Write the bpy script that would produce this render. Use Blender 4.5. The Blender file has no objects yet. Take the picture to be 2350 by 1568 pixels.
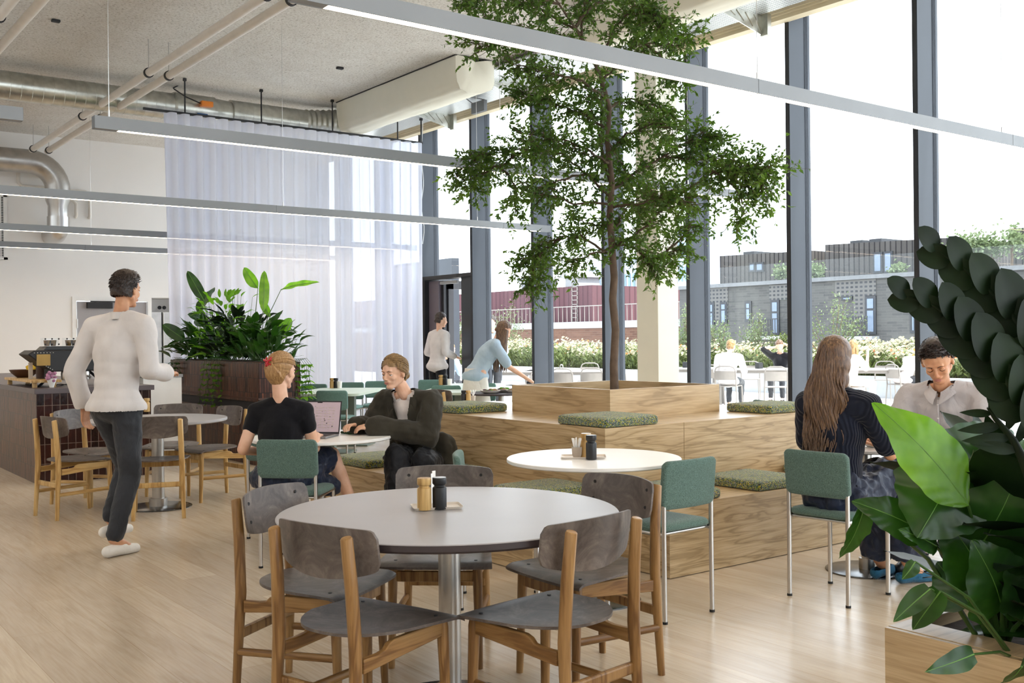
import bpy, bmesh, math, random
import numpy as np
from mathutils import Vector, Matrix, noise
random.seed(7)
PI = math.pi
SC = bpy.context.scene
COL = SC.collection

# ---------------------------------------------------------------- camera
FPX, CH = 2367.0, 1.38
YAW, ROLL = math.radians(37.0), math.radians(-0.556)
_f = Vector((math.sin(YAW), math.cos(YAW), 0)); _r0 = Vector((math.cos(YAW), -math.sin(YAW), 0)); _u0 = Vector((0, 0, 1))
_r = math.cos(ROLL) * _r0 + math.sin(ROLL) * _u0
_u = -math.sin(ROLL) * _r0 + math.cos(ROLL) * _u0
cam_data = bpy.data.cameras.new('camera'); cam = bpy.data.objects.new('camera', cam_data); COL.objects.link(cam)
cam.matrix_world = Matrix(((_r.x, _u.x, -_f.x, 0), (_r.y, _u.y, -_f.y, 0), (_r.z, _u.z, -_f.z, CH), (0, 0, 0, 1)))
cam_data.sensor_width = 36.0; cam_data.lens = FPX / 2350 * 36.0
cam_data.shift_y = -9.2 / 2350; cam_data.clip_start = 0.05; cam_data.clip_end = 600
SC.camera = cam

# ---------------------------------------------------------------- light and exposure
w = bpy.data.worlds.new('sky'); SC.world = w; w.use_nodes = True
bg = w.node_tree.nodes['Background']; bg.inputs[0].default_value = (0.86, 0.93, 1.0, 1); bg.inputs[1].default_value = 1.6
sun_d = bpy.data.lights.new('sun', 'SUN'); sun_d.energy = 3.4; sun_d.angle = math.radians(1.2); sun_d.color = (1, 0.95, 0.87)
sun = bpy.data.objects.new('sun', sun_d); COL.objects.link(sun)
sun.rotation_euler = Vector((-0.12, 0.62, -0.78)).to_track_quat('-Z', 'Y').to_euler()
SC.view_settings.view_transform = 'Standard'; SC.view_settings.look = 'None'
SC.view_settings.gamma = 1.0; SC.view_settings.use_curve_mapping = False
SC.view_settings.exposure = 1.66
def portal(loc, rot, sx, sy):
    d = bpy.data.lights.new('window_portal', 'AREA'); d.shape = 'RECTANGLE'; d.size = sx; d.size_y = sy
    d.cycles.is_portal = True
    o = bpy.data.objects.new('window_portal', d); COL.objects.link(o); o.location = loc; o.rotation_euler = rot
portal((9.75, 5.0, 2.45), (0, math.radians(90), 0), 4.9, 24.0)
portal((5.1, -7.2, 2.45), (math.radians(90), 0, 0), 8.0, 4.9)
portal((-4.3, 6.0, 4.55), (0, math.radians(-90), 0), .75, 25.0)

# ---------------------------------------------------------------- helpers
def ray(px, py):
    return _f + _r * ((px - 1175) / FPX) - _u * ((py - 774.8) / FPX)
def gp(px, py, z=0.0):                     # where a line of sight meets the horizontal plane z
    d = ray(px, py); t = (z - CH) / d.z
    return Vector((d.x * t, d.y * t, z))
def gx(px, py, X):
    d = ray(px, py); t = X / d.x
    return Vector((X, d.y * t, CH + d.z * t))
def gy(px, py, Y):
    d = ray(px, py); t = Y / d.y
    return Vector((d.x * t, Y, CH + d.z * t))

MATS = {}
def srgb(c):
    if isinstance(c, str):
        c = [int(c[i:i + 2], 16) / 255 for i in (0, 2, 4)]
    return tuple(((x / 12.92) if x <= 0.04045 else ((x + 0.055) / 1.055) ** 2.4) for x in c) + (1.0,)
class NT:
    def __init__(s, name):
        s.m = bpy.data.materials.new(name); s.m.use_nodes = True; s.t = s.m.node_tree
        s.b = s.t.nodes['Principled BSDF']; s.out = s.t.nodes['Material Output']
    def n(s, typ, **kw):
        nd = s.t.nodes.new(typ)
        for k, v in kw.items():
            if k in ('i',):
                for a, b in v.items(): nd.inputs[a].default_value = b
            else: setattr(nd, k, v)
        return nd
    def l(s, a, b): s.t.links.new(a, b)
    def ramp(s, fac, stops):
        r = s.n('ShaderNodeValToRGB'); s.l(fac, r.inputs[0]); e = r.color_ramp.elements
        while len(e) < len(stops): e.new(0.5)
        for k, (p, c) in enumerate(stops): e[k].position = p; e[k].color = c if len(c) == 4 else tuple(c) + (1,)
        return r.outputs[0]
    def coord(s, kind='UV', scale=(1, 1, 1), rot=(0, 0, 0), loc=(0, 0, 0)):
        tc = s.n('ShaderNodeTexCoord'); mp = s.n('ShaderNodeMapping')
        mp.inputs['Scale'].default_value = scale; mp.inputs['Rotation'].default_value = rot; mp.inputs['Location'].default_value = loc
        s.l(tc.outputs[kind], mp.inputs[0]); return mp.outputs[0]
    def noise(s, co, scale, detail=3, rough=0.5, dist=0.0, out=0):
        nd = s.n('ShaderNodeTexNoise'); s.l(co, nd.inputs['Vector']); nd.inputs['Scale'].default_value = scale
        nd.inputs['Detail'].default_value = detail; nd.inputs['Roughness'].default_value = rough; nd.inputs['Distortion'].default_value = dist
        return nd.outputs[out]
    def mix(s, f, a, b, mode='MIX'):
        nd = s.n('ShaderNodeMix', data_type='RGBA', blend_type=mode)
        for sock, v in ((nd.inputs[0], f), (nd.inputs[6], a), (nd.inputs[7], b)):
            if hasattr(v, 'is_output'): s.l(v, sock)
            else: sock.default_value = v
        return nd.outputs[2]
    def bump(s, h, strength=0.3, dist=0.01):
        nd = s.n('ShaderNodeBump'); nd.inputs['Strength'].default_value = strength; nd.inputs['Distance'].default_value = dist
        s.l(h, nd.inputs['Height']); s.l(nd.outputs[0], s.b.inputs['Normal'])
    def col(s, v):
        if hasattr(v, 'is_output'): s.l(v, s.b.inputs['Base Color'])
        else: s.b.inputs['Base Color'].default_value = v
    def set(s, rough=None, metal=None, spec=None, **kw):
        if rough is not None: s.b.inputs['Roughness'].default_value = rough
        if metal is not None: s.b.inputs['Metallic'].default_value = metal
        if spec is not None: s.b.inputs['Specular IOR Level'].default_value = spec
        for k, v in kw.items(): s.b.inputs[k].default_value = v
def M(name):
    return MATS[name]
def reg(name, nt):
    MATS[name] = nt.m; return nt
def plain(name, c, rough=0.6, metal=0.0, spec=0.5, var=0.06, vs=6.0, bump=0.0, bs=60.0, **kw):
    t = NT(name); c = srgb(c); co = t.coord('Object')
    f = t.noise(co, vs, 3)
    d = tuple(x * (1 - var * 2) for x in c[:3]) + (1,); h = tuple(min(1, x * (1 + var)) for x in c[:3]) + (1,)
    t.col(t.ramp(f, [(0.3, d), (0.7, h)])); t.set(rough, metal, spec, **kw)
    if bump: t.bump(t.noise(co, bs, 4), bump, 0.004)
    return reg(name, t)

def wood(name, dark, mid, light, scale=1.0, axis=0, rough=0.45, kind='UV', fig=1.0, seam=0.0):
    t = NT(name)
    st = [9, 9, 9]; st[axis] = 0.9
    co = t.coord(kind, tuple(x * scale for x in st))
    base = t.noise(co, 1.0, 4, 0.45, 0.5 * fig)
    st2 = [70, 70, 70]; st2[axis] = 3
    fine = t.noise(t.coord(kind, tuple(x * scale for x in st2)), 1.0, 3)
    wv = t.n('ShaderNodeMath', operation='MULTIPLY'); t.l(base, wv.inputs[0]); wv.inputs[1].default_value = 15.0 * fig
    sn = t.n('ShaderNodeMath', operation='SINE'); t.l(wv.outputs[0], sn.inputs[0])
    mr = t.n('ShaderNodeMapRange'); t.l(sn.outputs[0], mr.inputs[0]); mr.inputs[1].default_value = -1; mr.inputs[2].default_value = 1
    c1 = t.ramp(mr.outputs[0], [(0.0, srgb(dark)), (0.10, srgb(mid)), (1.0, srgb(light))])
    c2 = t.ramp(fine, [(0.35, (0.80, 0.78, 0.74)), (0.6, (1, 1, 1))])
    t.col(t.mix(1.0, c1, c2, 'MULTIPLY')); t.set(rough, spec=0.35)
    t.bump(fine, 0.08, 0.002)
    return reg(name, t)

class MB:
    def __init__(s): s.v = []; s.f = []
    def add(s, vs, fs):
        o = len(s.v); s.v += [tuple(v) for v in vs]; s.f += [tuple(i + o for i in f) for f in fs]; return s
    def box(s, x0, x1, y0, y1, z0, z1, mat=None):
        vs = [Vector((x, y, z)) for x in (x0, x1) for y in (y0, y1) for z in (z0, z1)]
        if mat: vs = [mat @ v for v in vs]
        return s.add(vs, [(0, 1, 3, 2), (4, 6, 7, 5), (0, 4, 5, 1), (2, 3, 7, 6), (0, 2, 6, 4), (1, 5, 7, 3)])
    def prism(s, pts, z0, z1, mat=None):
        n = len(pts); vs = [Vector((p[0], p[1], z)) for z in (z0, z1) for p in pts]
        if mat: vs = [mat @ v for v in vs]
        fs = [tuple(range(n - 1, -1, -1)), tuple(range(n, 2 * n))] + [(i, (i + 1) % n, n + (i + 1) % n, n + i) for i in range(n)]
        return s.add(vs, fs)
    def tube(s, pts, rad, n=10, cap=True, flat=None, up=None):
        pts = [Vector(p) for p in pts]
        if not isinstance(rad, (list, tuple)): rad = [rad] * len(pts)
        vs = []; prev = None
        for i, p in enumerate(pts):
            a = pts[max(i - 1, 0)]; b = pts[min(i + 1, len(pts) - 1)]
            t = (b - a).normalized() if (b - a).length > 1e-9 else Vector((0, 0, 1))
            if prev is None:
                ref = Vector(up) if up else (Vector((0, 0, 1)) if abs(t.z) < 0.9 else Vector((1, 0, 0)))
                x = ref.cross(t).normalized()
            else:
                x = (prev - t * prev.dot(t)).normalized()
            prev = x; y = t.cross(x)
            r = rad[i]; ry = r * (flat if flat else 1)
            for k in range(n):
                a_ = 2 * PI * k / n; vs.append(p + x * (math.cos(a_) * r) + y * (math.sin(a_) * ry))
        m = len(pts); fs = [(i * n + k, i * n + (k + 1) % n, (i + 1) * n + (k + 1) % n, (i + 1) * n + k) for i in range(m - 1) for k in range(n)]
        if cap: fs += [tuple(range(n - 1, -1, -1)), tuple(range((m - 1) * n, m * n))]
        return s.add(vs, fs)
    def lathe(s, prof, n=28, c=(0, 0, 0), mat=None, sx=1, sy=1):
        vs = []
        for r, z in prof:
            for k in range(n):
                a = 2 * PI * k / n; v = Vector((c[0] + r * sx * math.cos(a), c[1] + r * sy * math.sin(a), c[2] + z)); vs.append(mat @ v if mat else v)
        m = len(prof); fs = [(i * n + k, i * n + (k + 1) % n, (i + 1) * n + (k + 1) % n, (i + 1) * n + k) for i in range(m - 1) for k in range(n)]
        if prof[0][0] > 1e-6: fs.append(tuple(range(n - 1, -1, -1)))
        if prof[-1][0] > 1e-6: fs.append(tuple(range((m - 1) * n, m * n)))
        return s.add(vs, fs)
    def ball(s, c, r, n=14, m=9, mat=None):
        if not isinstance(r, (tuple, list)): r = (r, r, r)
        c = Vector(c); vs = []
        for j in range(1, m):
            th = PI * j / m
            for k in range(n):
                a = 2 * PI * k / n; d = Vector((r[0] * math.sin(th) * math.cos(a), r[1] * math.sin(th) * math.sin(a), r[2] * math.cos(th)))
                vs.append(c + (mat @ d if mat else d))
        t = Vector((0, 0, r[2])); vs.append(c + (mat @ t if mat else t)); vs.append(c - (mat @ t if mat else t))
        T = (m - 1) * n
        fs = [(j * n + k, (j + 1) * n + k, (j + 1) * n + (k + 1) % n, j * n + (k + 1) % n) for j in range(m - 2) for k in range(n)]
        fs += [(T, k, (k + 1) % n) for k in range(n)] + [(T + 1, (m - 2) * n + (k + 1) % n, (m - 2) * n + k) for k in range(n)]
        return s.add(vs, fs)
    def cap(s, p0, r0, p1, r1, n=14):          # tapered capsule
        p0 = Vector(p0); p1 = Vector(p1); d = (p1 - p0)
        L = d.length; t = d / L if L > 1e-6 else Vector((0, 0, 1))
        pts = []; rr = []
        for a in (0.02, 0.25, 0.5, 0.75, 1): pts.append(p0 - t * r0 * math.cos(a * PI / 2)); rr.append(r0 * math.sin(a * PI / 2))
        for a in (0, 0.25, 0.5, 0.75, 0.98): pts.append(p1 + t * r1 * math.sin(a * PI / 2)); rr.append(r1 * math.cos(a * PI / 2))
        return s.tube(pts, rr, n)
    def grid(s, fn, nu, nv, closeu=False):
        vs = [fn(i / nu, j / nv) for j in range(nv + 1) for i in range(nu + 1)]
        fs = [(j * (nu + 1) + i, j * (nu + 1) + i + 1, (j + 1) * (nu + 1) + i + 1, (j + 1) * (nu + 1) + i) for j in range(nv) for i in range(nu)]
        return s.add(vs, fs)
    def mesh(s, name, mat, smooth=35):
        me = bpy.data.meshes.new(name); me.from_pydata([tuple(v) for v in s.v], [], s.f); me.update()
        if mat: me.materials.append(M(mat) if isinstance(mat, str) else mat)
        uv = me.uv_layers.new(name='UVMap')
        nl = len(me.loops); vi = np.empty(nl, dtype=np.int32); me.loops.foreach_get('vertex_index', vi)
        co = np.empty(len(me.vertices) * 3); me.vertices.foreach_get('co', co); co = co.reshape(-1, 3)
        pn = np.empty(len(me.polygons) * 3); me.polygons.foreach_get('normal', pn); pn = np.abs(pn.reshape(-1, 3))
        lt = np.empty(len(me.polygons), dtype=np.int32); me.polygons.foreach_get('loop_total', lt)
        ax = np.repeat(np.argmax(pn + np.array([0, 0, 1e-4]), axis=1), lt); c = co[vi]
        u = np.where(ax == 0, c[:, 1], c[:, 0]); v_ = np.where(ax == 2, c[:, 1], c[:, 2])
        uv.data.foreach_set('uv', np.stack([u, v_], 1).ravel())
        if smooth:
            me.shade_smooth(); me.set_sharp_from_angle(angle=math.radians(smooth))
        return me
    def build(s, name, mat, parent=None, smooth=35, bevel=0, seg=2, loc=None, rz=None):
        o = bpy.data.objects.new(name, s.mesh(name, mat, smooth)); COL.objects.link(o)
        if parent: o.parent = parent
        if loc: o.location = loc
        if rz is not None: o.rotation_euler.z = rz
        if bevel:
            b = o.modifiers.new('bevel', 'BEVEL'); b.width = bevel; b.segments = seg; b.limit_method = 'ANGLE'; b.angle_limit = math.radians(40)
        return o
def tag(o, label=None, cat=None, group=None, kind=None):
    if label: o['label'] = label
    if cat: o['category'] = cat
    if group: o['group'] = group
    if kind: o['kind'] = kind
    return o
def thing(name, label, cat, loc=(0, 0, 0), rz=0, group=None, kind=None):
    o = bpy.data.objects.new(name, None); COL.objects.link(o); o.location = loc; o.rotation_euler = (0, 0, rz); o.empty_display_size = 0.1
    return tag(o, label, cat, group, kind)
def dup(root, loc, rz, label, group=None, scale=None):
    r = root.copy(); COL.objects.link(r); r.location = loc; r.rotation_euler = (0, 0, rz); r['label'] = label
    if group: r['group'] = group
    if scale: r.scale = scale
    for ch in root.children:
        c = ch.copy(); COL.objects.link(c); c.parent = r
        for g in ch.children:
            d = g.copy(); COL.objects.link(d); d.parent = c
    return r
def struct(o, label=None):
    o['kind'] = 'structure'
    if label: o['label'] = label
    return o
def rot(rz, c=(0, 0, 0)):
    return Matrix.Translation(Vector(c)) @ Matrix.Rotation(rz, 4, 'Z')
def rrect(w, d, r, n=5):
    pts = []
    for cx, cy, a0 in ((w / 2 - r, d / 2 - r, 0), (-w / 2 + r, d / 2 - r, 90), (-w / 2 + r, -d / 2 + r, 180), (w / 2 - r, -d / 2 + r, 270)):
        for k in range(n + 1):
            a = math.radians(a0 + 90 * k / n); pts.append((cx + r * math.cos(a), cy + r * math.sin(a)))
    return pts
D = math.radians
# ---------------------------------------------------------------- materials
wood('oak_veneer', 'a08763', 'b99f78', 'c6ad88', 1.7, 0, 0.32, fig=1.5)
wood('oak_straight', 'a38a66', 'b79d77', 'c4ab86', 1.8, 0, 0.32, fig=0.9)
wood('oak_chair', '785530', '957044', 'aa8556', 2.2, 2, 0.38, kind='Object', fig=0.7)
wood('oak_chair_rail', '785530', '957044', 'aa8556', 2.2, 0, 0.38, kind='Object', fig=0.7)
wood('oak_chair_light_rail', 'b08a52', 'cba76c', 'd8b880', 2.2, 0, 0.4, kind='Object', fig=0.7)
wood('oak_chair_light', 'b08a52', 'cba76c', 'd8b880', 2.2, 2, 0.4, kind='Object', fig=0.7)
def m_floor():
    t = NT('oak_floor'); co = t.coord('UV', rot=(0, 0, PI / 2))
    br = t.n('ShaderNodeTexBrick'); t.l(co, br.inputs['Vector']); br.offset = 0.37; br.offset_frequency = 2
    for k, v in (('Scale', 1.0), ('Mortar Size', 0.0012), ('Mortar Smooth', 0.2), ('Bias', 0.0), ('Brick Width', 1.75), ('Row Height', 0.205)): br.inputs[k].default_value = v
    br.inputs['Color1'].default_value = srgb('d0c1ab'); br.inputs['Color2'].default_value = srgb('c0b09b'); br.inputs['Mortar'].default_value = srgb('a8937a')
    st = t.noise(t.coord('UV', (7, 0.8, 1)), 1.0, 5, 0.6, 1.5)
    g = t.ramp(st, [(0.3, (0.86, 0.82, 0.77)), (0.52, (1, 1, 1)), (0.75, (1.0, 0.97, 0.94))])
    fine = t.noise(t.coord('UV', (90, 4, 1)), 1.0, 3)
    g2 = t.ramp(fine, [(0.35, (0.9, 0.88, 0.86)), (0.6, (1, 1, 1))])
    t.col(t.mix(1, t.mix(1, br.outputs[0], g, 'MULTIPLY'), g2, 'MULTIPLY')); t.set(0.27, spec=0.6)
    t.bump(fine, 0.04, 0.002); reg('oak_floor', t)
m_floor()
def m_ceiling():
    t = NT('sprayed_ceiling'); co = t.coord('Object')
    a = t.noise(co, 36, 6, 0.75); b = t.noise(co, 3.0, 3)
    c = t.ramp(a, [(0.33, srgb('a29a90')), (0.43, srgb('e8e3db')), (0.6, srgb('f6f3ee'))])
    t.col(t.mix(1, c, t.ramp(b, [(0.3, (0.93, 0.92, 0.91)), (0.7, (1, 1, 1))]), 'MULTIPLY')); t.set(0.95, spec=0.1); t.bump(a, 0.9, 0.03); reg('sprayed_ceiling', t)
m_ceiling()
def m_tile(name, w_, h_, c1, c2, mo, ms=0.004, bias=0.0, rough=0.18, streak=False):
    t = NT(name); co = t.coord('UV')
    br = t.n('ShaderNodeTexBrick'); t.l(co, br.inputs['Vector']); br.offset = 0.0 if not streak else 0.5
    for k, v in (('Scale', 1.0), ('Mortar Size', ms), ('Mortar Smooth', 0.1), ('Bias', bias), ('Brick Width', w_), ('Row Height', h_)): br.inputs[k].default_value = v
    br.inputs['Color1'].default_value = srgb(c1); br.inputs['Color2'].default_value = srgb(c2); br.inputs['Mortar'].default_value = srgb(mo)
    n1 = t.noise(t.coord('UV', (28, 7, 1)), 1.0, 4, 0.7)
    t.col(t.mix(1, br.outputs[0], t.ramp(n1, [(0.3, (0.6, 0.55, 0.55)), (0.62, (1, 1, 1)), (0.8, (1.5, 1.4, 1.3))]), 'MULTIPLY')); t.set(rough, spec=0.3)
    mx = t.n('ShaderNodeMath', operation='ADD'); t.l(t.noise(t.coord('UV', (34, 9, 1)), 1.0, 3), mx.inputs[0])
    iv = t.n('ShaderNodeMath', operation='MULTIPLY'); t.l(br.outputs['Fac'], iv.inputs[0]); iv.inputs[1].default_value = -1.5; t.l(iv.outputs[0], mx.inputs[1])
    t.bump(mx.outputs[0], 0.38, 0.008); reg(name, t)
m_tile('brown_tile', 0.03, 0.16, '6e412a', '25130d', '0c0807', 0.0032, rough=.3)
m_tile('brown_tile_wide', 0.072, 0.19, '3a1c16', '1f1110', '7c6c62', 0.0028)
def m_brick(name, c1, c2, mo, wd=0.24, h=0.075, sc=1.0):
    t = NT(name); co = t.coord('UV')
    br = t.n('ShaderNodeTexBrick'); t.l(co, br.inputs['Vector'])
    for k, v in (('Scale', sc), ('Mortar Size', 0.008), ('Bias', 0.0), ('Brick Width', wd), ('Row Height', h)): br.inputs[k].default_value = v
    br.inputs['Color1'].default_value = srgb(c1); br.inputs['Color2'].default_value = srgb(c2); br.inputs['Mortar'].default_value = srgb(mo)
    n1 = t.noise(co, 0.4, 3); t.col(t.mix(1, br.outputs[0], t.ramp(n1, [(0.3, (0.85, 0.85, 0.86)), (0.7, (1, 1, 1))]), 'MULTIPLY')); t.set(0.9, spec=0.1); reg(name, t)
m_brick('grey_brick', '565654', '4a4a4a', '5c5b59', 0.5, 0.12)
m_brick('red_brick', '634a3e', '574036', '6d5e53', 0.5, 0.14)
def m_hole_brick():
    t = NT('perforated_brick'); co = t.coord('UV')
    ck = t.n('ShaderNodeTexBrick'); ck.offset = 0; t.l(co, ck.inputs['Vector'])
    for k, v in (('Scale', 1.0), ('Mortar Size', 0.05), ('Mortar Smooth', 0.0), ('Brick Width', 0.24), ('Row Height', 0.19)): ck.inputs[k].default_value = v
    ck.inputs['Color1'].default_value = srgb('2d2f33'); ck.inputs['Color2'].default_value = srgb('3a3c40'); ck.inputs['Mortar'].default_value = srgb('595856')
    t.col(ck.outputs[0]); t.set(0.9); reg('perforated_brick', t)
m_hole_brick()
def m_boards(name, c1, c2, gap, wd):
    t = NT(name); co = t.coord('UV')
    ck = t.n('ShaderNodeTexBrick'); ck.offset = 0; t.l(co, ck.inputs['Vector'])
    for k, v in (('Scale', 1.0), ('Mortar Size', wd * 0.13), ('Brick Width', wd), ('Row Height', 12.0)): ck.inputs[k].default_value = v
    ck.inputs['Color1'].default_value = srgb(c1); ck.inputs['Color2'].default_value = srgb(c2); ck.inputs['Mortar'].default_value = srgb(gap)
    t.col(ck.outputs[0]); t.set(0.85, spec=0.1); reg(name, t)
m_boards('dark_timber', '474442', '524f4d', '2a2829', 0.28)
m_boards('red_cladding', '533b3f', '5a4044', '473236', 0.5)
plain('white_wall', 'efedea', 0.8, var=0.015, vs=0.6, spec=0.2)
plain('cream_paint', 'e0ddce', 0.7, var=0.01, spec=0.2)
plain('cream_trim', 'cfc3a6', 0.6, var=0.04, vs=3)
plain('mullion_grey', '2e333b', 0.42, metal=0.2, var=0.05, vs=2)
plain('dark_metal', '26272b', 0.45, metal=0.3)
plain('door_plum', '5d555e', 0.5, var=0.03)
plain('black_metal', '17171a', 0.5)
plain('blue_edge', '23558f', 0.25, spec=0.6)
plain('fixture_grey', '8e9092', 0.5, metal=0.25, var=0.03, vs=2)
plain('fixture_end', '6f7174', 0.45, metal=0.3)
plain('pipe_white', 'dcd6cd', 0.35, var=0.03)
plain('white_plastic', 'ecebe8', 0.4, var=0.02)
plain('chrome', 'c9c6c2', 0.28, metal=1.0, var=0.03, vs=3)
plain('brushed_steel', 'b9b6b1', 0.33, metal=1.0, var=0.06, vs=8)
plain('steel_plate', '6a6a6b', 0.22, metal=1.0, var=0.08, vs=4)
plain('white_top', 'f1f0ee', 0.32, var=0.01)
plain('grey_top', 'a19e9f', 0.36, var=0.03, vs=3, spec=0.55)
plain('dark_edge', '382f31', 0.5)
plain('pale_green_top', 'c5d2c2', 0.4, var=0.02)
plain('green_leg', '7f8a80', 0.5)
plain('counter_top', '53494c', 0.38, var=0.05)
plain('concrete_kerb', '8f9193', 0.85, var=0.04, bump=0.2)
plain('rubber', '141414', 0.7)
plain('soil', '3b2c20', 1.0, bump=0.8, bs=40)
plain('bark', '645243', 0.85, var=0.16, vs=14, bump=0.8, bs=45)
plain('twig', '584837', 0.85, var=0.1)
plain('gold_brown_metal', '7d6238', 0.3, metal=1.0)
plain('orange_plastic', 'd97a20', 0.4)
plain('ink', '1b1b20', 0.6); plain('paper', 'f0eeea', 0.8, var=0.02)
plain('stone_beige', 'b9ab9b', 0.55, var=0.04); plain('tray_beige', 'd9d0c5', 0.45, var=0.02)
plain('mill_black', '131417', 0.42); plain('mill_top_reflection', 'b9bcc2', 0.35)
plain('paving', 'e9e8e6', 0.8, var=0.04, vs=2)
plain('outdoor_metal', '7c7670', 0.5, metal=0.15, var=0.03)
plain('outdoor_top', 'a8a5a1', 0.5, var=0.03)
plain('yellow_fruit', 'd8b21a', 0.45, var=0.1); plain('bowl_brown', '45281c', 0.5)
def fabric(name, c1, c2, sc=420, bump=0.35, rough=0.9):
    t = NT(name); co = t.coord('Object')
    a = t.noise(t.coord('Object', (1, 1, 0.25)), sc, 2, 0.6); b = t.noise(t.coord('Object', (0.25, 0.25, 1)), sc, 2, 0.6)
    m_ = t.n('ShaderNodeMath', operation='ADD'); t.l(a, m_.inputs[0]); t.l(b, m_.inputs[1])
    h = t.n('ShaderNodeMath', operation='MULTIPLY'); t.l(m_.outputs[0], h.inputs[0]); h.inputs[1].default_value = 0.5
    t.col(t.ramp(h.outputs[0], [(0.40, srgb(c1)), (0.60, srgb(c2))])); t.set(rough, spec=0.15); t.bump(h.outputs[0], bump, 0.002)
    t.set(**{'Sheen Weight': 0.15}); return reg(name, t)
fabric('green_fabric', '40534b', '69827a', 620)
fabric('teal_fabric', '4f706a', '7a9a93', 620)
def m_cushion():
    t = NT('speckled_boucle'); co = t.coord('Object')
    v = t.n('ShaderNodeTexVoronoi'); t.l(co, v.inputs['Vector']); v.inputs['Scale'].default_value = 210; v.inputs['Randomness'].default_value = 1
    sp = t.n('ShaderNodeSeparateColor'); t.l(v.outputs['Color'], sp.inputs[0])
    r = t.n('ShaderNodeValToRGB'); r.color_ramp.interpolation = 'CONSTANT'; t.l(sp.outputs[0], r.inputs[0]); e = r.color_ramp.elements
    cs = [(0, '1f3d3a'), (0.24, '3f6b56'), (0.40, '8c9a33'), (0.62, 'c2b03a'), (0.76, '232a3a'), (0.88, '8f93a0')]
    while len(e) < len(cs): e.new(0.5)
    for k, (p, c) in enumerate(cs): e[k].position = p; e[k].color = srgb(c)
    t.col(r.outputs[0]); t.set(0.95, spec=0.1, **{'Sheen Weight': 0.5}); t.bump(v.outputs['Distance'], 0.9, 0.006); reg('speckled_boucle', t)
m_cushion()
def m_recycled():
    t = NT('recycled_board'); co = t.coord('Object')
    a = t.noise(co, 7, 6, 0.72, 1.2); b = t.noise(co, 2.2, 4, 0.6, 2.0)
    c = t.ramp(a, [(0.34, srgb('4a4340')), (0.52, srgb('655c57')), (0.66, srgb('7f766f')), (0.78, srgb('a59a8e'))])
    t.col(t.mix(1, c, t.ramp(b, [(0.35, (0.85, 0.82, 0.80)), (0.65, (1, 1, 1))]), 'MULTIPLY')); t.set(0.42, spec=0.45); t.bump(a, 0.05, 0.002); reg('recycled_board', t)
m_recycled()
def m_galv():
    t = NT('galvanised_duct'); co = t.coord('Object')
    a = t.noise(co, 9, 3); t.col(t.ramp(a, [(0.3, srgb('b4b4ac')), (0.7, srgb('d4d4cc'))])); t.set(0.28, 0.95); reg('galvanised_duct', t)
    t = NT('perforated_tray'); co = t.coord('UV', (1, 1, 1), (0, 0, D(45)))
    br = t.n('ShaderNodeTexBrick'); br.offset = 0.5; t.l(co, br.inputs['Vector'])
    for k, v in (('Scale', 1.0), ('Mortar Size', 0.009), ('Mortar Smooth', 0.1), ('Brick Width', 0.045), ('Row Height', 0.03)): br.inputs[k].default_value = v
    br.inputs['Color1'].default_value = srgb('f0f1f1'); br.inputs['Color2'].default_value = srgb('e6e8e8'); br.inputs['Mortar'].default_value = srgb('9ca2a4')
    t.col(br.outputs[0]); t.set(0.35, 0.35); reg('perforated_tray', t)
m_galv()
def m_glass():
    t = NT('window_glass'); tr = t.n('ShaderNodeBsdfTransparent'); gl = t.n('ShaderNodeBsdfGlossy'); gl.inputs['Roughness'].default_value = 0.02
    tr.inputs[0].default_value = (0.97, 0.985, 0.99, 1)
    lw = t.n('ShaderNodeLayerWeight'); pw = t.n('ShaderNodeMath', operation='POWER'); t.l(lw.outputs['Facing'], pw.inputs[0]); pw.inputs[1].default_value = 5.0
    fr = t.n('ShaderNodeMapRange'); t.l(pw.outputs[0], fr.inputs[0]); fr.inputs[3].default_value = 0.02; fr.inputs[4].default_value = 0.6
    mx = t.n('ShaderNodeMixShader'); t.l(fr.outputs[0], mx.inputs[0]); t.l(tr.outputs[0], mx.inputs[1]); t.l(gl.outputs[0], mx.inputs[2]); t.l(mx.outputs[0], t.out.inputs[0]); reg('window_glass', t)
m_glass()
def m_sheer():
    t = NT('sheer_fabric'); co = t.coord('UV')
    tr = t.n('ShaderNodeBsdfTransparent'); tl = t.n('ShaderNodeBsdfTranslucent'); df = t.n('ShaderNodeBsdfDiffuse')
    tl.inputs[0].default_value = srgb('eceffa'); df.inputs[0].default_value = srgb('dde1f0')
    m1 = t.n('ShaderNodeMixShader'); m1.inputs[0].default_value = 0.55; t.l(df.outputs[0], m1.inputs[1]); t.l(tl.outputs[0], m1.inputs[2])
    lw = t.n('ShaderNodeLayerWeight'); lw.inputs[0].default_value = 0.35
    mr = t.n('ShaderNodeMapRange'); t.l(lw.outputs['Facing'], mr.inputs[0]); mr.inputs[3].default_value = 0.88; mr.inputs[4].default_value = 0.99
    m2 = t.n('ShaderNodeMixShader'); t.l(mr.outputs[0], m2.inputs[0]); t.l(tr.outputs[0], m2.inputs[1]); t.l(m1.outputs[0], m2.inputs[2]); t.l(m2.outputs[0], t.out.inputs[0]); reg('sheer_fabric', t)
m_sheer()
def emit(name, c, s):
    t = NT(name); t.set(0.5); t.col(srgb(c)); t.b.inputs['Emission Color'].default_value = srgb(c); t.b.inputs['Emission Strength'].default_value = s; reg(name, t)
emit('lamp_diffuser', 'ffe6c8', 10.0); emit('screen', 'a08e93', 0.16)
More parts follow.
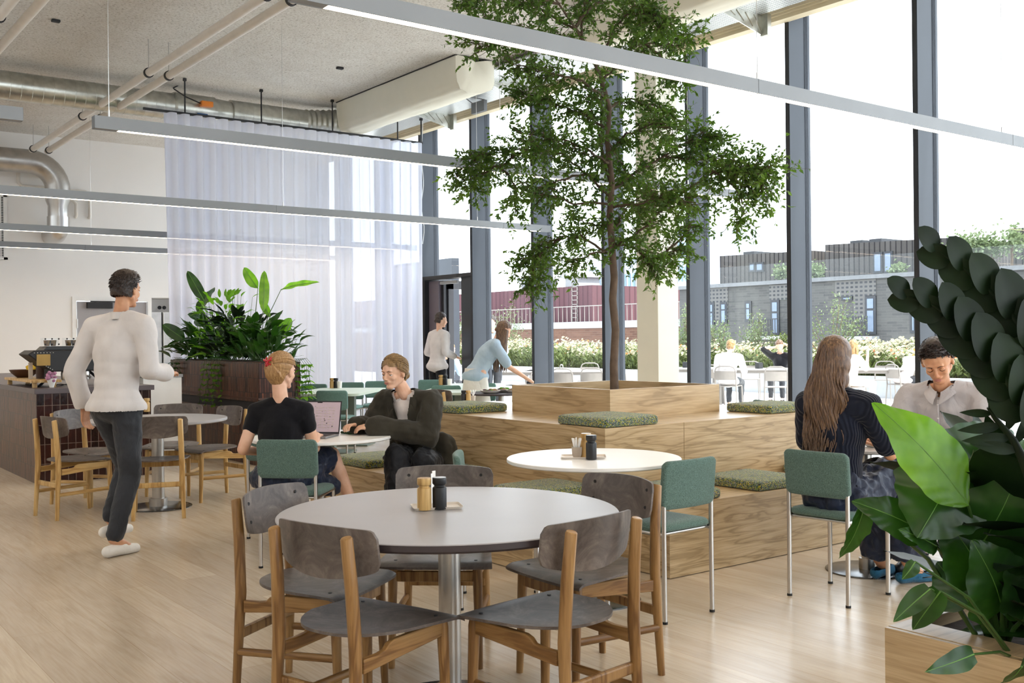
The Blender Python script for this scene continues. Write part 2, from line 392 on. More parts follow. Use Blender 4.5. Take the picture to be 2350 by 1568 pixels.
def leaf(name, c1, c2, rough=0.4, trans=0.35, spec=.5, tint=(1.5, 1.7, 0.55, 1)):
    t = NT(name); co = t.coord('Object'); a = t.noise(co, 9, 3)
    c = t.ramp(a, [(0.3, srgb(c1)), (0.7, srgb(c2))])
    t.col(c); t.set(rough, spec=spec)
    tl = t.n('ShaderNodeBsdfTranslucent'); cc = t.mix(1, c, tint, 'MULTIPLY'); t.l(cc, tl.inputs[0])
    mx = t.n('ShaderNodeMixShader'); mx.inputs[0].default_value = trans; t.l(t.b.outputs[0], mx.inputs[1]); t.l(tl.outputs[0], mx.inputs[2]); t.l(mx.outputs[0], t.out.inputs[0]); reg(name, t)
leaf('tree_leaf', '35521f', '647f36', 0.5, 0.38)
leaf('plant_leaf', '193814', '31581f', 0.34, 0.3)
leaf('plant_leaf_bright', '56862a', '7fae3c', 0.35, 0.5)
leaf('dark_leaf', '0b1a0d', '15290f', 0.5, 0.08, spec=.22)
leaf('vine_leaf', '3f6b22', '6f9a35', 0.35, 0.45)
leaf('meadow_green', '4d5a34', '6e7748', 0.8, 0.3, tint=(1.1, 1.15, .8, 1))
leaf('meadow_cream', '908c74', 'aaa68c', 0.9, 0.3, tint=(1, 1, .95, 1))
leaf('shrub_leaf', '5d6b50', '7d8a68', 0.7, 0.3, tint=(1.1, 1.15, .85, 1))
leaf('orange_petal', 'd0602a', 'e0803c', 0.7, 0.2)
plain('stem_green', '3a5a24', 0.5); plain('leaf_vein', '5d8a3a', 0.5)
# ---------------------------------------------------------------- room shell
ZC = 4.95
def plane_floor():
    b = MB(); b.box(-4.4, 9.62, -7.0, 19.3, -0.15, 0.0); struct(b.build('floor', 'oak_floor', smooth=0))
    b = MB(); b.box(-4.4, 9.15, -7.0, 19.3, ZC, ZC + 0.25); struct(b.build('ceiling', 'sprayed_ceiling', smooth=0))
    b = MB()
    b.box(-4.4, 4.73, 19.1, 19.3, 0, ZC); b.box(4.73, 6.11, 19.1, 19.3, 2.17, ZC); b.box(6.11, 7.25, 19.1, 19.3, 2.18, ZC); b.box(7.25, 9.6, 19.1, 19.3, 0, ZC)
    struct(b.build('wall_back', 'white_wall', smooth=0))
    b = MB(); b.box(-4.4, -4.2, -7.0, 19.3, 0, 4.2); struct(b.build('wall_left', 'white_wall', smooth=0))
    for k in range(7): struct(MB().box(-4.36, -4.34, -6.5 + k * 3.6, -3.1 + k * 3.6, 4.2, ZC).build('window_%d' % (50 + k), 'window_glass', smooth=0)); struct(MB().box(-4.4, -4.2, -3.1 + k * 3.6, -2.9 + k * 3.6, 4.2, ZC).build('trim_%d' % (50 + k), 'mullion_grey', smooth=0))  # unseen high windows, added to light the left side and ceiling
    b = MB(); b.box(-60, -4.4, -30, 50, -.2, 0.0); struct(b.build('bounce_ground', 'paving', smooth=0))  # unseen bright ground, added to bounce daylight up to the ceiling
    b = MB(); b.box(6.11, 7.25, 19.9, 20.0, 0, 2.25); b.box(6.05, 6.11, 19.3, 20.0, 0, 2.25); b.box(7.25, 7.31, 19.3, 20.0, 0, 2.25); b.box(6.05, 7.31, 19.3, 20.0, 2.18, 2.25)
    struct(b.build('wall_alcove', 'white_wall', smooth=0))
plane_floor()
def facade(name_mull, axis, at, ys, z1=4.95):
    pass
# window wall to the right: mullions, head trim, panes
MY = [14.93, 13.41, 11.85, 10.32, 8.78, 7.27, 5.73, 4.2, 2.67, 1.14, -0.4, -1.93, -3.46, -5.0, -6.9]
MY = [19.0, 18.0, 16.45] + MY
def mullion(y):
    r = MB(); r.box(9.30, 9.56, y - 0.05, y, 0, 5.02)
    o = r.build('mullion', 'mullion_grey', smooth=0)
    g = MB(); g.box(9.295, 9.30, y - 0.045, y + 0.004, 0, 5.02); g.box(9.30, 9.56, y, y + 0.006, 0, 5.02); g.build('shaded_inner_face', 'dark_metal', o, smooth=0)  # shade on the room side of the mullion put into a darker material
    g = MB()
    for k in range(3): g.box(9.57 + k * 0.022, 9.577 + k * 0.022, y - 0.056, y + 0.004, 0, 5.02)
    g.box(9.56, 9.66, y - 0.052, y, 0, 5.02); g.build('gasket', 'mullion_grey', o, smooth=0)
    g = MB(); g.box(9.60, 9.622, y + 0.0065, y + 0.0125, 0, 5.02); g.build('glass_edge', 'blue_edge', o, smooth=0)
    o['kind'] = 'structure'; return o
m0 = None
for k, y in enumerate(MY):
    m = mullion(y); m.name = 'trim_%d' % (k + 1)
for k in range(len(MY) - 1):
    y1, y0 = MY[k] - 0.05, MY[k + 1]
    if abs(MY[k + 1] - 13.41) < 0.01:      # the bay with the open terrace door
        b = MB(); b.box(9.60, 9.612, y0, y1, 2.42, 5.03)
    else:
        b = MB(); b.box(9.60, 9.612, y0, y1, 0.06, 5.03)
    o = b.build('window_%d' % (k + 1), 'window_glass', smooth=0); struct(o)
    if abs(MY[k + 1] - 13.41) > 0.01:
        f = MB(); f.box(9.52, 9.66, y0, y1, 0, 0.06); f.build('sill', 'mullion_grey', o, smooth=0)
b = MB(); b.box(9.12, 9.30, -7, 19.1, 4.90, 5.1); b.box(9.17, 9.30, -7, 19.1, 4.83, 4.90); b.box(9.14, 9.17, -7, 19.1, 4.875, 4.90)
struct(b.build('trim_head', 'cream_trim', smooth=0))
b = MB(); b.box(9.30, 9.75, -7, 19.1, 5.03, 5.3); struct(b.build('trim_outer_head', 'mullion_grey', smooth=0))
# unseen glazing added behind the viewer to bring more daylight indoors
struct(MB().box(-4.4, 1.1, -7.1, -6.9, 0, ZC).build('wall_front', 'white_wall', smooth=0))
for k in range(3, 7):
    x = -7 + k * 2.7
    b = MB(); b.box(x, x + 0.06, -7.1, -6.85, 0, ZC); struct(b.build('trim_%d' % (30 + k), 'mullion_grey', smooth=0))
    if k < 6:
        b = MB(); b.box(x + 0.06, x + 2.7, -7.0, -6.99, 0.0, ZC); struct(b.build('window_%d' % (40 + k), 'window_glass', smooth=0))
# door frame of the terrace door, open leaf
dr = thing('door_1', None, None, (9.42, 0, 0)); struct(dr)
b = MB(); ya, yb = 14.88, 13.41
b.box(-0.1, 0.14, yb, ya, 2.36, 2.42)
b.box(-0.1, 0.14, ya - 0.07, ya, 0, 2.36); b.box(-0.06, 0.14, yb, yb + 0.07, 0, 2.36)
b.build('frame', 'dark_metal', dr, smooth=0)
b = MB(); b.box(-0.04, 0.06, 13.48, 13.80, 0, 2.36); b.build('side_panel', 'mullion_grey', dr, smooth=0)
b = MB(); b.box(-0.02, 0.03, 14.50, 14.80, 0.02, 2.34); b.build('fixed_leaf', 'door_plum', dr, smooth=0)
b = MB(); b.box(0.03, 0.08, 14.42, 14.50, 0.02, 2.34); b.box(0.10, 0.95, 14.38, 14.45, 2.20, 2.34); b.box(0.10, 0.2, 14.38, 14.45, 0.02, 2.3); b.box(0.87, 0.95, 14.38, 14.45, 0.02, 2.3); b.box(0.1, 0.95, 14.38, 14.45, 0.02, 0.16)
b.build('open_leaf', 'dark_metal', dr, smooth=0)
b = MB(); b.box(-0.06, -0.02, 13.9, 14.4, 2.27, 2.32); b.build('door_closer', 'fixture_grey', dr, smooth=0)
# far wall door with closer, hinges
d2 = thing('door_2', None, None, (4.73, 19.1, 0)); struct(d2)
b = MB(); b.box(0, 0.07, -0.02, 0.1, 0, 2.17); b.box(1.31, 1.38, -0.02, 0.1, 0, 2.17); b.box(0.07, 1.31, -0.02, 0.1, 2.1, 2.17); b.build('frame', 'white_plastic', d2, smooth=0)
b = MB(); b.box(0.09, 1.30, 0.03, 0.08, 0.01, 2.09); b.build('leaf', 'grey_top', d2, smooth=0)
b = MB(); b.box(0.25, 0.68, -0.05, 0.03, 1.97, 2.07); b.box(0.3, 0.85, -0.06, -0.03, 2.08, 2.10); b.build('door_closer', 'black_metal', d2, smooth=0)
for z in (1.30, 1.62, 0.3):
    b = MB(); b.tube([(0.08, -0.02, z), (0.08, -0.02, z + 0.16)], 0.014, 8); b.build('hinge', 'chrome', d2)
# alcove contents: steel front with dispenser, sockets
t = thing('steel_cupboard', 'brushed steel cupboard front set in the far wall alcove', 'cupboard', (6.13, 19.45, 0))
b = MB(); b.box(0, 0.28, 0, 0.4, 0, 1.92); b.build('door', 'brushed_steel', t, smooth=0); b = MB(); b.box(0.30, 1.1, 0, 0.4, 0, 1.92); b.build('door', 'brushed_steel', t, smooth=0)
b = MB(); b.tube([(0.31, -0.03, 0.8), (0.31, -0.03, 1.9)], 0.013, 8); b.build('handle', 'chrome', t)
b = MB(); b.box(0.58, 0.75, -0.02, 0.0, 1.62, 1.8); b.build('display_panel', 'ink', t, smooth=0)
b = MB(); b.box(0.62, 0.7, -0.028, -0.02, 1.68, 1.74); b.build('display_symbol', 'fixture_grey', t, smooth=0)
t = thing('wall_socket', 'pair of black round sockets on the alcove wall above the steel front', 'socket', (6.5, 19.9, 2.02))
for k in (0, 1):
    b = MB(); b.lathe([(0.0, -0.01), (0.035, -0.01), (0.035, 0.02), (0, 0.02)], 14, mat=Matrix.Translation((0.02 + k * 0.09, 0, 0)) @ Matrix.Rotation(D(90), 4, 'X')); b.build('outlet', 'ink', t)
# ventilation grille on the far wall
t = thing('wall_grille', 'tall slatted black and white ventilation grille on the far wall', 'vent', (3.2, 19.08, 2.78))
b = MB(); b.box(0, 0.5, 0, 0.02, 0, 1.1); b.build('backing', 'ink', t, smooth=0)
b = MB(); b.box(0, 0.5, -0.015, 0, 0, 0.04); b.box(0, 0.5, -0.015, 0, 1.06, 1.1); b.box(0.44, 0.5, -0.015, 0, 0, 1.1); b.box(0, 0.04, -0.015, 0, 0, 1.1)
for k in range(1, 5): b.box(k * 0.1 - 0.01, k * 0.1 + 0.005, -0.012, 0, 0, 1.1)
for k in range(36): b.box(0.02, 0.46, -0.006, 0, 0.05 + k * 0.028, 0.06 + k * 0.028)
b.build('slats', 'white_plastic', t, smooth=0)

# ---------------------------------------------------------------- column
b = MB(); b.box(8.55, 8.89, 8.53, 8.88, 0, ZC); c = b.build('trim_column', 'cream_paint', smooth=0, bevel=0.004); struct(c)

# ---------------------------------------------------------------- ceiling services
def spiral_duct(pts, r, name, label, mat='galvanised_duct', rib=0.13, caps=()):
    t = thing(name, label, 'duct', pts[0])
    P = [Vector(p) - Vector(pts[0]) for p in pts]
    b = MB(); b.tube(P, r, 28); b.build('duct_pipe', mat, t, 50)
    b = MB()
    for i in range(len(P) - 1):
        L = (P[i + 1] - P[i]).length
        if L < 0.6: continue
        n = int(L / rib); d = (P[i + 1] - P[i]).normalized(); u = d.cross(Vector((0, 0, 1))).normalized() if abs(d.z) < .9 else Vector((1, 0, 0)); v = d.cross(u)
        for k in range(1, n):
            c = P[i] + d * (k * L / n)
            b.tube([c + (u * math.cos(a) + v * math.sin(a)) * r for a in [2 * PI * j / 24 for j in range(25)]], 0.0035, 4, cap=False)
    b.build('seam_rings', mat, t, 50)
    return t
t = spiral_duct([(-1.5, 14.38, 4.66), (4.9, 14.38, 4.66)], 0.185, 'ventilation_duct', 'long galvanised spiral duct under the ceiling running left of the damper')
t = thing('duct_damper', 'galvanised damper section with orange actuator in the ceiling duct', 'duct damper', (4.9, 14.38, 4.66))
b = MB(); b.tube([(0, 0, 0), (0.03, 0, 0), (0.03, 0, 0), (0.6, 0, 0), (0.62, 0, 0), (0.85, 0, 0)], [0.19, 0.2, 0.205, 0.205, 0.19, 0.175], 28); b.build('housing', 'galvanised_duct', t, 40)
b = MB(); b.box(0.33, 0.50, -0.30, -0.2, 0.0, 0.075); b.build('actuator', 'orange_plastic', t, bevel=0.01)
b = MB(); b.tube([(0.33, -0.25, 0.04), (0.12, -0.26, 0.1), (-0.02, -0.2, 0.2), (0.0, -0.1, 0.24), (0.08, -0.05, 0.29)], 0.009, 6); b.build('cable', 'black_metal', t)
b = MB(); b.box(0.3, 0.45, -0.206, -0.2, -0.12, -0.09); b.build('sticker', 'blue_edge', t)
t = spiral_duct([(5.75, 14.38, 4.66), (6.9, 14.38, 4.66)], 0.20, 'ventilation_duct', 'short galvanised spiral duct between the damper and the white fabric duct')
t = thing('duct_reducer', 'ringed white and galvanised reducer joining duct to fabric duct', 'duct', (6.9, 14.38, 4.66))
b = MB(); P = []; R_ = []
for k in range(14): P.append((k * 0.045, -0.12 * (k / 13) ** 2, 0)); R_.append(0.19 + 0.02 * (k % 2) + 0.05 * (k / 13))
b.tube(P, R_, 24); b.build('rings', 'galvanised_duct', t, 30)
def fabric_duct(y0, y1, label):
    t = thing('fabric_duct', label, 'duct', (7.27, y0, 4.95))
    L = y1 - y0; prof = [(0.0, 0.0), (0.0, -0.18), (0.02, -0.34), (0.07, -0.42), (0.18, -0.455), (0.32, -0.45), (0.45, -0.42), (0.56, -0.37), (0.6, -0.30), (0.6, -0.12), (0.6, 0)]
    def fn(u, v):
        k = u * (len(prof) - 1); i = min(int(k), len(prof) - 2); f = k - i
        x = prof[i][0] * (1 - f) + prof[i + 1][0] * f; z = prof[i][1] * (1 - f) + prof[i + 1][1] * f
        wv = 0.012 * noise.noise(Vector((x * 6, v * L * 2.2, z * 6))) + 0.006 * noise.noise(Vector((x * 15, v * L * 7, z * 15)))
        return Vector((x + wv, v * L, z + wv))
    b = MB(); b.grid(fn, 30, int(L * 14)); b.build('fabric_skin', 'cream_paint', t, 60)
    for yy in (0.0, L):
        b = MB()
        def fe(u, v, yy=yy):
            p = fn(u, yy / L if L else 0); c = Vector((0.3, yy, -0.05))
            q = c + (Vector((p.x, yy, p.z)) - c) * v
            q.y += (0.05 if yy else -0.05) * math.sin(PI * v) + 0.006 * noise.noise(q * 11); return q
        b.grid(fe, 30, 8); b.build('end_panel', 'cream_paint', t, 60)
    b = MB(); b.box(-0.015, 0.0, 0, L, -0.012, 0); b.box(0.6, 0.615, 0, L, -0.012, 0); b.tube([(0, 0, -0.005), (0.3, -0.03, -0.01), (0.62, 0, -0.005)], 0.008, 6)
    b.build('fixing_rail', 'black_metal', t)
    return t
fabric_duct(10.77, 13.98, 'white fabric air duct with blunt end above the curtain side')
fabric_duct(2.6, 8.5, 'white fabric air duct above the tree top, nearer the viewer')
# perforated tray with brackets
t = thing('perforated_tray', 'white perforated metal tray along the ceiling beside the windows', 'ceiling tray', (7.9, 0, 4.86))
b = MB(); b.box(0, 1.03, -5, 18.9, 0, 0.03); b.build('tray', 'perforated_tray', t, smooth=0)
for nm, y in (('farthest along the tray, over the curtain end', 13.4), ('near the blunt fabric duct end', 11.3), ('nearer the tree crown', 7.3), ('nearest the viewer', 4.3)):
    t = thing('ceiling_bracket', 'galvanised triangular bracket under the perforated tray, ' + nm, 'bracket', (8.1, y, 4.86), group='ceiling brackets')
    b = MB()
    b.add([(0, 0, 0), (0.85, 0, 0), (0.85, 0, -0.22), (0.02, 0, -0.03), (0, 0.012, 0), (0.85, 0.012, 0), (0.85, 0.012, -0.22), (0.02, 0.012, -0.03)], [(0, 1, 2, 3), (7, 6, 5, 4), (0, 4, 5, 1), (1, 5, 6, 2), (2, 6, 7, 3), (3, 7, 4, 0)])
    for k in range(5):
        x = 0.15 + k * 0.14; b.tube([(x, -0.004, -0.015), (x + 0.12, -0.004, -0.04 - k * 0.035)], 0.006, 5)
    b.build('rib_plate', 'galvanised_duct', t, 20)
    b = MB(); b.box(0.84, 0.90, -0.08, 0.02, -0.23, 0.0); b.build('end_plate', 'galvanised_duct', t, 20)
t = thing('junction_box', 'grey metal junction box hanging below the perforated tray', 'box', (8.6, 12.35, 4.64))
b = MB(); b.box(0, 0.06, -0.32, 0, 0, 0.16); b.build('box', 'fixture_end', t, bevel=0.005); b = MB(); b.tube([(0.03, -0.3, 0.16), (-0.3, -0.2, 0.2), (0.03, 0.0, 0.16)], 0.008, 6); b.build('cable', 'fixture_end', t)
# sprinkler pipes
def pipe(x, y0, y1, z, label, clamps, bend=True, r=0.047):
    t = thing('ceiling_pipe', label, 'pipe', (x, y0, z), group='white pipes under the ceiling')
    P = [(0, 0, 0), (0, y1 - y0, 0)]
    if bend:
        P = [(0, 0, 0)] + [(0, y1 - y0 - 0.12, 0), (0, y1 - y0 - 0.05, -0.02), (0, y1 - y0, -0.09), (0, y1 - y0, -0.55)]
    b = MB(); b.tube(P, r, 16); b.build('pipe_run', 'pipe_white', t, 50)
    for y in clamps:
        b = MB(); b.tube([(0, y - y0 - 0.018, 0), (0, y - y0 + 0.018, 0)], r + 0.012, 16); b.build('clamp', 'black_metal', t)
        b = MB(); b.tube([(0, y - y0, r), (0, y - y0, ZC - z)], 0.005, 6); b.build('hanger_rod', 'chrome', t)
    return t
pipe(3.93, 3.0, 18.32, 4.55, 'white ceiling pipe, left one of the long pair crossing to the far wall', [8.9, 12.3, 15.2, 18.2], False)
pipe(4.17, 3.0, 18.32, 4.55, 'white ceiling pipe, right one of the long pair crossing to the far wall', [8.9, 12.3, 15.2, 18.2], False)
pipe(2.30, 3.0, 14.0, 4.55, 'white ceiling pipe in the upper left corner, right one of the pair', [9.6], False)
pipe(2.08, 3.0, 14.0, 4.55, 'white ceiling pipe in the upper left corner, left one of the pair', [11.0], False)
# wall pipework and silver bend
t = thing('silver_duct', 'large shiny duct bending down along the far wall', 'duct', (0.5, 18.6, 4.40))
P = [(0, 0, 0), (3.45, 0, 0)]
for k in range(1, 8):
    a = k / 8 * PI / 2; P.append((3.45 + 0.45 * math.sin(a), 0, -0.45 + 0.45 * math.cos(a)))
b = MB(); b.tube(P + [(3.9, 0, -0.55)], 0.20, 26); b.build('bend', 'brushed_steel', t, 50)
b = MB(); b.tube([(3.9, 0, -0.5), (3.9, 0, -0.62), (3.9, 0, -0.72), (3.9, 0, -0.95)], [0.2, 0.2, 0.165, 0.165], 26); b.build('reducer', 'chrome', t, 40)
b = MB(); b.tube([(3.9, 0, -0.9), (3.9, 0, -1.1)], 0.178, 26); b.build('collar', 'chrome', t, 40)
b = MB(); b.tube([(3.9, 0, -0.93), (3.9, 0, -1.05), (3.9, 0.05, -1.13), (3.9, 0.16, -1.17), (3.9, 0.48, -1.17)], 0.165, 26); b.build('elbow', 'chrome', t, 50)
t = thing('wall_pipe', 'thin white pipe loops fixed on the far wall right of the silver duct', 'pipe', (4.46, 19.04, 0))
b = MB(); b.tube([(0, 0, 4.02), (0.5, 0, 4.02), (0.57, 0, 3.98), (0.57, 0, 3.6), (0.57, 0.05, 3.57)], 0.03, 12); b.build('outer_loop', 'pipe_white', t, 60)
b = MB(); b.tube([(0, 0, 3.86), (0.28, 0, 3.86), (0.34, 0, 3.8), (0.34, 0, 3.6), (0.34, 0.05, 3.57)], 0.03, 12); b.build('inner_loop', 'pipe_white', t, 60)
t = thing('wall_pipe', 'white pipe loop on the far wall left of the silver duct', 'pipe', (3.87, 19.02, 0))
b = MB(); b.tube([(0.03, 0, 4.5), (0, 0, 4.4), (0, 0, 4.1), (0.05, 0, 4.04), (0.5, 0, 4.04)], 0.032, 12); b.build('outer_loop', 'pipe_white', t, 60)
b = MB(); b.tube([(0.35, 0, 4.5), (0.28, 0, 4.45), (0.28, 0, 4.3), (0.34, 0, 4.24), (0.6, 0, 4.24)], 0.032, 12); b.build('inner_loop', 'pipe_white', t, 60)
for nm, px, py in (('near the pipes at top left', 128, 45), ('left of the fabric duct', 780, 154)):
    p = gp(px, py, ZC); b = MB(); b.box(-0.045, 0.045, -0.03, 0.03, -0.03, 0); tag(b.build('ceiling_sensor', 'black_metal', loc=p, smooth=0, bevel=0.008), 'small black sensor on the ceiling ' + nm, 'sensor')

# ---------------------------------------------------------------- pendant light bars
def light_bar(x0, x1, y, label, joints=(), wires=(), z=2.9):
    t = thing('pendant_light_bar', label, 'pendant light', (x0, y, z), group='linear pendant lights'); L = x1 - x0
    b = MB(); b.box(0, L, -0.034, 0.034, -0.072, 0); b.box(0, L, -0.034, -0.027, -0.086, -0.072); b.box(0, L, 0.027, 0.034, -0.086, -0.072)
    b.box(0, 0.16, -0.027, 0.027, -0.084, -0.072); b.box(L - 0.16, L, -0.027, 0.027, -0.084, -0.072)
    b.build('housing', 'fixture_grey', t, smooth=0)
    b = MB(); b.box(0.16, L - 0.16, -0.027, 0.027, -0.083, -0.0725); b.build('diffuser', 'lamp_diffuser', t, smooth=0)
    for s in (-0.003, L): 
        b = MB(); b.box(s, s + 0.003, -0.033, 0.033, -0.085, -0.001); b.build('end_cap', 'fixture_end', t, smooth=0)
    for j in joints:
        b = MB(); b.box(j, j + 0.004, -0.0352, 0.0352, -0.0866, 0.0008); b.build('joint', 'fixture_end', t, smooth=0)
    for wv in wires:
        b = MB(); b.tube([(wv, 0, 0), (wv, 0, 0.05)], 0.006, 6); b.build('wire_grip', 'chrome', t)
        b = MB(); b.tube([(wv, 0, 0.04), (wv, 0, ZC - z)], 0.0022, 5); b.build('suspension_wire', 'chrome', t)
    return t
light_bar(1.89, 9.0, 4.03, 'nearest and largest grey light bar, crossing in front of the tree', (2.97, 5.95), (0.1, 3.0, 5.85))
light_bar(1.94, 8.9, 7.23, 'grey light bar hanging level with the curtain top, its left end visible', (), (0.1, 3.4, 5.75))
light_bar(-4.0, 1.50, 7.26, 'short stub of a light bar entering at the left edge', (), (5.3,))
light_bar(-3.0, 8.9, 10.94, 'grey light bar crossing the middle of the curtain', (7.9, 11.1), (8.0, 10.7))
light_bar(-3.0, 8.9, 14.40, 'grey light bar passing behind the sheer curtain', (8.3,), (10.7,))
light_bar(-2.0, 8.9, 16.98, 'lowest looking light bar farthest away before the far wall', (6.4,), (6.5,))
light_bar(-3.0, 8.9, 0.83, 'unseen grey light bar added over the viewer to brighten the room', (5.4,), (1.0, 6.0))  # this bar and the next are unseen, added to brighten the interior
light_bar(-3.0, 8.9, -2.4, 'unseen grey light bar added behind the viewer to brighten the room', (5.4,), (1.0, 6.0))
t = thing('light_cable', 'thin curled white power cable hanging to the end of a light bar by the mullion', 'cable', (8.85, 14.1, 2.9))
b = MB(); P = [(0.02 * math.sin(k * 0.7), 0.01 * math.cos(k), k * 0.0933) for k in range(22)]; b.tube(P, 0.006, 6); b.build('cord', 'white_plastic', t)

# ---------------------------------------------------------------- curtain
t = thing('sheer_curtain', 'floor length white sheer curtain hanging in pleats from a black rail', 'curtain', (4.60, 13.85, 0))
W_ = 4.05; ZT = 4.43
def cf(u, v):
    x = u * W_; z = ZT * v + 0.02
    ph = 2 * PI * (x / 0.185) + 0.8 * math.sin(x * 2.1)
    amp = 0.045 + 0.02 * math.sin(x * 1.7 + 1)
    amp *= (1.0 if v < 0.95 else 1.0)
    sq = math.tanh(1.8 * math.sin(ph)) / math.tanh(1.8)
    y = amp * sq + 0.012 * math.sin(z * 1.1 + x * 3)
    return Vector((x + 0.018 * math.cos(ph) + (0.10 * (1 - v) if x < 0.4 else 0.0) * (1 - x / 0.4), y, z))
b = MB(); b.grid(cf, 560, 24); b.build('fabric', 'sheer_fabric', t, 80)
t2 = thing('curtain_rail', 'thin black curtain rail hanging on rods from the ceiling', 'curtain rail', (4.60, 13.85, 4.47))
b = MB(); b.box(-0.25, 4.10, -0.015, 0.015, -0.02, 0.012); b.build('rail', 'black_metal', t2, smooth=0)
for x in (0.31, 1.41, 2.53, 3.65, 4.08):
    b = MB(); h = .475 if x < 3.2 else .385; b.tube([(x, 0, 0), (x, 0, h - .03)], 0.011, 8); b.box(x - 0.02, x + 0.02, -0.02, 0.02, h - .035, h); b.build('hanger_rod', 'black_metal', t2)
# ---------------------------------------------------------------- bench island round the tree
BX0, BY0, BX1, BY1 = 4.22, 4.67, 6.37, 6.81
t = thing('bench_island', 'stepped oak veneer seating island around the indoor tree', 'bench', (BX0, BY0, 0))
def bb(x0, x1, y0, y1, z0, z1): return MB().box(x0 - BX0, x1 - BX0, y0 - BY0, y1 - BY0, z0, z1)
bb(BX0 - 0.53, BX0, BY0 + 0.05, BY1 + 0.8, 0.004, 0.415).build('lower_step', 'oak_veneer', t, smooth=0, bevel=0.0015)
bb(BX0, BX1 + 0.25, BY0 - 0.535, BY0 - 0.003, 0.004, 0.415).build('lower_step', 'oak_veneer', t, smooth=0, bevel=0.0015)
bb(BX0, BX0 + 0.685, BY0, BY1, 0.004, 0.82).build('upper_step', 'oak_veneer', t, smooth=0, bevel=0.0015)
bb(BX0 + 0.688, BX1, BY0, BY1, 0.004, 0.82).build('upper_step', 'oak_veneer', t, smooth=0, bevel=0.0015)
px0, px1, py0, py1 = 4.72, 5.81, 5.17, 6.27
pts = MB()
for a in ((px0, px1, py0, py0 + .028), (px0, px1, py1 - .028, py1), (px0, px0 + .028, py0 + .028, py1 - .028), (px1 - .028, px1, py0 + .028, py1 - .028)):
    pts.box(a[0] - BX0, a[1] - BX0, a[2] - BY0, a[3] - BY0, 0.82, 1.02)
pts.build('tree_box', 'oak_straight', t, smooth=0, bevel=0.0012)
bb(px0 + .028, px1 - .028, py0 + .028, py1 - .028, 0.82, 0.90).build('soil', 'soil', t, smooth=0)
def cushion(x0, x1, y0, y1, z, label, h=0.058):
    w_, d_ = x1 - x0, y1 - y0
    b = MB(); pr_ = rrect(w_, d_, 0.025, 4); n = len(pr_); rings = []
    for s_, zz in ((0.012, 0.0), (0.002, 0.006), (0.0, 0.02), (0.0, h - 0.018), (0.004, h - 0.007), (0.012, h - 0.001), (0.03, h)):
        rings.append([(p[0] * (1 - 2 * s_ / w_), p[1] * (1 - 2 * s_ / d_), zz + (0.004 if zz == h else 0)) for p in pr_])
    vs = [v for r in rings for v in r]; fs = [(i * n + k, i * n + (k + 1) % n, (i + 1) * n + (k + 1) % n, (i + 1) * n + k) for i in range(len(rings) - 1) for k in range(n)]
    fs += [tuple(range(n - 1, -1, -1)), tuple(range((len(rings) - 1) * n, len(rings) * n))]
    b.add(vs, fs)
    o = b.build('seat_cushion', 'speckled_boucle', smooth=50, loc=((x0 + x1) / 2, (y0 + y1) / 2, z))
    return tag(o, label, 'cushion', 'speckled green seat cushions')
cushion(4.225, 4.69, 4.675, 5.14, 0.821, 'speckled green square cushion on the upper step corner facing the viewer')
cushion(4.225, 4.69, 6.28, 6.80, 0.821, 'speckled green cushion at the left end of the upper step beside the tree box')
cushion(5.83, 6.33, 4.72, 5.13, 0.821, 'speckled green cushion at the right end of the upper step by the long haired woman')
cushion(4.235, 4.68, 4.15, 4.64, 0.416, 'speckled green cushion on the lower step behind the green chair')
cushion(5.02, 5.50, 4.15, 4.65, 0.416, 'speckled green cushion on the lower step between two green chairs')
cushion(5.88, 6.36, 4.18, 4.66, 0.416, 'speckled green cushion mostly hidden behind the woman on the lower step')
cushion(3.72, 4.21, 4.76, 5.16, 0.416, 'speckled cushion on the left lower step behind the white round table')
cushion(3.72, 4.21, 5.85, 6.5, 0.416, 'speckled cushion the woman in the dark blazer sits on')
cushion(3.72, 4.21, 6.75, 7.3, 0.416, 'speckled cushion on the lower step, behind the woman in the blazer')
# ---------------------------------------------------------------- the tree
TX, TY = 5.27, 5.72
t = thing('indoor_tree', 'slender olive like tree with fine leaves growing from the oak box', 'tree', (TX, TY, 0.90))
rt = random.Random(11)
SR = _r0.copy(); SF = _f.copy()
def tp(px, py, dep=0.0):              # tree coordinates of a silhouette point, dep metres behind or before the trunk
    ds = 7.74 + dep
    p = SR * ((px - 1175) / FPX * ds) + SF * ds
    return Vector((p.x - TX, p.y - TY, CH - (py - 774.8) / FPX * ds - 0.90))
trunk = [tp(1409, 905), tp(1408, 840), tp(1413, 760), tp(1407, 690), tp(1411, 640), tp(1408, 595), tp(1402, 500), tp(1408, 420), tp(1398, 330), tp(1404, 250), tp(1388, 190), tp(1365, 130), tp(1330, 70), tp(1290, 10), tp(1240, -60)]
b = MB(); b.tube(trunk, [0.034, 0.031, 0.03, 0.029, 0.028, 0.027, 0.025, 0.022, 0.02, 0.018, 0.016, 0.013, 0.011, 0.008, 0.005], 12); b.build('trunk', 'bark', t, 60)
br = MB(); lf = MB()
def leafq(p, d, s):
    d = d.normalized(); side = d.cross(Vector((rt.uniform(-1, 1), rt.uniform(-1, 1), rt.uniform(-1, 1)))).normalized(); nrm = side.cross(d)
    w_ = s * 0.22
    lf.add([p, p + d * s * 0.4 + side * w_, p + d * s * 0.42 + nrm * s * 0.06, p + d * s * 0.4 - side * w_, p + d * s + nrm * s * 0.05], [(0, 1, 2), (0, 2, 3), (1, 4, 2), (2, 4, 3)])
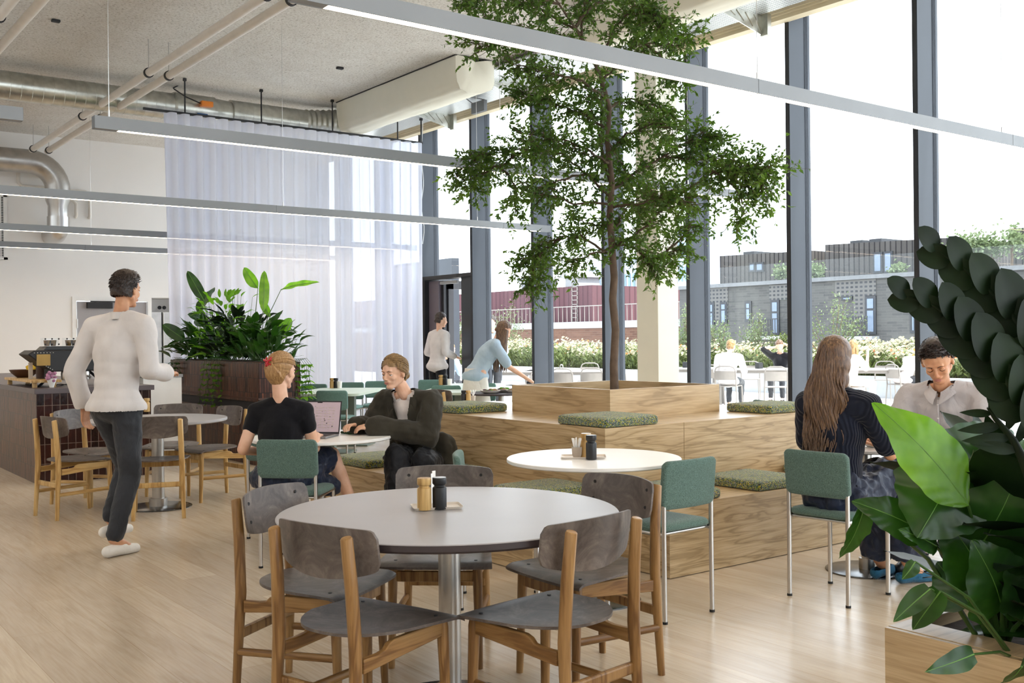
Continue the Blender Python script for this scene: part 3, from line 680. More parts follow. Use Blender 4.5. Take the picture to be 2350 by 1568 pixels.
def twig(p0, dirv, L, nl, r=0.0022):
    P = [p0]; d = dirv.normalized()
    for k in range(5):
        d = (d + Vector((rt.uniform(-.35, .35), rt.uniform(-.35, .35), rt.uniform(-.4, .22)))).normalized(); P.append(P[-1] + d * L / 5)
    br.tube(P, [r, r * .9, r * .8, r * .6, r * .5, r * .3], 4, cap=False)
    for k in range(nl):
        f = rt.uniform(0.15, 1.0) * 5; i = min(int(f), 4); p = P[i].lerp(P[i + 1], f - i)
        dd = (P[i + 1] - P[i]).normalized() * 0.6 + Vector((rt.uniform(-1, 1), rt.uniform(-1, 1), rt.uniform(-1, .6)))
        leafq(p, dd, rt.uniform(0.026, 0.054))
def branch(pts, r0, r1, n, L=0.22, nl=11, spread=0.07):
    P = []
    m = len(pts) - 1
    for i in range(m):
        for k in range(5): P.append(pts[i].lerp(pts[i + 1], k / 5) + Vector([rt.uniform(-1, 1) * 0.012 for _ in range(3)]))
    P.append(pts[-1]); K = len(P)
    br.tube(P, [r0 + (r1 - r0) * i / (K - 1) for i in range(K)], 6)
    for j in range(n):
        f = (rt.random() ** 0.75) * (K - 1.001); i = int(f); p = P[i].lerp(P[i + 1], f - i)
        d = (P[i + 1] - P[i]).normalized() * 0.5 + Vector((rt.uniform(-1, 1), rt.uniform(-1, 1), rt.uniform(-.7, .8)))
        q = p + Vector([rt.gauss(0, spread) for _ in range(3)]) * 0.3
        twig(q, d, L * rt.uniform(0.6, 1.35), nl)
B = [ # silhouette guided limbs: (points with depth), twigs
 ([(1402, 590, 0), (1340, 545, .1), (1290, 545, .2), (1230, 570, .3), (1200, 600, .3)], 46),
 ([(1290, 545, .2), (1245, 580, .2), (1230, 640, .15)], 30),
 ([(1230, 610, .15), (1225, 660, .15)], 16),
 ([(1402, 575, 0), (1350, 590, -.2), (1300, 600, -.35)], 22),
 ([(1412, 570, 0), (1460, 545, -.1), (1505, 500, -.15), (1560, 450, -.2), (1640, 400, -.3), (1700, 385, -.35), (1770, 390, -.4)], 90),
 ([(1640, 400, -.3), (1690, 430, -.35), (1712, 480, -.35), (1700, 515, -.35)], 34),
 ([(1700, 385, -.35), (1745, 410, -.4), (1755, 440, -.4)], 26),
 ([(1640, 400, -.3), (1730, 400, -.3), (1790, 380, -.3)], 24),
 ([(1412, 560, 0), (1470, 575, .2), (1520, 590, .35), (1575, 570, .4)], 42),
 ([(1470, 575, .2), (1490, 610, .2), (1515, 625, .2)], 24),
 ([(1520, 590, .35), (1580, 540, .4), (1590, 510, .4)], 22),
 ([(1402, 450, 0), (1350, 400, .1), (1300, 360, .2), (1220, 340, .3), (1120, 350, .4), (1060, 390, .4)], 92),
 ([(1220, 340, .3), (1150, 380, .35), (1100, 400, .4), (1080, 420, .4)], 40),
 ([(1150, 380, .3), (1190, 430, .3), (1185, 490, .3)], 20),
 ([(1350, 400, .1), (1270, 420, -.2), (1210, 440, -.3)], 26),
 ([(1405, 470, 0), (1330, 470, -.1), (1280, 455, -.2), (1210, 440, -.3)], 24),
 ([(1405, 440, 0), (1460, 400, .2), (1530, 360, .3), (1620, 310, .35), (1640, 330, .35)], 76),
 ([(1530, 360, .3), (1600, 370, .3), (1660, 370, .3)], 38),
 ([(1410, 480, 0), (1470, 470, -.3), (1540, 450, -.4), (1600, 470, -.4)], 44),
 ([(1404, 350, 0), (1440, 310, -.2), (1500, 290, -.3), (1560, 300, -.3)], 42),
 ([(1404, 380, 0), (1350, 340, -.2), (1280, 320, -.35), (1190, 300, -.4)], 52),
 ([(1400, 300, 0), (1340, 260, .2), (1260, 230, .3), (1195, 210, .3)], 60),
 ([(1404, 250, 0), (1440, 230, .3), (1500, 240, .4), (1540, 260, .4)], 44),
 ([(1398, 230, 0), (1340, 190, -.3), (1270, 170, -.4), (1190, 150, -.4)], 56),
 ([(1388, 190, 0), (1440, 130, .1), (1480, 100, .2), (1560, 110, .3), (1590, 80, .3)], 60),
 ([(1480, 100, .2), (1540, 150, .2), (1570, 190, .2)], 30),
 ([(1370, 140, 0), (1300, 100, -.2), (1200, 70, -.3), (1110, 60, -.35)], 60),
 ([(1200, 70, -.3), (1150, 100, -.3), (1100, 110, -.3)], 20),
 ([(1340, 80, 0), (1240, 20, .2), (1150, -10, .3), (1080, 10, .3)], 60),
 ([(1340, 90, 0), (1350, 20, .2), (1340, -40, .3), (1380, -70, .3)], 46),
 ([(1375, 160, 0), (1420, 60, -.1), (1460, 20, -.2), (1500, 30, -.2), (1540, 60, -.2)], 64),
 ([(1290, 10, 0), (1200, -10, -.2), (1120, -40, -.3)], 40),
 ([(1330, 60, 0), (1400, -10, .3), (1470, 10, .4), (1520, 70, .4)], 46),
 ([(1405, 520, 0), (1360, 520, .3), (1320, 500, .4)], 16),
 ([(1402, 330, 0), (1430, 380, .4), (1460, 420, .5)], 30),
 ([(1402, 420, 0), (1380, 300, .4), (1350, 220, .4)], 34),
 ([(1408, 540, 0), (1440, 480, .3), (1500, 440, .4)], 34),
]
for pts_, n_ in B:
    branch([tp(x, y, dd) for x, y, dd in pts_], 0.011, 0.003, int(n_ * 1.9), 0.21, 13)
br.build('branches', 'twig', t, 60)
lf.build('foliage', 'tree_leaf', t, 0)['kind'] = 'stuff'
# ---------------------------------------------------------------- furniture makers
def wood_chair(label, loc, rz, group, light=False):
    """origin on the floor under the seat, front towards local +x"""
    W = 'oak_chair_light' if light else 'oak_chair'; W2_ = W + '_rail'
    t = thing('wooden_chair', label, 'chair', loc, rz, group)
    for s in (-1, 1):
        b = MB(); P = [(-0.240, 0.186 * s, 0), (-0.230, 0.180 * s, 0.2), (-0.220, 0.174 * s, 0.42), (-0.230, 0.168 * s, 0.62), (-0.245, 0.164 * s, 0.768), (-0.246, 0.164 * s, 0.772)]
        b.tube(P, [0.0150, 0.018, 0.0215, 0.021, 0.0195, 0.0165], 16); b.build('back_leg', W, t, 50)
        b = MB(); b.tube([(0.205, 0.185 * s, 0), (0.19, 0.178 * s, 0.40), (0.188, 0.177 * s, 0.428)], [0.0145, 0.021, 0.018], 14); b.build('front_leg', W, t, 50)
        # side rail, deeper behind where it steps down to clear the seat
        b = MB(); y = 0.178 * s; pr_ = [(-0.20, 0.345), (0.19, 0.375), (0.19, 0.425), (-0.06, 0.421), (-0.085, 0.412), (-0.10, 0.397), (-0.13, 0.392), (-0.20, 0.392)]
        vs = [(p[0], y - 0.011, p[1]) for p in pr_] + [(p[0], y + 0.011, p[1]) for p in pr_]; n = len(pr_)
        fs = [tuple(range(n)), tuple(range(2 * n - 1, n - 1, -1))] + [(i, n + i, n + (i + 1) % n, (i + 1) % n) for i in range(n)]
        b.add(vs, fs); b.build('side_rail', W2_, t, 30, bevel=0.004)
        b = MB(); b.tube([(-0.225, 0.185 * s, 0.195), (0.195, 0.18 * s, 0.205)], 0.0125, 10, flat=1.2); b.build('side_stretcher', W2_, t, 50)
    b = MB(); b.box(-0.228, -0.206, -0.18, 0.18, 0.245, 0.285); b.build('back_stretcher', W, t, smooth=0, bevel=0.007)
    b = MB(); b.box(0.182, 0.202, -0.175, 0.175, 0.36, 0.405); b.build('front_rail', W, t, smooth=0, bevel=0.005)
    def seatpt(u, v, top):
        a = 2 * u - 1; y = 0.243 * a
        hw = 1.0
        xb = -0.205 + 0.15 * abs(a) ** 2.6 + .02 * abs(a) ** 12
        xf = 0.238 + 0.012 * (1 - a * a) - 0.008 * abs(a) ** 14
        x = xb + (xf - xb) * v
        wsc = 0.90 + 0.10 * v
        y *= wsc
        z = 0.437 - 0.016 * (1 - a * a) * math.sin(PI * min(1, v * 1.15)) + 0.010 * (1 - v) - (0.012 * max(0, (v - 0.86) / 0.14) ** 2)
        return Vector((x, y, z + (0.006 if top else -0.004)))
    b = MB(); nu, nv = 18, 16
    for top in (1, 0):
        vs = [seatpt(i / nu, j / nv, top) for j in range(nv + 1) for i in range(nu + 1)]
        fs = [(j * (nu + 1) + i, j * (nu + 1) + i + 1, (j + 1) * (nu + 1) + i + 1, (j + 1) * (nu + 1) + i) for j in range(nv) for i in range(nu)]
        if top: fs = [f[::-1] for f in fs]
        b.add(vs, fs)
    N = (nu + 1) * (nv + 1); per = [i for i in range(nu)] + [j * (nu + 1) + nu for j in range(nv)] + [nv * (nu + 1) + i for i in range(nu, 0, -1)] + [j * (nu + 1) for j in range(nv, 0, -1)]
    b.f += [(per[k], per[(k + 1) % len(per)], per[(k + 1) % len(per)] + N, per[k] + N) for k in range(len(per))]
    so = b.build('seat', 'recycled_board', t, 50)
    b = MB()
    for x, y in ((0.165, 0.17), (0.165, -0.17), (-0.09, 0.15), (-0.09, -0.15)): b.lathe([(0, 0.4455), (0.007, 0.4452), (0.0078, 0.438)], 10, (x, y, 0))
    b.build('seat_screws', 'black_metal', so, 50)['kind'] = 'stuff'
    def bk(u, v, top):
        a = 2 * u - 1; y = 0.222 * a
        q_ = max(0, (abs(a) - .88) / .12); cr = .026 * (1 - math.sqrt(max(0, 1 - q_ * q_)))
        zt = 0.797 - 0.010 * a * a - cr; zb = 0.622 + 0.036 * a * a + cr
        z = zb + (zt - zb) * v
        x = -0.222 + 0.055 * a * a - 0.05 * (z - 0.63) / 0.17 * 0.5
        x += 0.016 if abs(a) < 2 else 0
        return Vector((x + (0.0045 if top else -0.0045), y, z))
    b = MB(); nu, nv = 44, 8
    for top in (1, 0):
        vs = [bk(i / nu, j / nv, top) for j in range(nv + 1) for i in range(nu + 1)]
        fs = [(j * (nu + 1) + i, j * (nu + 1) + i + 1, (j + 1) * (nu + 1) + i + 1, (j + 1) * (nu + 1) + i) for j in range(nv) for i in range(nu)]
        if not top: fs = [f[::-1] for f in fs]
        b.add(vs, fs)
    N = (nu + 1) * (nv + 1); per = [i for i in range(nu)] + [j * (nu + 1) + nu for j in range(nv)] + [nv * (nu + 1) + i for i in range(nu, 0, -1)] + [j * (nu + 1) for j in range(nv, 0, -1)]
    b.f += [(per[(k + 1) % len(per)], per[k], per[k] + N, per[(k + 1) % len(per)] + N) for k in range(len(per))]
    bo = b.build('backrest', 'recycled_board', t, 50)
    b = MB()
    for y in (-0.165, 0.165):
        for z in (0.685, 0.755):
            p = bk(0.5 + y / 0.444, 0.5, 1); x = -0.222 + 0.055 * (y / 0.222) ** 2 - 0.05 * (z - 0.63) / 0.17 * 0.5 + 0.0175
            b.lathe([(0, 0.003), (0.0065, 0.003), (0.0072, 0)], 10, mat=Matrix.Translation((x + 0.003, y, z)) @ Matrix.Rotation(D(90), 4, 'Y'))
    b.build('back_screws', 'black_metal', bo, 50)['kind'] = 'stuff'
    return t
def green_chair(label, loc, rz, group, mat='green_fabric'):
    t = thing('upholstered_chair', label, 'chair', loc, rz, group)
    for s in (-1, 1):
        b = MB(); b.tube([(-0.195, 0.172 * s, 0.006), (-0.193, 0.172 * s, 0.45), (-0.194, 0.172 * s, 0.565)], 0.0115, 12); b.build('back_leg', 'chrome', t, 60)
        b = MB(); b.tube([(0.195, 0.172 * s, 0.006), (0.195, 0.172 * s, 0.428), (0.18, 0.172 * s, 0.434)], 0.0115, 12); b.build('front_leg', 'chrome', t, 60)
    b = MB(); b.tube([(-0.195, 0.172, 0.425), (0.19, 0.172, 0.425)], 0.009, 8, flat=1.4); b.tube([(-0.195, -0.172, 0.425), (0.19, -0.172, 0.425)], 0.009, 8, flat=1.4); b.tube([(0.19, -0.172, 0.425), (0.19, 0.172, 0.425)], 0.009, 8); b.tube([(-0.17, -0.172, 0.425), (-0.17, 0.172, 0.425)], 0.009, 8)
    b.build('seat_frame', 'chrome', t, 60)
    for sx in (-1, 1):
        for sy in (-1, 1):
            b = MB(); b.lathe([(0.0135, 0), (0.0135, 0.012)], 12, (sx * 0.195, sy * 0.172, 0)); b.build('foot_cap', 'rubber', t)
    b = MB(); pr_ = rrect(0.40, 0.385, 0.07, 6); n = len(pr_); rings = []
    for s_, zz in ((0.03, 0.430), (0.008, 0.433), (0, 0.443), (0.002, 0.456), (0.012, 0.465), (0.045, 0.4705), (0.10, 0.472)):
        rings.append([(p[0] * (1 - s_ * 5), p[1] * (1 - s_ * 5), zz + 0.006 * math.cos(p[1] * 7) - 0.01 * max(0, p[0]) * 2) for p in pr_])
    vs = [v for r in rings for v in r]; fs = [(i * n + k, i * n + (k + 1) % n, (i + 1) * n + (k + 1) % n, (i + 1) * n + k) for i in range(len(rings) - 1) for k in range(n)]
    fs += [tuple(range(n - 1, -1, -1)), tuple(range((len(rings) - 1) * n, len(rings) * n))]; b.add(vs, fs); b.build('seat', mat, t, 60)
    b = MB(); nu, nv = 36, 8; HW, ZB, ZT, CR = .1875, .5445, .7795, .034
    def gb(u, v, off, ins):
        a_ = 2 * u - 1; y = (HW - ins) * math.sin(a_ * PI / 2) if False else (HW - ins) * a_; q_ = max(0, (abs(y) - (HW - CR)) / CR); c_ = CR * (1 - math.sqrt(max(0, 1 - min(1, q_) ** 2)))
        z0_, z1_ = ZB + ins + c_, ZT - ins - c_; z = z0_ + (z1_ - z0_) * v
        return Vector((-.205 - (z - .54) * .09 + .56 * y * y + off, y, z))
    N = (nu + 1) * (nv + 1); layers = ((-.015, .006), (-.008, 0), (.008, 0), (.015, .006))
    for off, ins in layers: b.v += [tuple(gb(i / nu, j / nv, off, ins)) for j in range(nv + 1) for i in range(nu + 1)]
    q = [(j * (nu + 1) + i, j * (nu + 1) + i + 1, (j + 1) * (nu + 1) + i + 1, (j + 1) * (nu + 1) + i) for j in range(nv) for i in range(nu)]
    b.f += [f[::-1] for f in q] + [tuple(k + 3 * N for k in f) for f in q]
    per = [i for i in range(nu)] + [j * (nu + 1) + nu for j in range(nv)] + [nv * (nu + 1) + i for i in range(nu, 0, -1)] + [j * (nu + 1) for j in range(nv, 0, -1)]
    for l in range(3): b.f += [(per[k] + l * N, per[(k + 1) % len(per)] + l * N, per[(k + 1) % len(per)] + (l + 1) * N, per[k] + (l + 1) * N) for k in range(len(per))]
    us = sorted({i for f in b.f for i in f}); mp = {a: k for k, a in enumerate(us)}; b.v = [b.v[i] for i in us]; b.f = [tuple(mp[i] for i in f) for f in b.f]
    b.build('backrest', mat, t, 60)
    return t
def round_table(label, c, r, z, top, edge, rc=0.04, rb=0.26, th=0.026, cat='table', name='round_table', legmat='brushed_steel'):
    t = thing(name, label, cat, (c[0], c[1], 0))
    b = MB(); b.lathe([(0, z - th), (r - 0.008, z - th), (r, z - th * 0.75), (r, z - 0.003)], 96); b.build('table_edge', edge, t, 40)
    b = MB(); b.lathe([(r, z - 0.003), (r - 0.003, z), (0, z)], 96); b.build('table_top', top, t, 40)
    b = MB(); b.lathe([(rc, 0.01), (rc, z - th)], 32); b.build('pedestal', legmat, t, 40)
    b = MB(); b.lathe([(rc * 1.45, 0.008), (rc * 1.45, 0.075), (rc, 0.078)], 32); b.build('pedestal_collar', legmat, t, 40)
    b = MB(); b.lathe([(rb, 0), (rb, 0.006), (rb - 0.01, 0.01), (0, 0.013)], 64); b.build('base_plate', 'steel_plate' if legmat != 'dark_metal' else 'dark_metal', t, 40)
    return t
def mill(loc, label, mat, h=0.115, topmat=None, group=None, s=1.0):
    t = thing('pepper_mill', label, 'mill', loc); t.scale = (s, s, s)
    if group: t['group'] = group
    b = MB(); b.lathe([(0, 0), (0.0245, 0), (0.025, 0.002), (0.025, 0.072), (0.0235, 0.076), (0.019, 0.079), (0.019, 0.086)], 28); b.build('body', mat, t, 35)
    b = MB(); b.lathe([(0.019, 0.084), (0.0225, 0.0865), (0.0248, 0.090), (0.0248, 0.108), (0.0235, 0.111)] + ([(0, 0.112)] if not topmat else []), 28); b.build('head', mat, t, 35)
    if topmat:
        b = MB(); b.lathe([(0.0235, 0.111), (0, 0.1125)], 28); b.build('cap', topmat, t, 35)  # light reflected on the mill top is put in as a pale colour
    return t
def tray(loc, rz, label, w_=0.24, d_=0.15, mat='tray_beige'):
    t = thing('tray', label, 'tray', loc, rz); b = MB()
    n = 20; o_ = rrect(w_, d_, 0.012, 4); n = len(o_)
    rings = [([(p[0] * .93, p[1] * .9, 0.0) for p in o_]), ([(p[0], p[1], 0.010) for p in o_]), ([(p[0] * .985, p[1] * .975, 0.0105) for p in o_]), ([(p[0] * .93, p[1] * .9, 0.003) for p in o_])]
    vs = [v for r in rings for v in r]; fs = [(i * n + k, i * n + (k + 1) % n, (i + 1) * n + (k + 1) % n, (i + 1) * n + k) for i in range(3) for k in range(n)]
    fs += [tuple(range(n - 1, -1, -1)), tuple(range(3 * n, 4 * n))]; b.add(vs, fs); b.build('rim', mat, t, 30)
    return t

# ---------------------------------------------------------------- big grey table in front
TB = (2.12, 3.215)
round_table('large round grey topped table with steel pedestal in the foreground', TB, 0.632, 0.735, 'grey_top', 'dark_edge', 0.041, 0.30, 0.03)
ch = wood_chair('wooden chair nearest the viewer, left of the table pedestal, back turned to us', (1.675, 3.055, 0), D(17), 'wooden chairs around the grey table')
def wc(label, loc, deg, group, src=ch): return dup(src, loc, D(deg), label, group)
WG = 'wooden chairs around the grey table'
wc('wooden chair in front, right of the table pedestal, back turned to us', (2.21, 2.73, 0), 98, WG)
wc('wooden chair at the left side of the grey table with a pale scuffed backrest', (1.80, 3.68, 0), -57, WG)
wc('wooden chair at the right side of the grey table, in front of a green chair', (2.77, 3.19, 0), 178, WG)
wc('wooden chair at the far side of the grey table with its backrest behind the mills', (2.46, 3.80, 0), 230, WG)
mz = 0.735
tray((gp(1002, 1166, mz) + Vector((0, 0, 0.0005))), D(-24), 'small beige tray under two mills on the grey table', 0.19, 0.12)
mill(gp(974, 1170, mz + .003), 'light oak pepper mill on the grey table', 'oak_chair_light', s=1.07)
mill(gp(1009, 1168, mz + .003), 'black mill with a pale top reflection on the grey table', 'mill_black', topmat='mill_top_reflection', s=1.07)
t = thing('sugar_sachet', 'folded white paper sachets standing between the two mills on the grey table', 'sachet', gp(992, 1158, mz + .004))
b = MB(); b.box(-0.012, 0.012, -0.001, 0.001, 0, 0.12, rot(0.7)); b.build('packet', 'paper', t, smooth=0)
b = MB(); b.box(0.005, 0.022, 0.003, 0.005, 0, 0.128, rot(0.2)); b.build('packet', 'paper', t, smooth=0)
# ---------------------------------------------------------------- white table
TW = (3.60, 4.075)
round_table('round white topped table with steel pedestal in front of the bench island', TW, 0.457, 0.745, 'white_top', 'white_plastic', 0.027, 0.24, 0.022)
gc = green_chair('green chair to the right of the white table with its back to the window light', (3.71, 3.71, 0), D(92), 'green fabric chairs')
def gcd(label, loc, deg, sc=None, src=gc): return dup(src, loc, D(deg), label, 'green fabric chairs', sc)
gcd('green chair left of the white table, only its curved top edge visible', (3.19, 4.36, 0), -37)
tray(gp(1339, 1051, 0.745) + Vector((0, 0, .0005)), D(-40), 'shallow stoneware tray on the white table', 0.235, 0.14)
cp = thing('straw_cup', 'small stoneware cup holding white paper straws on the white table', 'cup', gp(1324, 1050, 0.748))
b = MB(); b.lathe([(0, 0), (0.019, 0), (0.025, 0.015), (0.028, 0.055), (0.026, 0.055), (0.023, 0.012), (0, 0.008)], 24); b.build('cup', 'stone_beige', cp)
rs = random.Random(3)
for k in range(16):
    a = rs.uniform(0, 2 * PI); q = 0.018 * rs.random() ** .5; b = MB()
    b.tube([(q * .4 * math.cos(a), q * .4 * math.sin(a), 0.012), (q * 1.9 * math.cos(a), q * 1.9 * math.sin(a), 0.098 + rs.uniform(-.006, .006))], 0.0032, 8); b.build('straw', 'paper', cp)
mill(gp(1345, 1049, 0.748) , 'oak mill behind the black one on the white table', 'oak_chair_light', topmat='mill_top_reflection', s=1.12)
mill(gp(1357, 1054, 0.748), 'black mill on the white table', 'mill_black', topmat='mill_top_reflection', s=1.12)
# ---------------------------------------------------------------- right hand table and chairs
TR = (5.27, 3.57)
round_table('small round pale table between the long haired woman and the man', TR, 0.36, 0.735, 'white_top', 'tray_beige', 0.032, 0.235, 0.022)
gcd('green chair the long haired woman sits on, back turned to us', (4.655, 3.325, 0), 4)
gcd('green chair behind the man in the pale shirt', (6.12, 3.42, 0), 182)
gcd('green chair edge visible behind the man, at the right of his elbow', (6.75, 3.05, 0), 200)
gcd('green chair by the window, its top peeking over the cushion', (7.35, 6.3, 0), 150)
# plates and food on that table
def plate(loc, label, r=0.1, food=True, mat='tray_beige', seed=1):
    t = thing('plate', label, 'plate', loc); b = MB()
    b.lathe([(0, 0), (r * .55, 0), (r * .9, 0.02), (r, 0.036), (r * .97, 0.037), (r * .86, 0.022), (r * .5, 0.006), (0, 0.005)], 36); b.build('dish', mat, t, 50)
    if food:
        q = random.Random(seed)
        for nm, m_, cnt in (('bread', 'oak_chair', 3), ('salad', 'plant_leaf_bright', 5), ('filling', 'red_cladding', 3)):
            b = MB()
            for k in range(cnt):
                a = q.uniform(0, 2 * PI); d = q.uniform(0, r * .55); b.ball((d * math.cos(a), d * math.sin(a), 0.025 + q.uniform(0, .02)), (q.uniform(.02, .035), q.uniform(.02, .03), q.uniform(.008, .016)), 10, 7)
            b.build(nm, m_, t, 60)['kind'] = 'stuff'
    return t
plate(Vector((5.20, 3.45, 0.736)), 'bowl plate with an open sandwich beside the long haired woman', 0.095, seed=4)
plate(Vector((5.42, 3.70, 0.736)), 'second food plate in front of the man', 0.09, seed=5)
b = MB(); b.lathe([(0, 0), (0.024, 0), (0.03, 0.085), (0.028, 0.085), (0.022, 0.005), (0, 0.004)], 20); tag(b.build('paper_cup', 'white_plastic', loc=(5.12, 3.72, 0.736)), 'white cup behind the sandwich plate on the small table', 'cup')
# ---------------------------------------------------------------- laptop table
TL = (3.12, 6.27)
round_table('round pale table carrying the laptop between the two seated women', TL, 0.47, 0.735, 'white_top', 'white_plastic', 0.03, 0.24, 0.022)
gcd('green chair the woman in the black top sits on, back turned to us', (2.79, 5.93, 0), 47)
gcd('teal chair beyond the black top woman, only its left edge visible', (3.09, 6.76, 0), 25)
lp = thing('laptop', 'open grey laptop with a pinkish screen on the pale round table', 'laptop', (3.03, 6.24, 0.736), D(40))
b = MB(); b.box(-0.11, 0.11, -0.155, 0.155, 0, 0.013); b.build('base', 'fixture_grey', lp, smooth=0, bevel=0.004)
b = MB(); b.box(-0.07, 0.06, -0.14, 0.14, 0.013, 0.0145); b.build('keyboard', 'ink', lp, smooth=0)
LM = Matrix.Translation((0.11, 0, 0.012)) @ Matrix.Rotation(D(14), 4, 'Y')
b = MB(); b.box(0, 0.006, -0.155, 0.155, 0, 0.222, LM); b.build('lid', 'ink', lp, smooth=0, bevel=0.002)
b = MB(); b.box(-0.0008, 0, -0.148, 0.148, 0.012, 0.214, LM); so = b.build('screen', 'screen', lp, smooth=0)
rs = random.Random(9); b = MB(); b.box(-0.0014, -0.0009, -0.018, 0.018, 0.208, 0.214, LM)
for y, z in ((.09, .18), (.09, .16), (.03, .185), (.035, .13), (.015, .12), (.035, .105), (.05, .095), (.035, .08), (-.04, .10), (-.045, .09), (.0, .055), (-.08, .115), (-.10, .05), (.06, .135), (-.06, .07), (-.02, .15), (.06, .06), (.1, .1)):
    s_ = rs.uniform(.0015, .004); b.box(-0.0014, -0.0009, y - s_, y + s_, z - s_, z + s_ * 1.2, LM)
b.build('screen_marks', 'ink', so, smooth=0)['kind'] = 'stuff'
b = MB()
for y in (0.11, 0.08, 0.05, 0.02, -0.01, -0.04, -0.07, -0.1):
    for z in range(8): b.box(-0.0013, -0.0009, y - .010, y + .004, 0.04 + z * .019, 0.044 + z * .019, LM)
b.build('screen_text', 'stone_beige', so, smooth=0)['kind'] = 'stuff'
ph = thing('phone', 'black phone lying on the round table in front of the blazer woman', 'phone', gp(823, 993, 0.736) , D(30))
b = MB(); b.box(-0.035, 0.035, -0.07, 0.07, 0, 0.009); b.build('body', 'ink', ph, smooth=0, bevel=0.004)
b = MB(); b.tube([(0, -.02, .012), (.03, -.07, .008), (-.01, -.12, .006), (-.05, -.1, .006), (-.07, -.03, .008)], 0.009, 8); tag(b.build('lanyard', 'plant_leaf', loc=gp(800, 993, 0.738)), 'dark green lanyard strap curled beside the phone', 'strap')
# ---------------------------------------------------------------- left table group
TG = (2.80, 8.62)
round_table('round grey table with steel pedestal at the left behind the walking man', TG, 0.56, 0.735, 'grey_top', 'grey_top', 0.05, 0.27, 0.026)
LG = 'pale oak chairs at the left table'
cl = wood_chair('light oak chair at the left table, leftmost, by the tiled counter', (2.17, 8.70, 0), D(12), LG, True)
wc('light oak chair nearest the viewer at the left table, beside the walking man', (2.68, 8.23, 0), 71, LG, cl)
wc('light oak chair at the right side of the left table, seen from its side', (3.33, 8.80, 0), 187, LG, cl)
wc('light oak chair at the far right of the left table before the planter', (3.17, 9.32, 0), 236, LG, cl)
wc('light oak chair at the far left of the left table with sunlit white backrest', (2.42, 9.25, 0), 300, LG, cl)
mill(gp(337, 945, mz), 'oak mill on the left round table', 'oak_chair_light', s=1.1)
# ---------------------------------------------------------------- plants
def cp(px, py, zc):                     # point on a line of sight at depth zc along the view direction
    return ray(px, py) * zc + Vector((0, 0, CH))
def blade(b, base, tip, width, face, sag=0.0, fold=0.25, prof='ovate', wav=0.0, n=12, m=6, seed=0, bend=0.0, rip=0.0):
    """leaf blade from base to tip; face = rough facing normal"""
    base = Vector(base); tip = Vector(tip); d = tip - base; L = d.length; t = d / L
    nn = Vector(face); nn = (nn - t * nn.dot(t)).normalized(); s = t.cross(nn)
    def wd(v):
        if prof == 'ovate': return (math.sin(PI * min(1, v ** 0.62)) ** 0.72) * (1 - 0.12 * v) * (1 + .03 * math.sin(v * 31 + seed))
        if prof == 'lance': return math.sin(PI * v ** 0.8) ** 0.9
        if prof == 'paddle': return (min(1, v * 5) ** .6) * math.sin(PI * (0.12 + 0.88 * v)) ** 0.55 if v < 1 else 0
        if prof == 'round': return math.sin(PI * v ** 0.85) ** 0.55
        if prof == 'heart': return (math.sin(PI * (0.1 + 0.9 * v) ** 0.7) ** 0.8) if v < 1 else 0
        return math.sin(PI * v)
    rr = random.Random(seed)
    def fn(u, v):
        a = 2 * u - 1; w_ = wd(v) * width / 2
        p = base + t * (L * v) + s * (a * w_)
        up = -sag * L * (v ** 2) + 0
        p += Vector((0, 0, 1)) * up
        p += nn * (fold * abs(a) * w_ + bend * L * math.sin(PI * v) + rip * L * math.sin((v - abs(a) * .22) * 46) * abs(a) * (1 - abs(a) * .4) + wav * L * math.sin(v * 17 + seed + (2 if a > 0 else 0)) * abs(a) ** 1.5 * 0.35)
        return p
    b.grid(fn, m, n)
    return lambda v: base + t * (L * v) + Vector((0, 0, 1)) * (-sag * L * v * v) + nn * (bend * L * math.sin(PI * v))
def rib(b, f, r=0.003, n=6):
    b.tube([f(k / n) for k in range(n + 1)], [r * (1 - 0.7 * k / n) for k in range(n + 1)], 5)
VIEW = -_f
# dark tiled planter wall
t = thing('tiled_planter', 'long planter clad in glossy dark brown tiles, filled with foliage', 'planter', (4.55, 10.62, 0))
W2, L2 = 0.49, 2.85
b = MB(); b.box(0, W2, 0, L2, 0.70, 1.135); b.build('planter_trough', 'brown_tile', t, smooth=0, bevel=0.004)
b = MB(); b.box(0.0, W2, 0.0, L2, 0.0, 0.60); b.build('planter_base', 'brown_tile', t, smooth=0, bevel=0.004)
b = MB(); b.box(0.03, W2 - 0.03, 0.03, L2 - 0.03, 0.60, 0.70); b.build('recess', 'ink', t, smooth=0)
b = MB(); b.box(-0.012, W2 + .012, -0.012, L2 + .012, 0.725, 0.745); b.build('ledge', 'bowl_brown', t, smooth=0)
b = MB(); b.box(0.03, W2 - 0.03, 0.03, L2 - 0.03, 1.135, 1.14); b.build('soil', 'soil', t, smooth=0)
rp = random.Random(21)
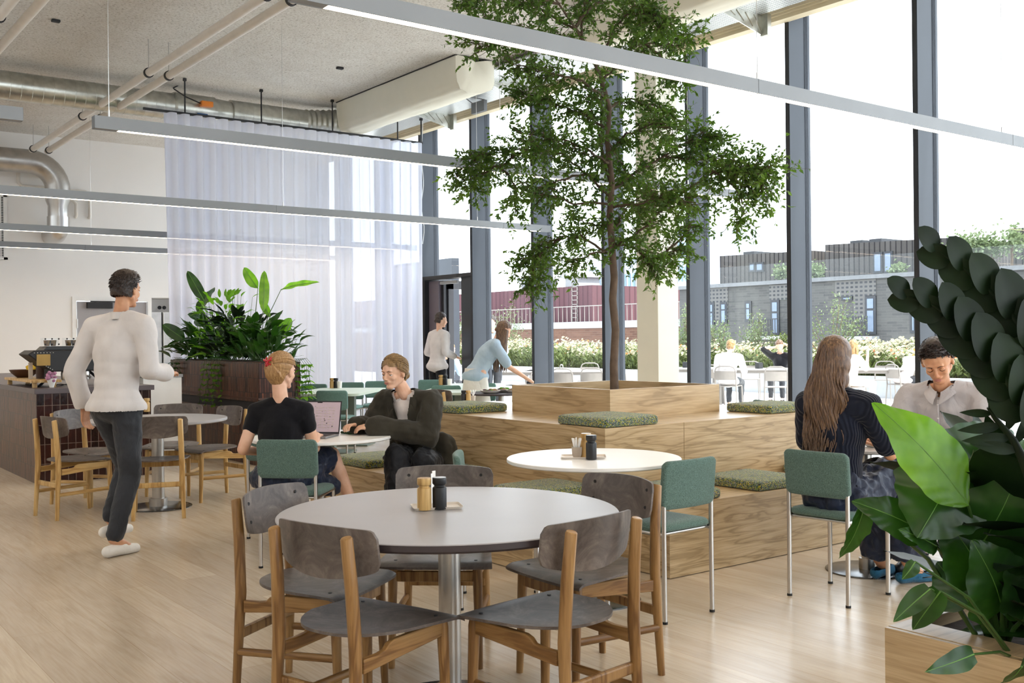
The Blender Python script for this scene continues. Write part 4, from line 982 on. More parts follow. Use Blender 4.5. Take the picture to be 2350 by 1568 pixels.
def clump(x, y, z, n, L0, L1, wr, prof, mat, name, label, up=0.9, spread=0.16, tall=0.35, droop=0.4, group=None, vein=False):
    t = thing(name, label, 'plant', (x, y, z), group=group)
    lf_, st = MB(), MB()
    for k in range(n):
        a = rp.uniform(0, 2 * PI); e = rp.uniform(0.15, 1.3) * up; r0 = spread * rp.random() ** .5; base = Vector((r0 * math.cos(a), r0 * math.sin(a), 0))
        hh = tall * rp.uniform(0.02, 1.0); d = Vector((math.cos(a) * math.cos(e), math.sin(a) * math.cos(e), math.sin(e)))
        p1 = base + Vector((math.cos(a) * 0.10 * rp.random(), math.sin(a) * 0.10 * rp.random(), hh)) ; L = rp.uniform(L0, L1)
        if hh > tall * .6 and k % 2: st.tube([base * .4, base.lerp(p1, .6) + Vector((0, 0, .02)), p1], [.004, .003, .002], 5, cap=False)
        tipp = p1 + d * L
        blade(lf_, p1, tipp, L * wr * rp.uniform(.8, 1.15), Vector((-d.x * .6 + rp.uniform(-.5, .5), -d.y * .6 + rp.uniform(-.5, .5), 1)), sag=droop * rp.random(), fold=rp.uniform(.05, .35), prof=prof, n=7, m=4, wav=.03, seed=k)
    lf_.build('foliage', mat, t, 60)['kind'] = 'stuff'; st.build('stems', 'stem_green', t, 60)['kind'] = 'stuff'
    return t
PX = 4.80
for k, (y, n, L0, L1, wr, pf, mt, nm, lb, tall) in enumerate([
    (13.25, 40, .16, .30, .34, 'lance', 'plant_leaf', 'leafy_plant', 'drooping green foliage plant at the far left end of the tiled planter', .30),
    (12.75, 44, .16, .30, .40, 'ovate', 'plant_leaf', 'leafy_plant', 'broad leaved green plant, second from the left end of the tiled planter', .42),
    (12.25, 60, .12, .22, .30, 'lance', 'plant_leaf_bright', 'leafy_plant', 'tall light green bushy plant at the top middle of the tiled planter', .80),
    (11.8, 56, .14, .28, .34, 'lance', 'dark_leaf', 'leafy_plant', 'dark bushy plant in the middle of the tiled planter', .58),
    (11.35, 44, .18, .32, .40, 'ovate', 'plant_leaf', 'leafy_plant', 'green plant with wide arching leaves right of the planter middle', .45),
    (10.95, 46, .14, .26, .36, 'ovate', 'plant_leaf', 'leafy_plant', 'green plant above the right corner of the tiled planter', .34)]):
    clump(PX, y, 1.135, int(n * 2.6), L0 * .9, L1 * .95, wr * 1.15, pf, mt, nm, lb, tall=tall, spread=.27, droop=.6, group='foliage plants in the tiled planter')
def special(name, label, leaves, stems, base, mat, zc, prof='paddle', rr=0.006, big=False):
    t = thing(name, label, 'plant', base); lf_, st, vn = MB(), MB(), MB(); B0 = Vector(base)
    for (bx, by, tx, ty, wpx, fold, sd, *mm) in leaves:
        p0 = cp(bx, by, zc) - B0; p1 = cp(tx, ty, zc + (sd % 3 - 1) * .03 * zc) - B0
        f = blade(lf_, p0, p1, wpx / FPX * zc, VIEW + Vector((rp.uniform(-.5, .5), rp.uniform(-.5, .5), .4)), fold=fold, prof=prof, wav=.05 if big else .04, seed=sd, n=70 if big else 16, m=14 if big else 6, bend=0.07 if big else .05, rip=.008 if big else 0)
        rib(vn, f, 0.0028 * zc / 6 + .001)
        q = p0.copy(); st.tube([Vector((q.x * .15, q.y * .15, 0)), Vector((q.x * .55, q.y * .55, q.z * .62)), q], [rr, rr * .8, rr * .6], 6)
    lf_.build('foliage', mat, t, 60)['kind'] = 'stuff'; st.build('stems', 'stem_green', t, 60)['kind'] = 'stuff'; vn.build('midribs', 'leaf_vein', t, 60)['kind'] = 'stuff'
    return t
special('bird_of_paradise', 'bird of paradise plant with upright paddle leaves at the left of the tiled planter', [(468, 690, 430, 622, 26, .3, 1), (455, 720, 492, 660, 34, .1, 2), (470, 740, 430, 722, 22, .2, 3), (425, 780, 373, 745, 30, .15, 4)], None, (4.8, 12.6, 1.14), 'plant_leaf', 12.9)
special('bird_of_paradise', 'bird of paradise plant with three tall leaves at the right of the tiled planter', [(592, 662, 560, 614, 26, .35, 1), (604, 716, 606, 622, 24, .1, 2), (645, 665, 733, 648, 16, .4, 3), (620, 728, 600, 690, 18, .3, 5), (645, 770, 668, 730, 30, .1, 7), (628, 790, 660, 768, 34, .1, 8)], None, (4.8, 11.4, 1.14), 'plant_leaf_bright', 12.0)
def vines(name, label, starts, mat='vine_leaf', ll=0.05):
    t = thing(name, label, 'plant', starts[0][0]); B0 = Vector(starts[0][0]); lf_, st = MB(), MB()
    for p, out, L in starts:
        q = Vector(p) - B0; P = [q, q + Vector(out) * .6 + Vector((0, 0, .03)), q + Vector(out) + Vector((0, 0, -.04))]; h = 0
        while h < L:
            h += .06; P.append(P[-1] + Vector((rp.uniform(-.02, .02), rp.uniform(-.02, .02), -.06)))
        st.tube(P, .0025, 5, cap=False)
        for i in range(2, len(P)):
            for j in range(2):
                a = rp.uniform(0, 2 * PI); d = Vector((math.cos(a), math.sin(a), -.6)).normalized(); s_ = ll * rp.uniform(.6, 1.2)
                blade(lf_, P[i], P[i] + d * s_, s_ * .6, Vector((math.cos(a), math.sin(a), .8)), prof='heart', n=4, m=2, fold=.2)
    lf_.build('foliage', mat, t, 60)['kind'] = 'stuff'; st.build('stems', 'stem_green', t, 60)['kind'] = 'stuff'
    return t
vines('trailing_vine', 'pale trailing vine hanging over the middle front of the tiled planter', [((4.56, 12.15 - k * .07, 1.14), (-.05, 0, 0), rp.uniform(.15, .5)) for k in range(8)], ll=.06)
vines('trailing_vine', 'bright trailing vine hanging over the right end of the tiled planter', [((4.95 + .02 * k, 10.72, 1.14), (.04 + .01 * k, -.12, 0), rp.uniform(.3, .62)) for k in range(7)], 'plant_leaf_bright', ll=.07)
vines('trailing_vine', 'dark trailing vine at the far left end of the tiled planter', [((4.58, 13.3 - k * .06, 1.14), (-.08, .02, 0), rp.uniform(.08, .3)) for k in range(6)], 'plant_leaf', ll=.06)

# foreground planter box
t = thing('oak_planter_box', 'oak veneer planter box at the lower right corner of the view', 'planter', (2.59, 0.1, 0))
b = MB(); b.box(0, .025, 0, 1.6, 0, .55); b.box(.025, .9, 1.575, 1.6, 0, .55); b.box(.875, .9, 0, 1.575, 0, .55); b.box(.025, .875, 0, .025, 0, .55); b.build('box', 'oak_straight', t, smooth=0, bevel=.0015)
b = MB(); b.box(.025, .875, .025, 1.575, .3, .515); b.build('soil', 'soil', t, smooth=0)
b = MB(); b.box(0.02, .13, .90, 1.6, .550, .5515); b.build('top_board', 'oak_straight', t, smooth=0)
bz = (2.80, 1.47, .515)
special('broad_leaf_plant', 'large anthurium like plant with broad glossy leaves in the oak planter box', [
    (2212, 1120, 2292, 975, 235, .12, 2), (2190, 1085, 2105, 1235, 230, -.25, 3), (2200, 1090, 2300, 1062, 110, -.3, 4),
    (2245, 1260, 2335, 1090, 260, .08, 6), (2130, 1225, 1955, 1150, 105, .15, 7), (1985, 1160, 1925, 1282, 62, .3, 8), (2150, 1255, 2060, 1215, 60, .2, 9),
    (2260, 1330, 2160, 1180, 190, .1, 10), (2330, 1150, 2360, 1010, 170, .15, 11), (2300, 1400, 2230, 1240, 190, .05, 12), (2350, 1420, 2330, 1230, 200, .1, 13), (2230, 1390, 2150, 1290, 130, .1, 14)],
    None, bz, 'plant_leaf', 2.75, prof='ovate', rr=.008, big=True)
clump(2.90, 1.36, .515, 60, .20, .34, .55, 'ovate', 'dark_leaf', 'leafy_plant', 'dense dark glossy foliage filling the oak planter box at the lower right', tall=.42, spread=.12, droop=.25, up=1.0)
clump(2.86, 1.18, .515, 40, .16, .28, .5, 'ovate', 'plant_leaf', 'leafy_plant', 'low green foliage at the very corner of the oak planter box', tall=.25, spread=.12, droop=.4, up=.8)
special('backlit_leaf_plant', 'bright yellow green backlit leaf rising in front of the man', [(2222, 1160, 2003, 924, 158, .06, 1)], None, (2.84, 1.50, .515), 'plant_leaf_bright', 2.68, prof='lance', rr=.007, big=True)
special('heart_leaf_plant', 'low plant with small heart shaped leaves spilling over the edge of the oak planter box', [
    (2135, 1352, 2050, 1428, 52, .15, 1), (2158, 1358, 2095, 1446, 62, .1, 2), (2235, 1502, 2122, 1543, 55, .12, 3), (2100, 1290, 2070, 1330, 40, .2, 4), (2345, 1530, 2300, 1568, 80, .1, 5)],
    None, (2.76, 1.38, .515), 'plant_leaf', 2.45, prof='heart', rr=.005)
def zz(label, path, zc, size, n, base, thin=False, mat='dark_leaf'):
    t = thing('zamioculcas', label, 'plant', base); B0 = Vector(base); lf_, st = MB(), MB()
    P = [cp(x, y, zc) - B0 for x, y in path]
    st.tube([Vector((0, 0, 0))] + P[::-1], [.012] + [.011 - .008 * k / len(P) for k in range(len(P))], 8); st.build('stem', 'dark_leaf', t, 60)
    cum = [0]
    for i in range(len(P) - 1): cum.append(cum[-1] + (P[i + 1] - P[i]).length)
    for k in range(n):
        s_ = cum[-1] * k / n; i = max(j for j in range(len(cum)) if cum[j] <= s_ + 1e-9); i = min(i, len(P) - 2); f = (s_ - cum[i]) / (cum[i + 1] - cum[i]); p = P[i].lerp(P[i + 1], f); d = (P[i] - P[i + 1]).normalized()
        side = d.cross(_f).normalized(); sg = 1 if k % 2 else -1
        if thin: tipv = d * .55 + side * sg * .8 + _f * rp.uniform(-.1, .1); w_ = .26; fc = VIEW
        else: tipv = d * .95 + side * sg * .30 + _f * sg * .15; w_ = .74; fc = VIEW + side * sg * .25
        sz = size * (.6 + .5 * min(1, k / (n * .5)))
        blade(lf_, p, p + tipv.normalized() * sz, sz * w_, fc, prof='round' if not thin else 'lance', fold=.12, n=10, m=6, bend=.06)
    lf_.build('leaflets', mat, t, 60)['kind'] = 'stuff'
    return t
zz('upper dark zamioculcas stalk with overlapping round leaflets at the right edge', [(2150, 575), (2200, 605), (2250, 650), (2300, 695), (2345, 755), (2390, 850), (2400, 1000)], 2.35, .118, 13, (3.12, 1.10, .515))
zz('lower dark zamioculcas stalk with overlapping round leaflets above the man', [(2085, 680), (2140, 700), (2195, 735), (2245, 790), (2295, 850), (2340, 920), (2385, 1020)], 2.35, .112, 15, (3.06, 1.22, .515))
zz('small zamioculcas sprig with slim pointed leaflets in front of the man shirt', [(2268, 935), (2285, 962), (2305, 985), (2325, 1010), (2345, 1050)], 2.4, .105, 8, (3.0, 1.34, .515), True)
# ---------------------------------------------------------------- tiled service counter
CX, CY = 2.33, 10.77
t = thing('service_counter', 'coffee counter clad in brown vertical tiles with dark top at the left', 'counter', (CX, CY, 0))
b = MB(); b.box(-0.001, 1.1, 0.0, 6.0, 0, .875); b.build('side_tiles', 'brown_tile', t, smooth=0)
b = MB(); b.box(0.0, 1.1, -0.008, 0, 0, .875); b.build('front_tiles', 'brown_tile_wide', t, smooth=0)
b = MB(); b.box(-.02, 1.13, -.03, 6.0, .875, .925); b.build('counter_top', 'counter_top', t, smooth=0, bevel=.003)
t = thing('white_cabinet', 'plain white cabinet block between the counter and the dark planter', 'cabinet', (3.52, 11.3, 0))
b = MB(); b.box(0, .42, 0, 1.5, 0, .98); b.build('body', 'white_plastic', t, smooth=0, bevel=.003); b = MB(); b.box(-.01, .43, -.01, 1.5, .98, 1.01); b.build('top', 'fixture_grey', t, smooth=0)
gl = None
for k in range(4):
    g = MB(); g.lathe([(0, 0), (.028, 0), (.034, .13), (.031, .13), (.026, .006), (0, .005)], 18)
    tag(g.build('drinking_glass', 'window_glass', loc=(3.6 + .09 * k, 11.4 + .05 * (k % 2), 1.011)), ['leftmost', 'second', 'third', 'rightmost'][k] + ' clear drinking glass on the white cabinet behind the walking man', 'glass', 'glasses on the white cabinet')
# espresso machine
t = thing('espresso_machine', 'black wide espresso machine with angled side panel on the counter', 'coffee machine', (2.42, 11.25, .925))
def hull(pts, y0, y1):
    n = len(pts); m = MB(); vs = [(p[0], y0, p[1]) for p in pts] + [(p[0], y1, p[1]) for p in pts]
    m.add(vs, [tuple(range(n)), tuple(range(2 * n - 1, n - 1, -1))] + [(i, n + i, n + (i + 1) % n, (i + 1) % n) for i in range(n)]); return m
hull([(-.06, .33), (.16, .15), (.80, .15), (.92, .35), (.80, .37), (.0, .37)], 0, .45).build('body', 'black_metal', t, smooth=0, bevel=.01)
hull([(.10, .37), (.74, .37), (.72, .41), (.14, .41)], .05, .4).build('cup_rail_base', 'mill_black', t, smooth=0, bevel=.004)
m = MB(); m.box(.02, .15, -.012, 0, .215, .33); m.build('side_window', 'gold_brown_metal', t, smooth=0)  # golden reflections on the dark panel are put into its colour
m = MB()
for k in range(7): m.ball((.0 + k * .03, -.004, .345), .005, 8, 5); m.ball((.05 + k * .02, -.004, .245 - k * .012), .005, 8, 5)
m.build('rivets', 'chrome', t)['kind'] = 'stuff'
m = MB(); m.tube([(.22, .1, .16), (.05, .05, .0)], .014, 8); m.tube([(.6, .1, .16), (.78, .05, .0)], .014, 8); m.tube([(.22, .35, .16), (.05, .4, .0)], .014, 8); m.tube([(.6, .35, .16), (.78, .4, .0)], .014, 8); m.build('legs', 'black_metal', t)
for k in range(2):
    m = MB(); m.lathe([(.03, .06), (.035, .12), (.03, .15)], 16, (.3 + k * .22, .06, 0)); m.tube([(.3 + k * .22, .04, .1), (.3 + k * .22, -.12, .08)], .011, 8); m.build('portafilter', 'chrome', t)
m = MB(); m.tube([(.3 + .1 * math.cos(a), -.02 + .08 * math.sin(a), .012 + .012 * math.sin(2 * a)) for a in [k * .5 for k in range(16)]], .006, 6); m.build('cable', 'black_metal', t)
for k in range(3):
    m = MB(); m.box(.0, .13, 0, .2, 0, .085); m2 = thing('cup_rack', ['left', 'middle', 'right'][k] + ' clear cup rack on top of the espresso machine', 'rack', (2.54 + k * .21, 11.32, 1.336))
    m.build('glass_box', 'window_glass', m2, smooth=0)
    m = MB()
    for x in (0, .065, .13):
        for z in (.02, .075): m.ball((x, -.008, z), .009, 8, 5)
    m.build('knobs', 'black_metal', m2)['kind'] = 'stuff'
    for j in range(2):
        m = MB(); m.lathe([(0, 0), (.025, 0), (.034, .06), (.03, .06), (.02, .006), (0, .006)], 16)
        tag(m.build('cup', 'gold_brown_metal', loc=(2.54 + k * .21 + .035 + j * .06, 11.40, 1.338)), ['left', 'right'][j] + ' brownish cup inside the ' + ['left', 'middle', 'right'][k] + ' clear rack on the espresso machine', 'cup', 'cups on the espresso machine')
# raised board, bowl with bananas, boxes, tins
t = thing('serving_board', 'light wooden raised board on the counter at the left edge', 'board', (2.0, 11.05, .925)); t.location = (2.345, 11.02, .925)
b = MB(); b.box(0, .28, 0, 1.3, .05, .075); b.build('board', 'oak_chair_light', t, smooth=0, bevel=.002)
b = MB(); b.box(.02, .06, .05, .09, 0, .05); b.box(.2, .24, .05, .09, 0, .05); b.box(.02, .06, 1.2, 1.24, 0, .05); b.box(.2, .24, 1.2, 1.24, 0, .05); b.build('feet', 'oak_chair_light', t, smooth=0)
t = thing('fruit_bowl', 'dark brown bowl on the wooden board at the left edge', 'bowl', (2.49, 12.05, 1.0))
b = MB(); b.lathe([(0, 0), (.07, 0), (.13, .05), (.15, .085), (.145, .085), (.12, .05), (.06, .01), (0, .01)], 30); b.build('bowl', 'bowl_brown', t)
for k in range(5):
    a0 = -.5 + k * .25; m = MB(); P = [(.02 + .09 * math.cos(a0) * math.sin(q), .09 * math.sin(a0) * math.sin(q) + k * .012 - .03, .05 + .10 * (1 - math.cos(q)) * .6 + .012 * k) for q in [j * .26 for j in range(7)]]
    m.tube(P, [.006, .014, .017, .018, .017, .013, .006], 8); tag(m.build('banana', 'yellow_fruit', loc=(2.49, 12.05, 1.015)), ['frontmost', 'second', 'middle', 'fourth', 'rearmost'][k] + ' yellow banana of the bunch in the dark bowl', 'fruit', 'bananas in the bowl')
t = thing('glass_jar', 'tall narrow pale cardboard tube on the wooden board', 'tube', (2.42, 11.42, 1.0)); b = MB(); b.box(-.018, .018, -.018, .018, 0, .17); b.build('tube', 'stone_beige', t, smooth=0); t.name = 'card_tube'
b = MB(); b.lathe([(0, 0), (.05, 0), (.05, .125), (0, .125)], 20); tag(b.build('tin', 'bowl_brown', loc=(2.55, 11.55, 1.0)), 'dark brown tin beside the pale cardboard tube on the board', 'tin')
b = MB(); b.lathe([(0, 0), (.035, 0), (.035, .10), (0, .10)], 20); tag(b.build('tin', 'mill_black', loc=(2.56, 11.3, 1.0)), 'small black tin on the wooden board near the espresso machine', 'tin')
t = thing('wrapped_flowers', 'small pink purple bouquet in a paper wrap beside the espresso machine', 'flowers', (2.40, 11.02, .925)); b = MB()
rf = random.Random(5)
for k in range(22): b.ball((rf.uniform(-.045, .045), rf.uniform(-.045, .045), .10 + rf.uniform(-.03, .05)), rf.uniform(.012, .02), 8, 5)
plain('pink_flower', 'b07a98', .7, var=.2, vs=30)
b.build('blooms', 'pink_flower', t)['kind'] = 'stuff'; b = MB(); b.lathe([(0, 0), (.02, 0), (.05, .09), (.048, .09), (0, .02)], 14); b.build('wrap', 'paper', t); t.location = (2.52, 10.98, .926)
# ---------------------------------------------------------------- tables and chairs in the middle distance
def slab_table(label, c, w_, d_, rz, z=.73, mat='pale_green_top'):
    t = thing('canteen_table', label, 'table', (c[0], c[1], 0), rz); b = MB(); b.prism(rrect(w_, d_, .12, 6), z - .03, z); b.build('table_top', mat, t, 30)
    for s in (-1, 1):
        b = MB(); b.box(-.09, .09, s * d_ * .3 - .05, s * d_ * .3 + .05, .02, z - .03); b.build('leg', 'green_leg', t, smooth=0)
        b = MB(); b.box(-.3, .3, s * d_ * .3 - .2, s * d_ * .3 + .2, 0, .02); b.build('foot_plate', 'green_leg', t, smooth=0)
    return t
slab_table('pale green canteen table left of the blazer woman by the curtain', (6.08, 11.72), .9, 1.5, D(-44))
slab_table('long pale green canteen table running toward the terrace door', (7.70, 11.10), 1.0, 2.5, D(-44))
slab_table('white table edge visible behind the bench cushion at the left', (5.75, 8.05), .8, .8, 0, .74, 'white_top')
TE = 'teal_fabric'
tc = green_chair('teal chair with its back to us in front of the left canteen table', (5.72, 11.08, 0), D(48), 'teal chairs at the canteen tables', TE)
for lb, p, a, s in (('teal chair with its back to us at the long canteen table, right of the blazer', gp(1028, 884, .775), 50, 1), ('teal chair peeking above the left end of the bench cushion', gp(990, 920, .775), 60, 1),
                 ('teal chair beyond the left canteen table, second from the left', gp(795, 880, .775), 225, 1), ('teal chair beyond the long canteen table in front of the man in the doorway', gp(982, 874, .775), 225, 1),
                 ('teal chair just left of the blazer woman shoulder', gp(862, 877, .775), 230, 1), ('teal chair half hidden behind the trailing vine', gp(706, 884, .775), 220, 1), ('teal chair at the right end of the long canteen table behind the serving woman', gp(1100, 882, .775), 225, 1)):
    dup(tc, (p.x, p.y, 0), D(a), lb)
mill(gp(762, 891, .73), 'oak mill on the left canteen table', 'oak_chair_light', s=1.2); mill(gp(771, 891, .73), 'black mill on the left canteen table', 'mill_black', s=1.2)
b = MB(); b.lathe([(0, 0), (.03, 0), (.035, .09), (0, .09)], 16); tag(b.build('straw_cup', 'paper', loc=gp(779, 891, .73)), 'white cup beside the mills on the left canteen table', 'cup')
mill(gp(1012, 884, .73), 'oak mill on the long canteen table', 'oak_chair_light', s=1.25); mill(gp(1022, 884, .73), 'black mill on the long canteen table', 'mill_black', s=1.25)
b = MB(); b.lathe([(0, 0), (.03, 0), (.035, .09), (0, .09)], 16); tag(b.build('straw_cup', 'paper', loc=gp(1032, 885, .73)), 'white cup beside the mills on the long canteen table', 'cup')
# dark round table with plates, served by the woman
DT = gp(1150, 901, .735)
round_table('dark topped round table with plates in front of the serving woman', (DT.x, DT.y), .42, .735, 'dark_edge', 'dark_edge', .035, .25, .02)
wc('oak chair with grey backrest at the dark table left of the serving woman', (DT.x - .55, DT.y + .1, 0), -10, 'oak chairs in the middle distance', cl)
for k, (px, py, r) in enumerate(((1125, 903, .12), (1152, 900, .13), (1178, 902, .09))): plate(gp(px, py, .736), ['left plate of food on the dark table', 'middle plate of food on the dark table', 'right plate of food at the edge of the dark table'][k], r, seed=20 + k)
b = MB(); b.lathe([(0, 0), (.045, 0), (.045, .05), (0, .05)], 18); tag(b.build('black_bowl', 'ink', loc=gp(1216, 884, .731)), 'small black bowl behind the tree box corner on a hidden table', 'bowl')
slab_table('pale table behind the tree box beside the serving woman', (gp(1222, 884, .73).x, gp(1222, 884, .73).y), .6, .6, 0, .73, 'white_top')
slab_table('low side table with condiments behind the bench cushion', (gp(1075, 925, .73).x, gp(1075, 925, .73).y), .5, .5, .3, .73, 'white_top')
q = gp(1064, 921, .73); mill(q, 'black mill standing behind the left bench cushion', 'mill_black', s=1.0); mill(gp(1075, 921, .73), 'oak mill standing behind the left bench cushion', 'oak_chair_light', s=1.0)
cp2 = thing('straw_cup', 'cup of white straws behind the left bench cushion', 'cup', gp(1086, 922, .73)); b = MB(); b.lathe([(0, 0), (.02, 0), (.027, .06), (0, .06)], 16); b.build('cup', 'stone_beige', cp2); b = MB()
for k in range(8): b.tube([(0, 0, .05), (.03 * math.cos(k), .03 * math.sin(k), .12)], .003, 5)
b.build('straws', 'paper', cp2)['kind'] = 'stuff'
# ---------------------------------------------------------------- roof terrace outside
b = MB(); b.box(9.62, 21.5, -14, 40, -.12, -.02); b.box(9.62, 9.8, -14, 40, -.12, 0.02); o = b.build('terrace_floor', 'paving', smooth=0); struct(o)
b = MB(); b.box(19.9, 20.15, -14, 34, -.02, .45)
tag(b.build('terrace_kerb', 'concrete_kerb', smooth=0), 'low pale concrete kerb holding the planting bed on the terrace', 'kerb', kind='structure')
b = MB(); b.box(20.16, 25.5, -14, 34, -.1, .38); tag(b.build('planting_bed_soil', 'soil', smooth=0), 'planting bed soil behind the concrete kerb', 'soil', kind='structure')
ro = random.Random(31)
def meadow(name, label, y0, y1, x0, x1, n, h0, h1, cream, seed):
    t = thing(name, label, 'plants', (x0, y0, .38), kind='stuff'); rr = random.Random(seed); g, c, o_ = MB(), MB(), MB()
    for k in range(n):
        x = rr.uniform(0, x1 - x0); y = rr.uniform(0, y1 - y0); h = rr.uniform(h0, h1) * (0.75 + .35 * noise.noise(Vector((x * .6, y * .5, seed))))
        for j in range(7):
            a = rr.uniform(0, 2 * PI); z = h * rr.uniform(.1, .85); L = rr.uniform(.12, .3)
            p = Vector((x, y, z)); d = Vector((math.cos(a) * .7, math.sin(a) * .7, rr.uniform(.2, .9))) * L
            s_ = Vector((-math.sin(a), math.cos(a), 0)) * L * .12
            g.add([p - s_ * .5, p + s_ * .5, p + d * .6 + s_, p + d, p + d * .6 - s_], [(0, 1, 2, 4), (4, 2, 3)])
        g.add([(x - .006, y, 0), (x + .006, y, 0), (x + .004, y + .02, h)], [(0, 1, 2)])
        if rr.random() < cream:
            for j in range(5):
                p = Vector((x + rr.uniform(-.1, .1), y + rr.uniform(-.1, .1), h + rr.uniform(-.08, .06))); r = rr.uniform(.02, .05); nn = Vector((rr.uniform(-1, .2), rr.uniform(-.6, .6), .7)).normalized(); u = nn.cross(Vector((1, .3, .2))).normalized(); v = nn.cross(u)
                (c if rr.random() > .05 else o_).add([p + (u * math.cos(a) + v * math.sin(a)) * r for a in [q * PI / 3 for q in range(6)]], [tuple(range(6))])
    g.build('greenery', 'meadow_green', t, 0)['kind'] = 'stuff'; c.build('flower_heads', 'meadow_cream', t, 0)['kind'] = 'stuff'; o_.build('orange_flowers', 'orange_petal', t, 0)['kind'] = 'stuff'
    return t
meadow('flower_meadow', 'pale flowering meadow plants along the terrace kerb at the right', 4, 14.5, 20.2, 24.5, 2600, .62, .98, .8, 1)
meadow('flower_meadow', 'pale flowering meadow plants along the terrace kerb in the middle', 14.5, 24, 20.2, 24.5, 2400, .6, .95, .7, 2)
meadow('flower_meadow', 'pale flowering meadow plants along the terrace kerb at the far left', 24, 34, 20.2, 24.5, 1800, .65, 1.05, .75, 3)
def shrub(px, pyb, pyt, X, wpx, label, mat='shrub_leaf', n=900, seed=1, dens=1.0):
    base = gx(px, pyb, X); top = gx(px, pyt, X); H = top.z - .38; dpt = base.dot(_f); R = wpx / FPX * dpt / 2; base.z = .38
    t = thing('garden_shrub', label, 'shrub', base); rr = random.Random(seed); st, l_ = MB(), MB()
    for k in range(14):
        a = rr.uniform(0, 2 * PI); rad = R * rr.uniform(.2, .9); hh = H * rr.uniform(.55, 1.0) * (1 - .25 * rad / R)
        P = [Vector((0, 0, 0)), Vector((rad * .3 * math.cos(a), rad * .3 * math.sin(a), hh * .4)), Vector((rad * .75 * math.cos(a), rad * .75 * math.sin(a), hh * .75)), Vector((rad * math.cos(a), rad * math.sin(a), hh))]
        st.tube(P, [.02, .014, .008, .003], 5)
        for j in range(n // 14):
            f = (rr.random() ** .7) * 2.99; i = int(f); p = P[i].lerp(P[i + 1], f - i) + Vector([rr.gauss(0, R * .16) for _ in range(3)])
            if p.z < .1: continue
            s_ = rr.uniform(.04, .09); d = Vector((rr.uniform(-1, 1), rr.uniform(-1, 1), rr.uniform(-.4, 1))).normalized(); sd = d.cross(Vector((rr.random(), rr.random(), rr.random()))).normalized() * s_ * .25
            l_.add([p, p + d * s_ * .5 + sd, p + d * s_, p + d * s_ * .5 - sd], [(0, 1, 2, 3)])
    st.build('branches', 'twig', t, 60); l_.build('foliage', mat, t, 0)['kind'] = 'stuff'
for a in ((1160, 830, 680, 22, 130, 'pale green garden shrub in front of the red building, behind the serving woman'), (1910, 820, 645, 22, 150, 'large airy pale shrub in front of the grey brick block, right of centre'), (1575, 820, 690, 21, 60, 'pale shrub beside the cream column'),
          (1650, 830, 715, 21, 90, 'green shrub left of the seated man in white, outside'), (1735, 820, 700, 22.5, 80, 'thin shrub behind the seated man in white, outside'), (1785, 830, 745, 21.5, 50, 'yellow green shrub behind the woman with raised hands'),
          (2200, 820, 690, 23, 110, 'sparse yellow green shrub right of the rightmost mullion'), (1045, 800, 700, 21.5, 60, 'garden shrub seen through the terrace door'), (1230, 820, 770, 21, 90, 'low cream flowering shrub left of the tree trunk')):
    shrub(*a, mat='shrub_leaf' if 'yellow' not in a[5] else 'meadow_green', seed=int(a[0]), n=1500)
# low parapet and railing behind the bed
t = thing('terrace_railing', 'thin grey terrace railing behind the planting bed', 'railing', (25.6, 0, 0))
b = MB()
for y in range(2, 40, 2): b.box(-.02, .02, y - .02, y + .02, -.1, 1.15)
b.build('posts', 'outdoor_metal', t, smooth=0)['kind'] = 'stuff'; b = MB(); b.box(-.02, .02, 0, 40, 1.12, 1.16); b.box(-.015, .015, 0, 40, .8, .82); b.build('rails', 'outdoor_metal', t, smooth=0)
# grey brick apartment block across the street (front plane x = 40)
XB = 40.0
plain('perf_grey', '686a6c', .8)
bl = thing('apartment_block', 'grey brick apartment block with glass parapet beyond the terrace', 'building', (XB, 0, -12))
ztop = gx(1858, 648, XB).z
yl = gx(1560, 700, XB).y
b = MB(); b.box(0, 12, -10, yl, 0, ztop + 12); b.build('brick_wall', 'grey_brick', bl, smooth=0)
b = MB(); b.box(-.15, 12, -10, yl + .1, ztop + 12, ztop + 12.18); b.build('roof_edge', 'perf_grey', bl, smooth=0)
b = MB(); b.box(-.02, .0, -10, yl, ztop + 12.15, ztop + 13.0); b.build('glass_parapet', 'window_glass', bl, smooth=0)
plain('pane_blue', '5d6c80', .15, spec=.8); plain('frame_dark', '22252b', .5)
def zof(px, py): return gx(px, py, XB).z + 12
def yof(px): return gx(px, 750, XB).y
for l, r, tp_, bt in ((1622, 1641, 695, 760), (1654, 1670, 694, 745), (1711, 1726, 692, 740), (1770, 1790, 689, 770), (1933, 1958, 681, 690), (1987, 2012, 680, 768), (2090, 2105, 697, 765), (2170, 2198, 671, 692), (2234, 2284, 669, 770)):
    w = MB(); y0, y1 = yof(r), yof(l); w.box(-.06, .0, y0, y1, zof(l, bt), zof(l, tp_)); fr = w.build('window', 'frame_dark', bl, smooth=0)
    w = MB(); m_ = .12; zz0, zz1 = zof(l, bt), zof(l, tp_)
    w.box(-.08, -.06, y0 + m_, y1 - m_, zz0 + m_, zz0 + (zz1 - zz0) * .62); w.box(-.08, -.06, y0 + m_, y1 - m_, zz0 + (zz1 - zz0) * .68, zz1 - m_); w.build('pane', 'pane_blue', fr, smooth=0)
for l, r, tp_, bt in ((1621, 1672, 662, 735), (1767, 1812, 655, 690), (1918, 2012, 645, 682), (1960, 1988, 680, 740), (2168, 2240, 628, 668), (2198, 2234, 668, 760)):
    w = MB(); w.box(-.03, 0, yof(r), yof(l), zof(l, bt), zof(l, tp_)); w.build('perforated_screen', 'perforated_brick', bl, smooth=0)
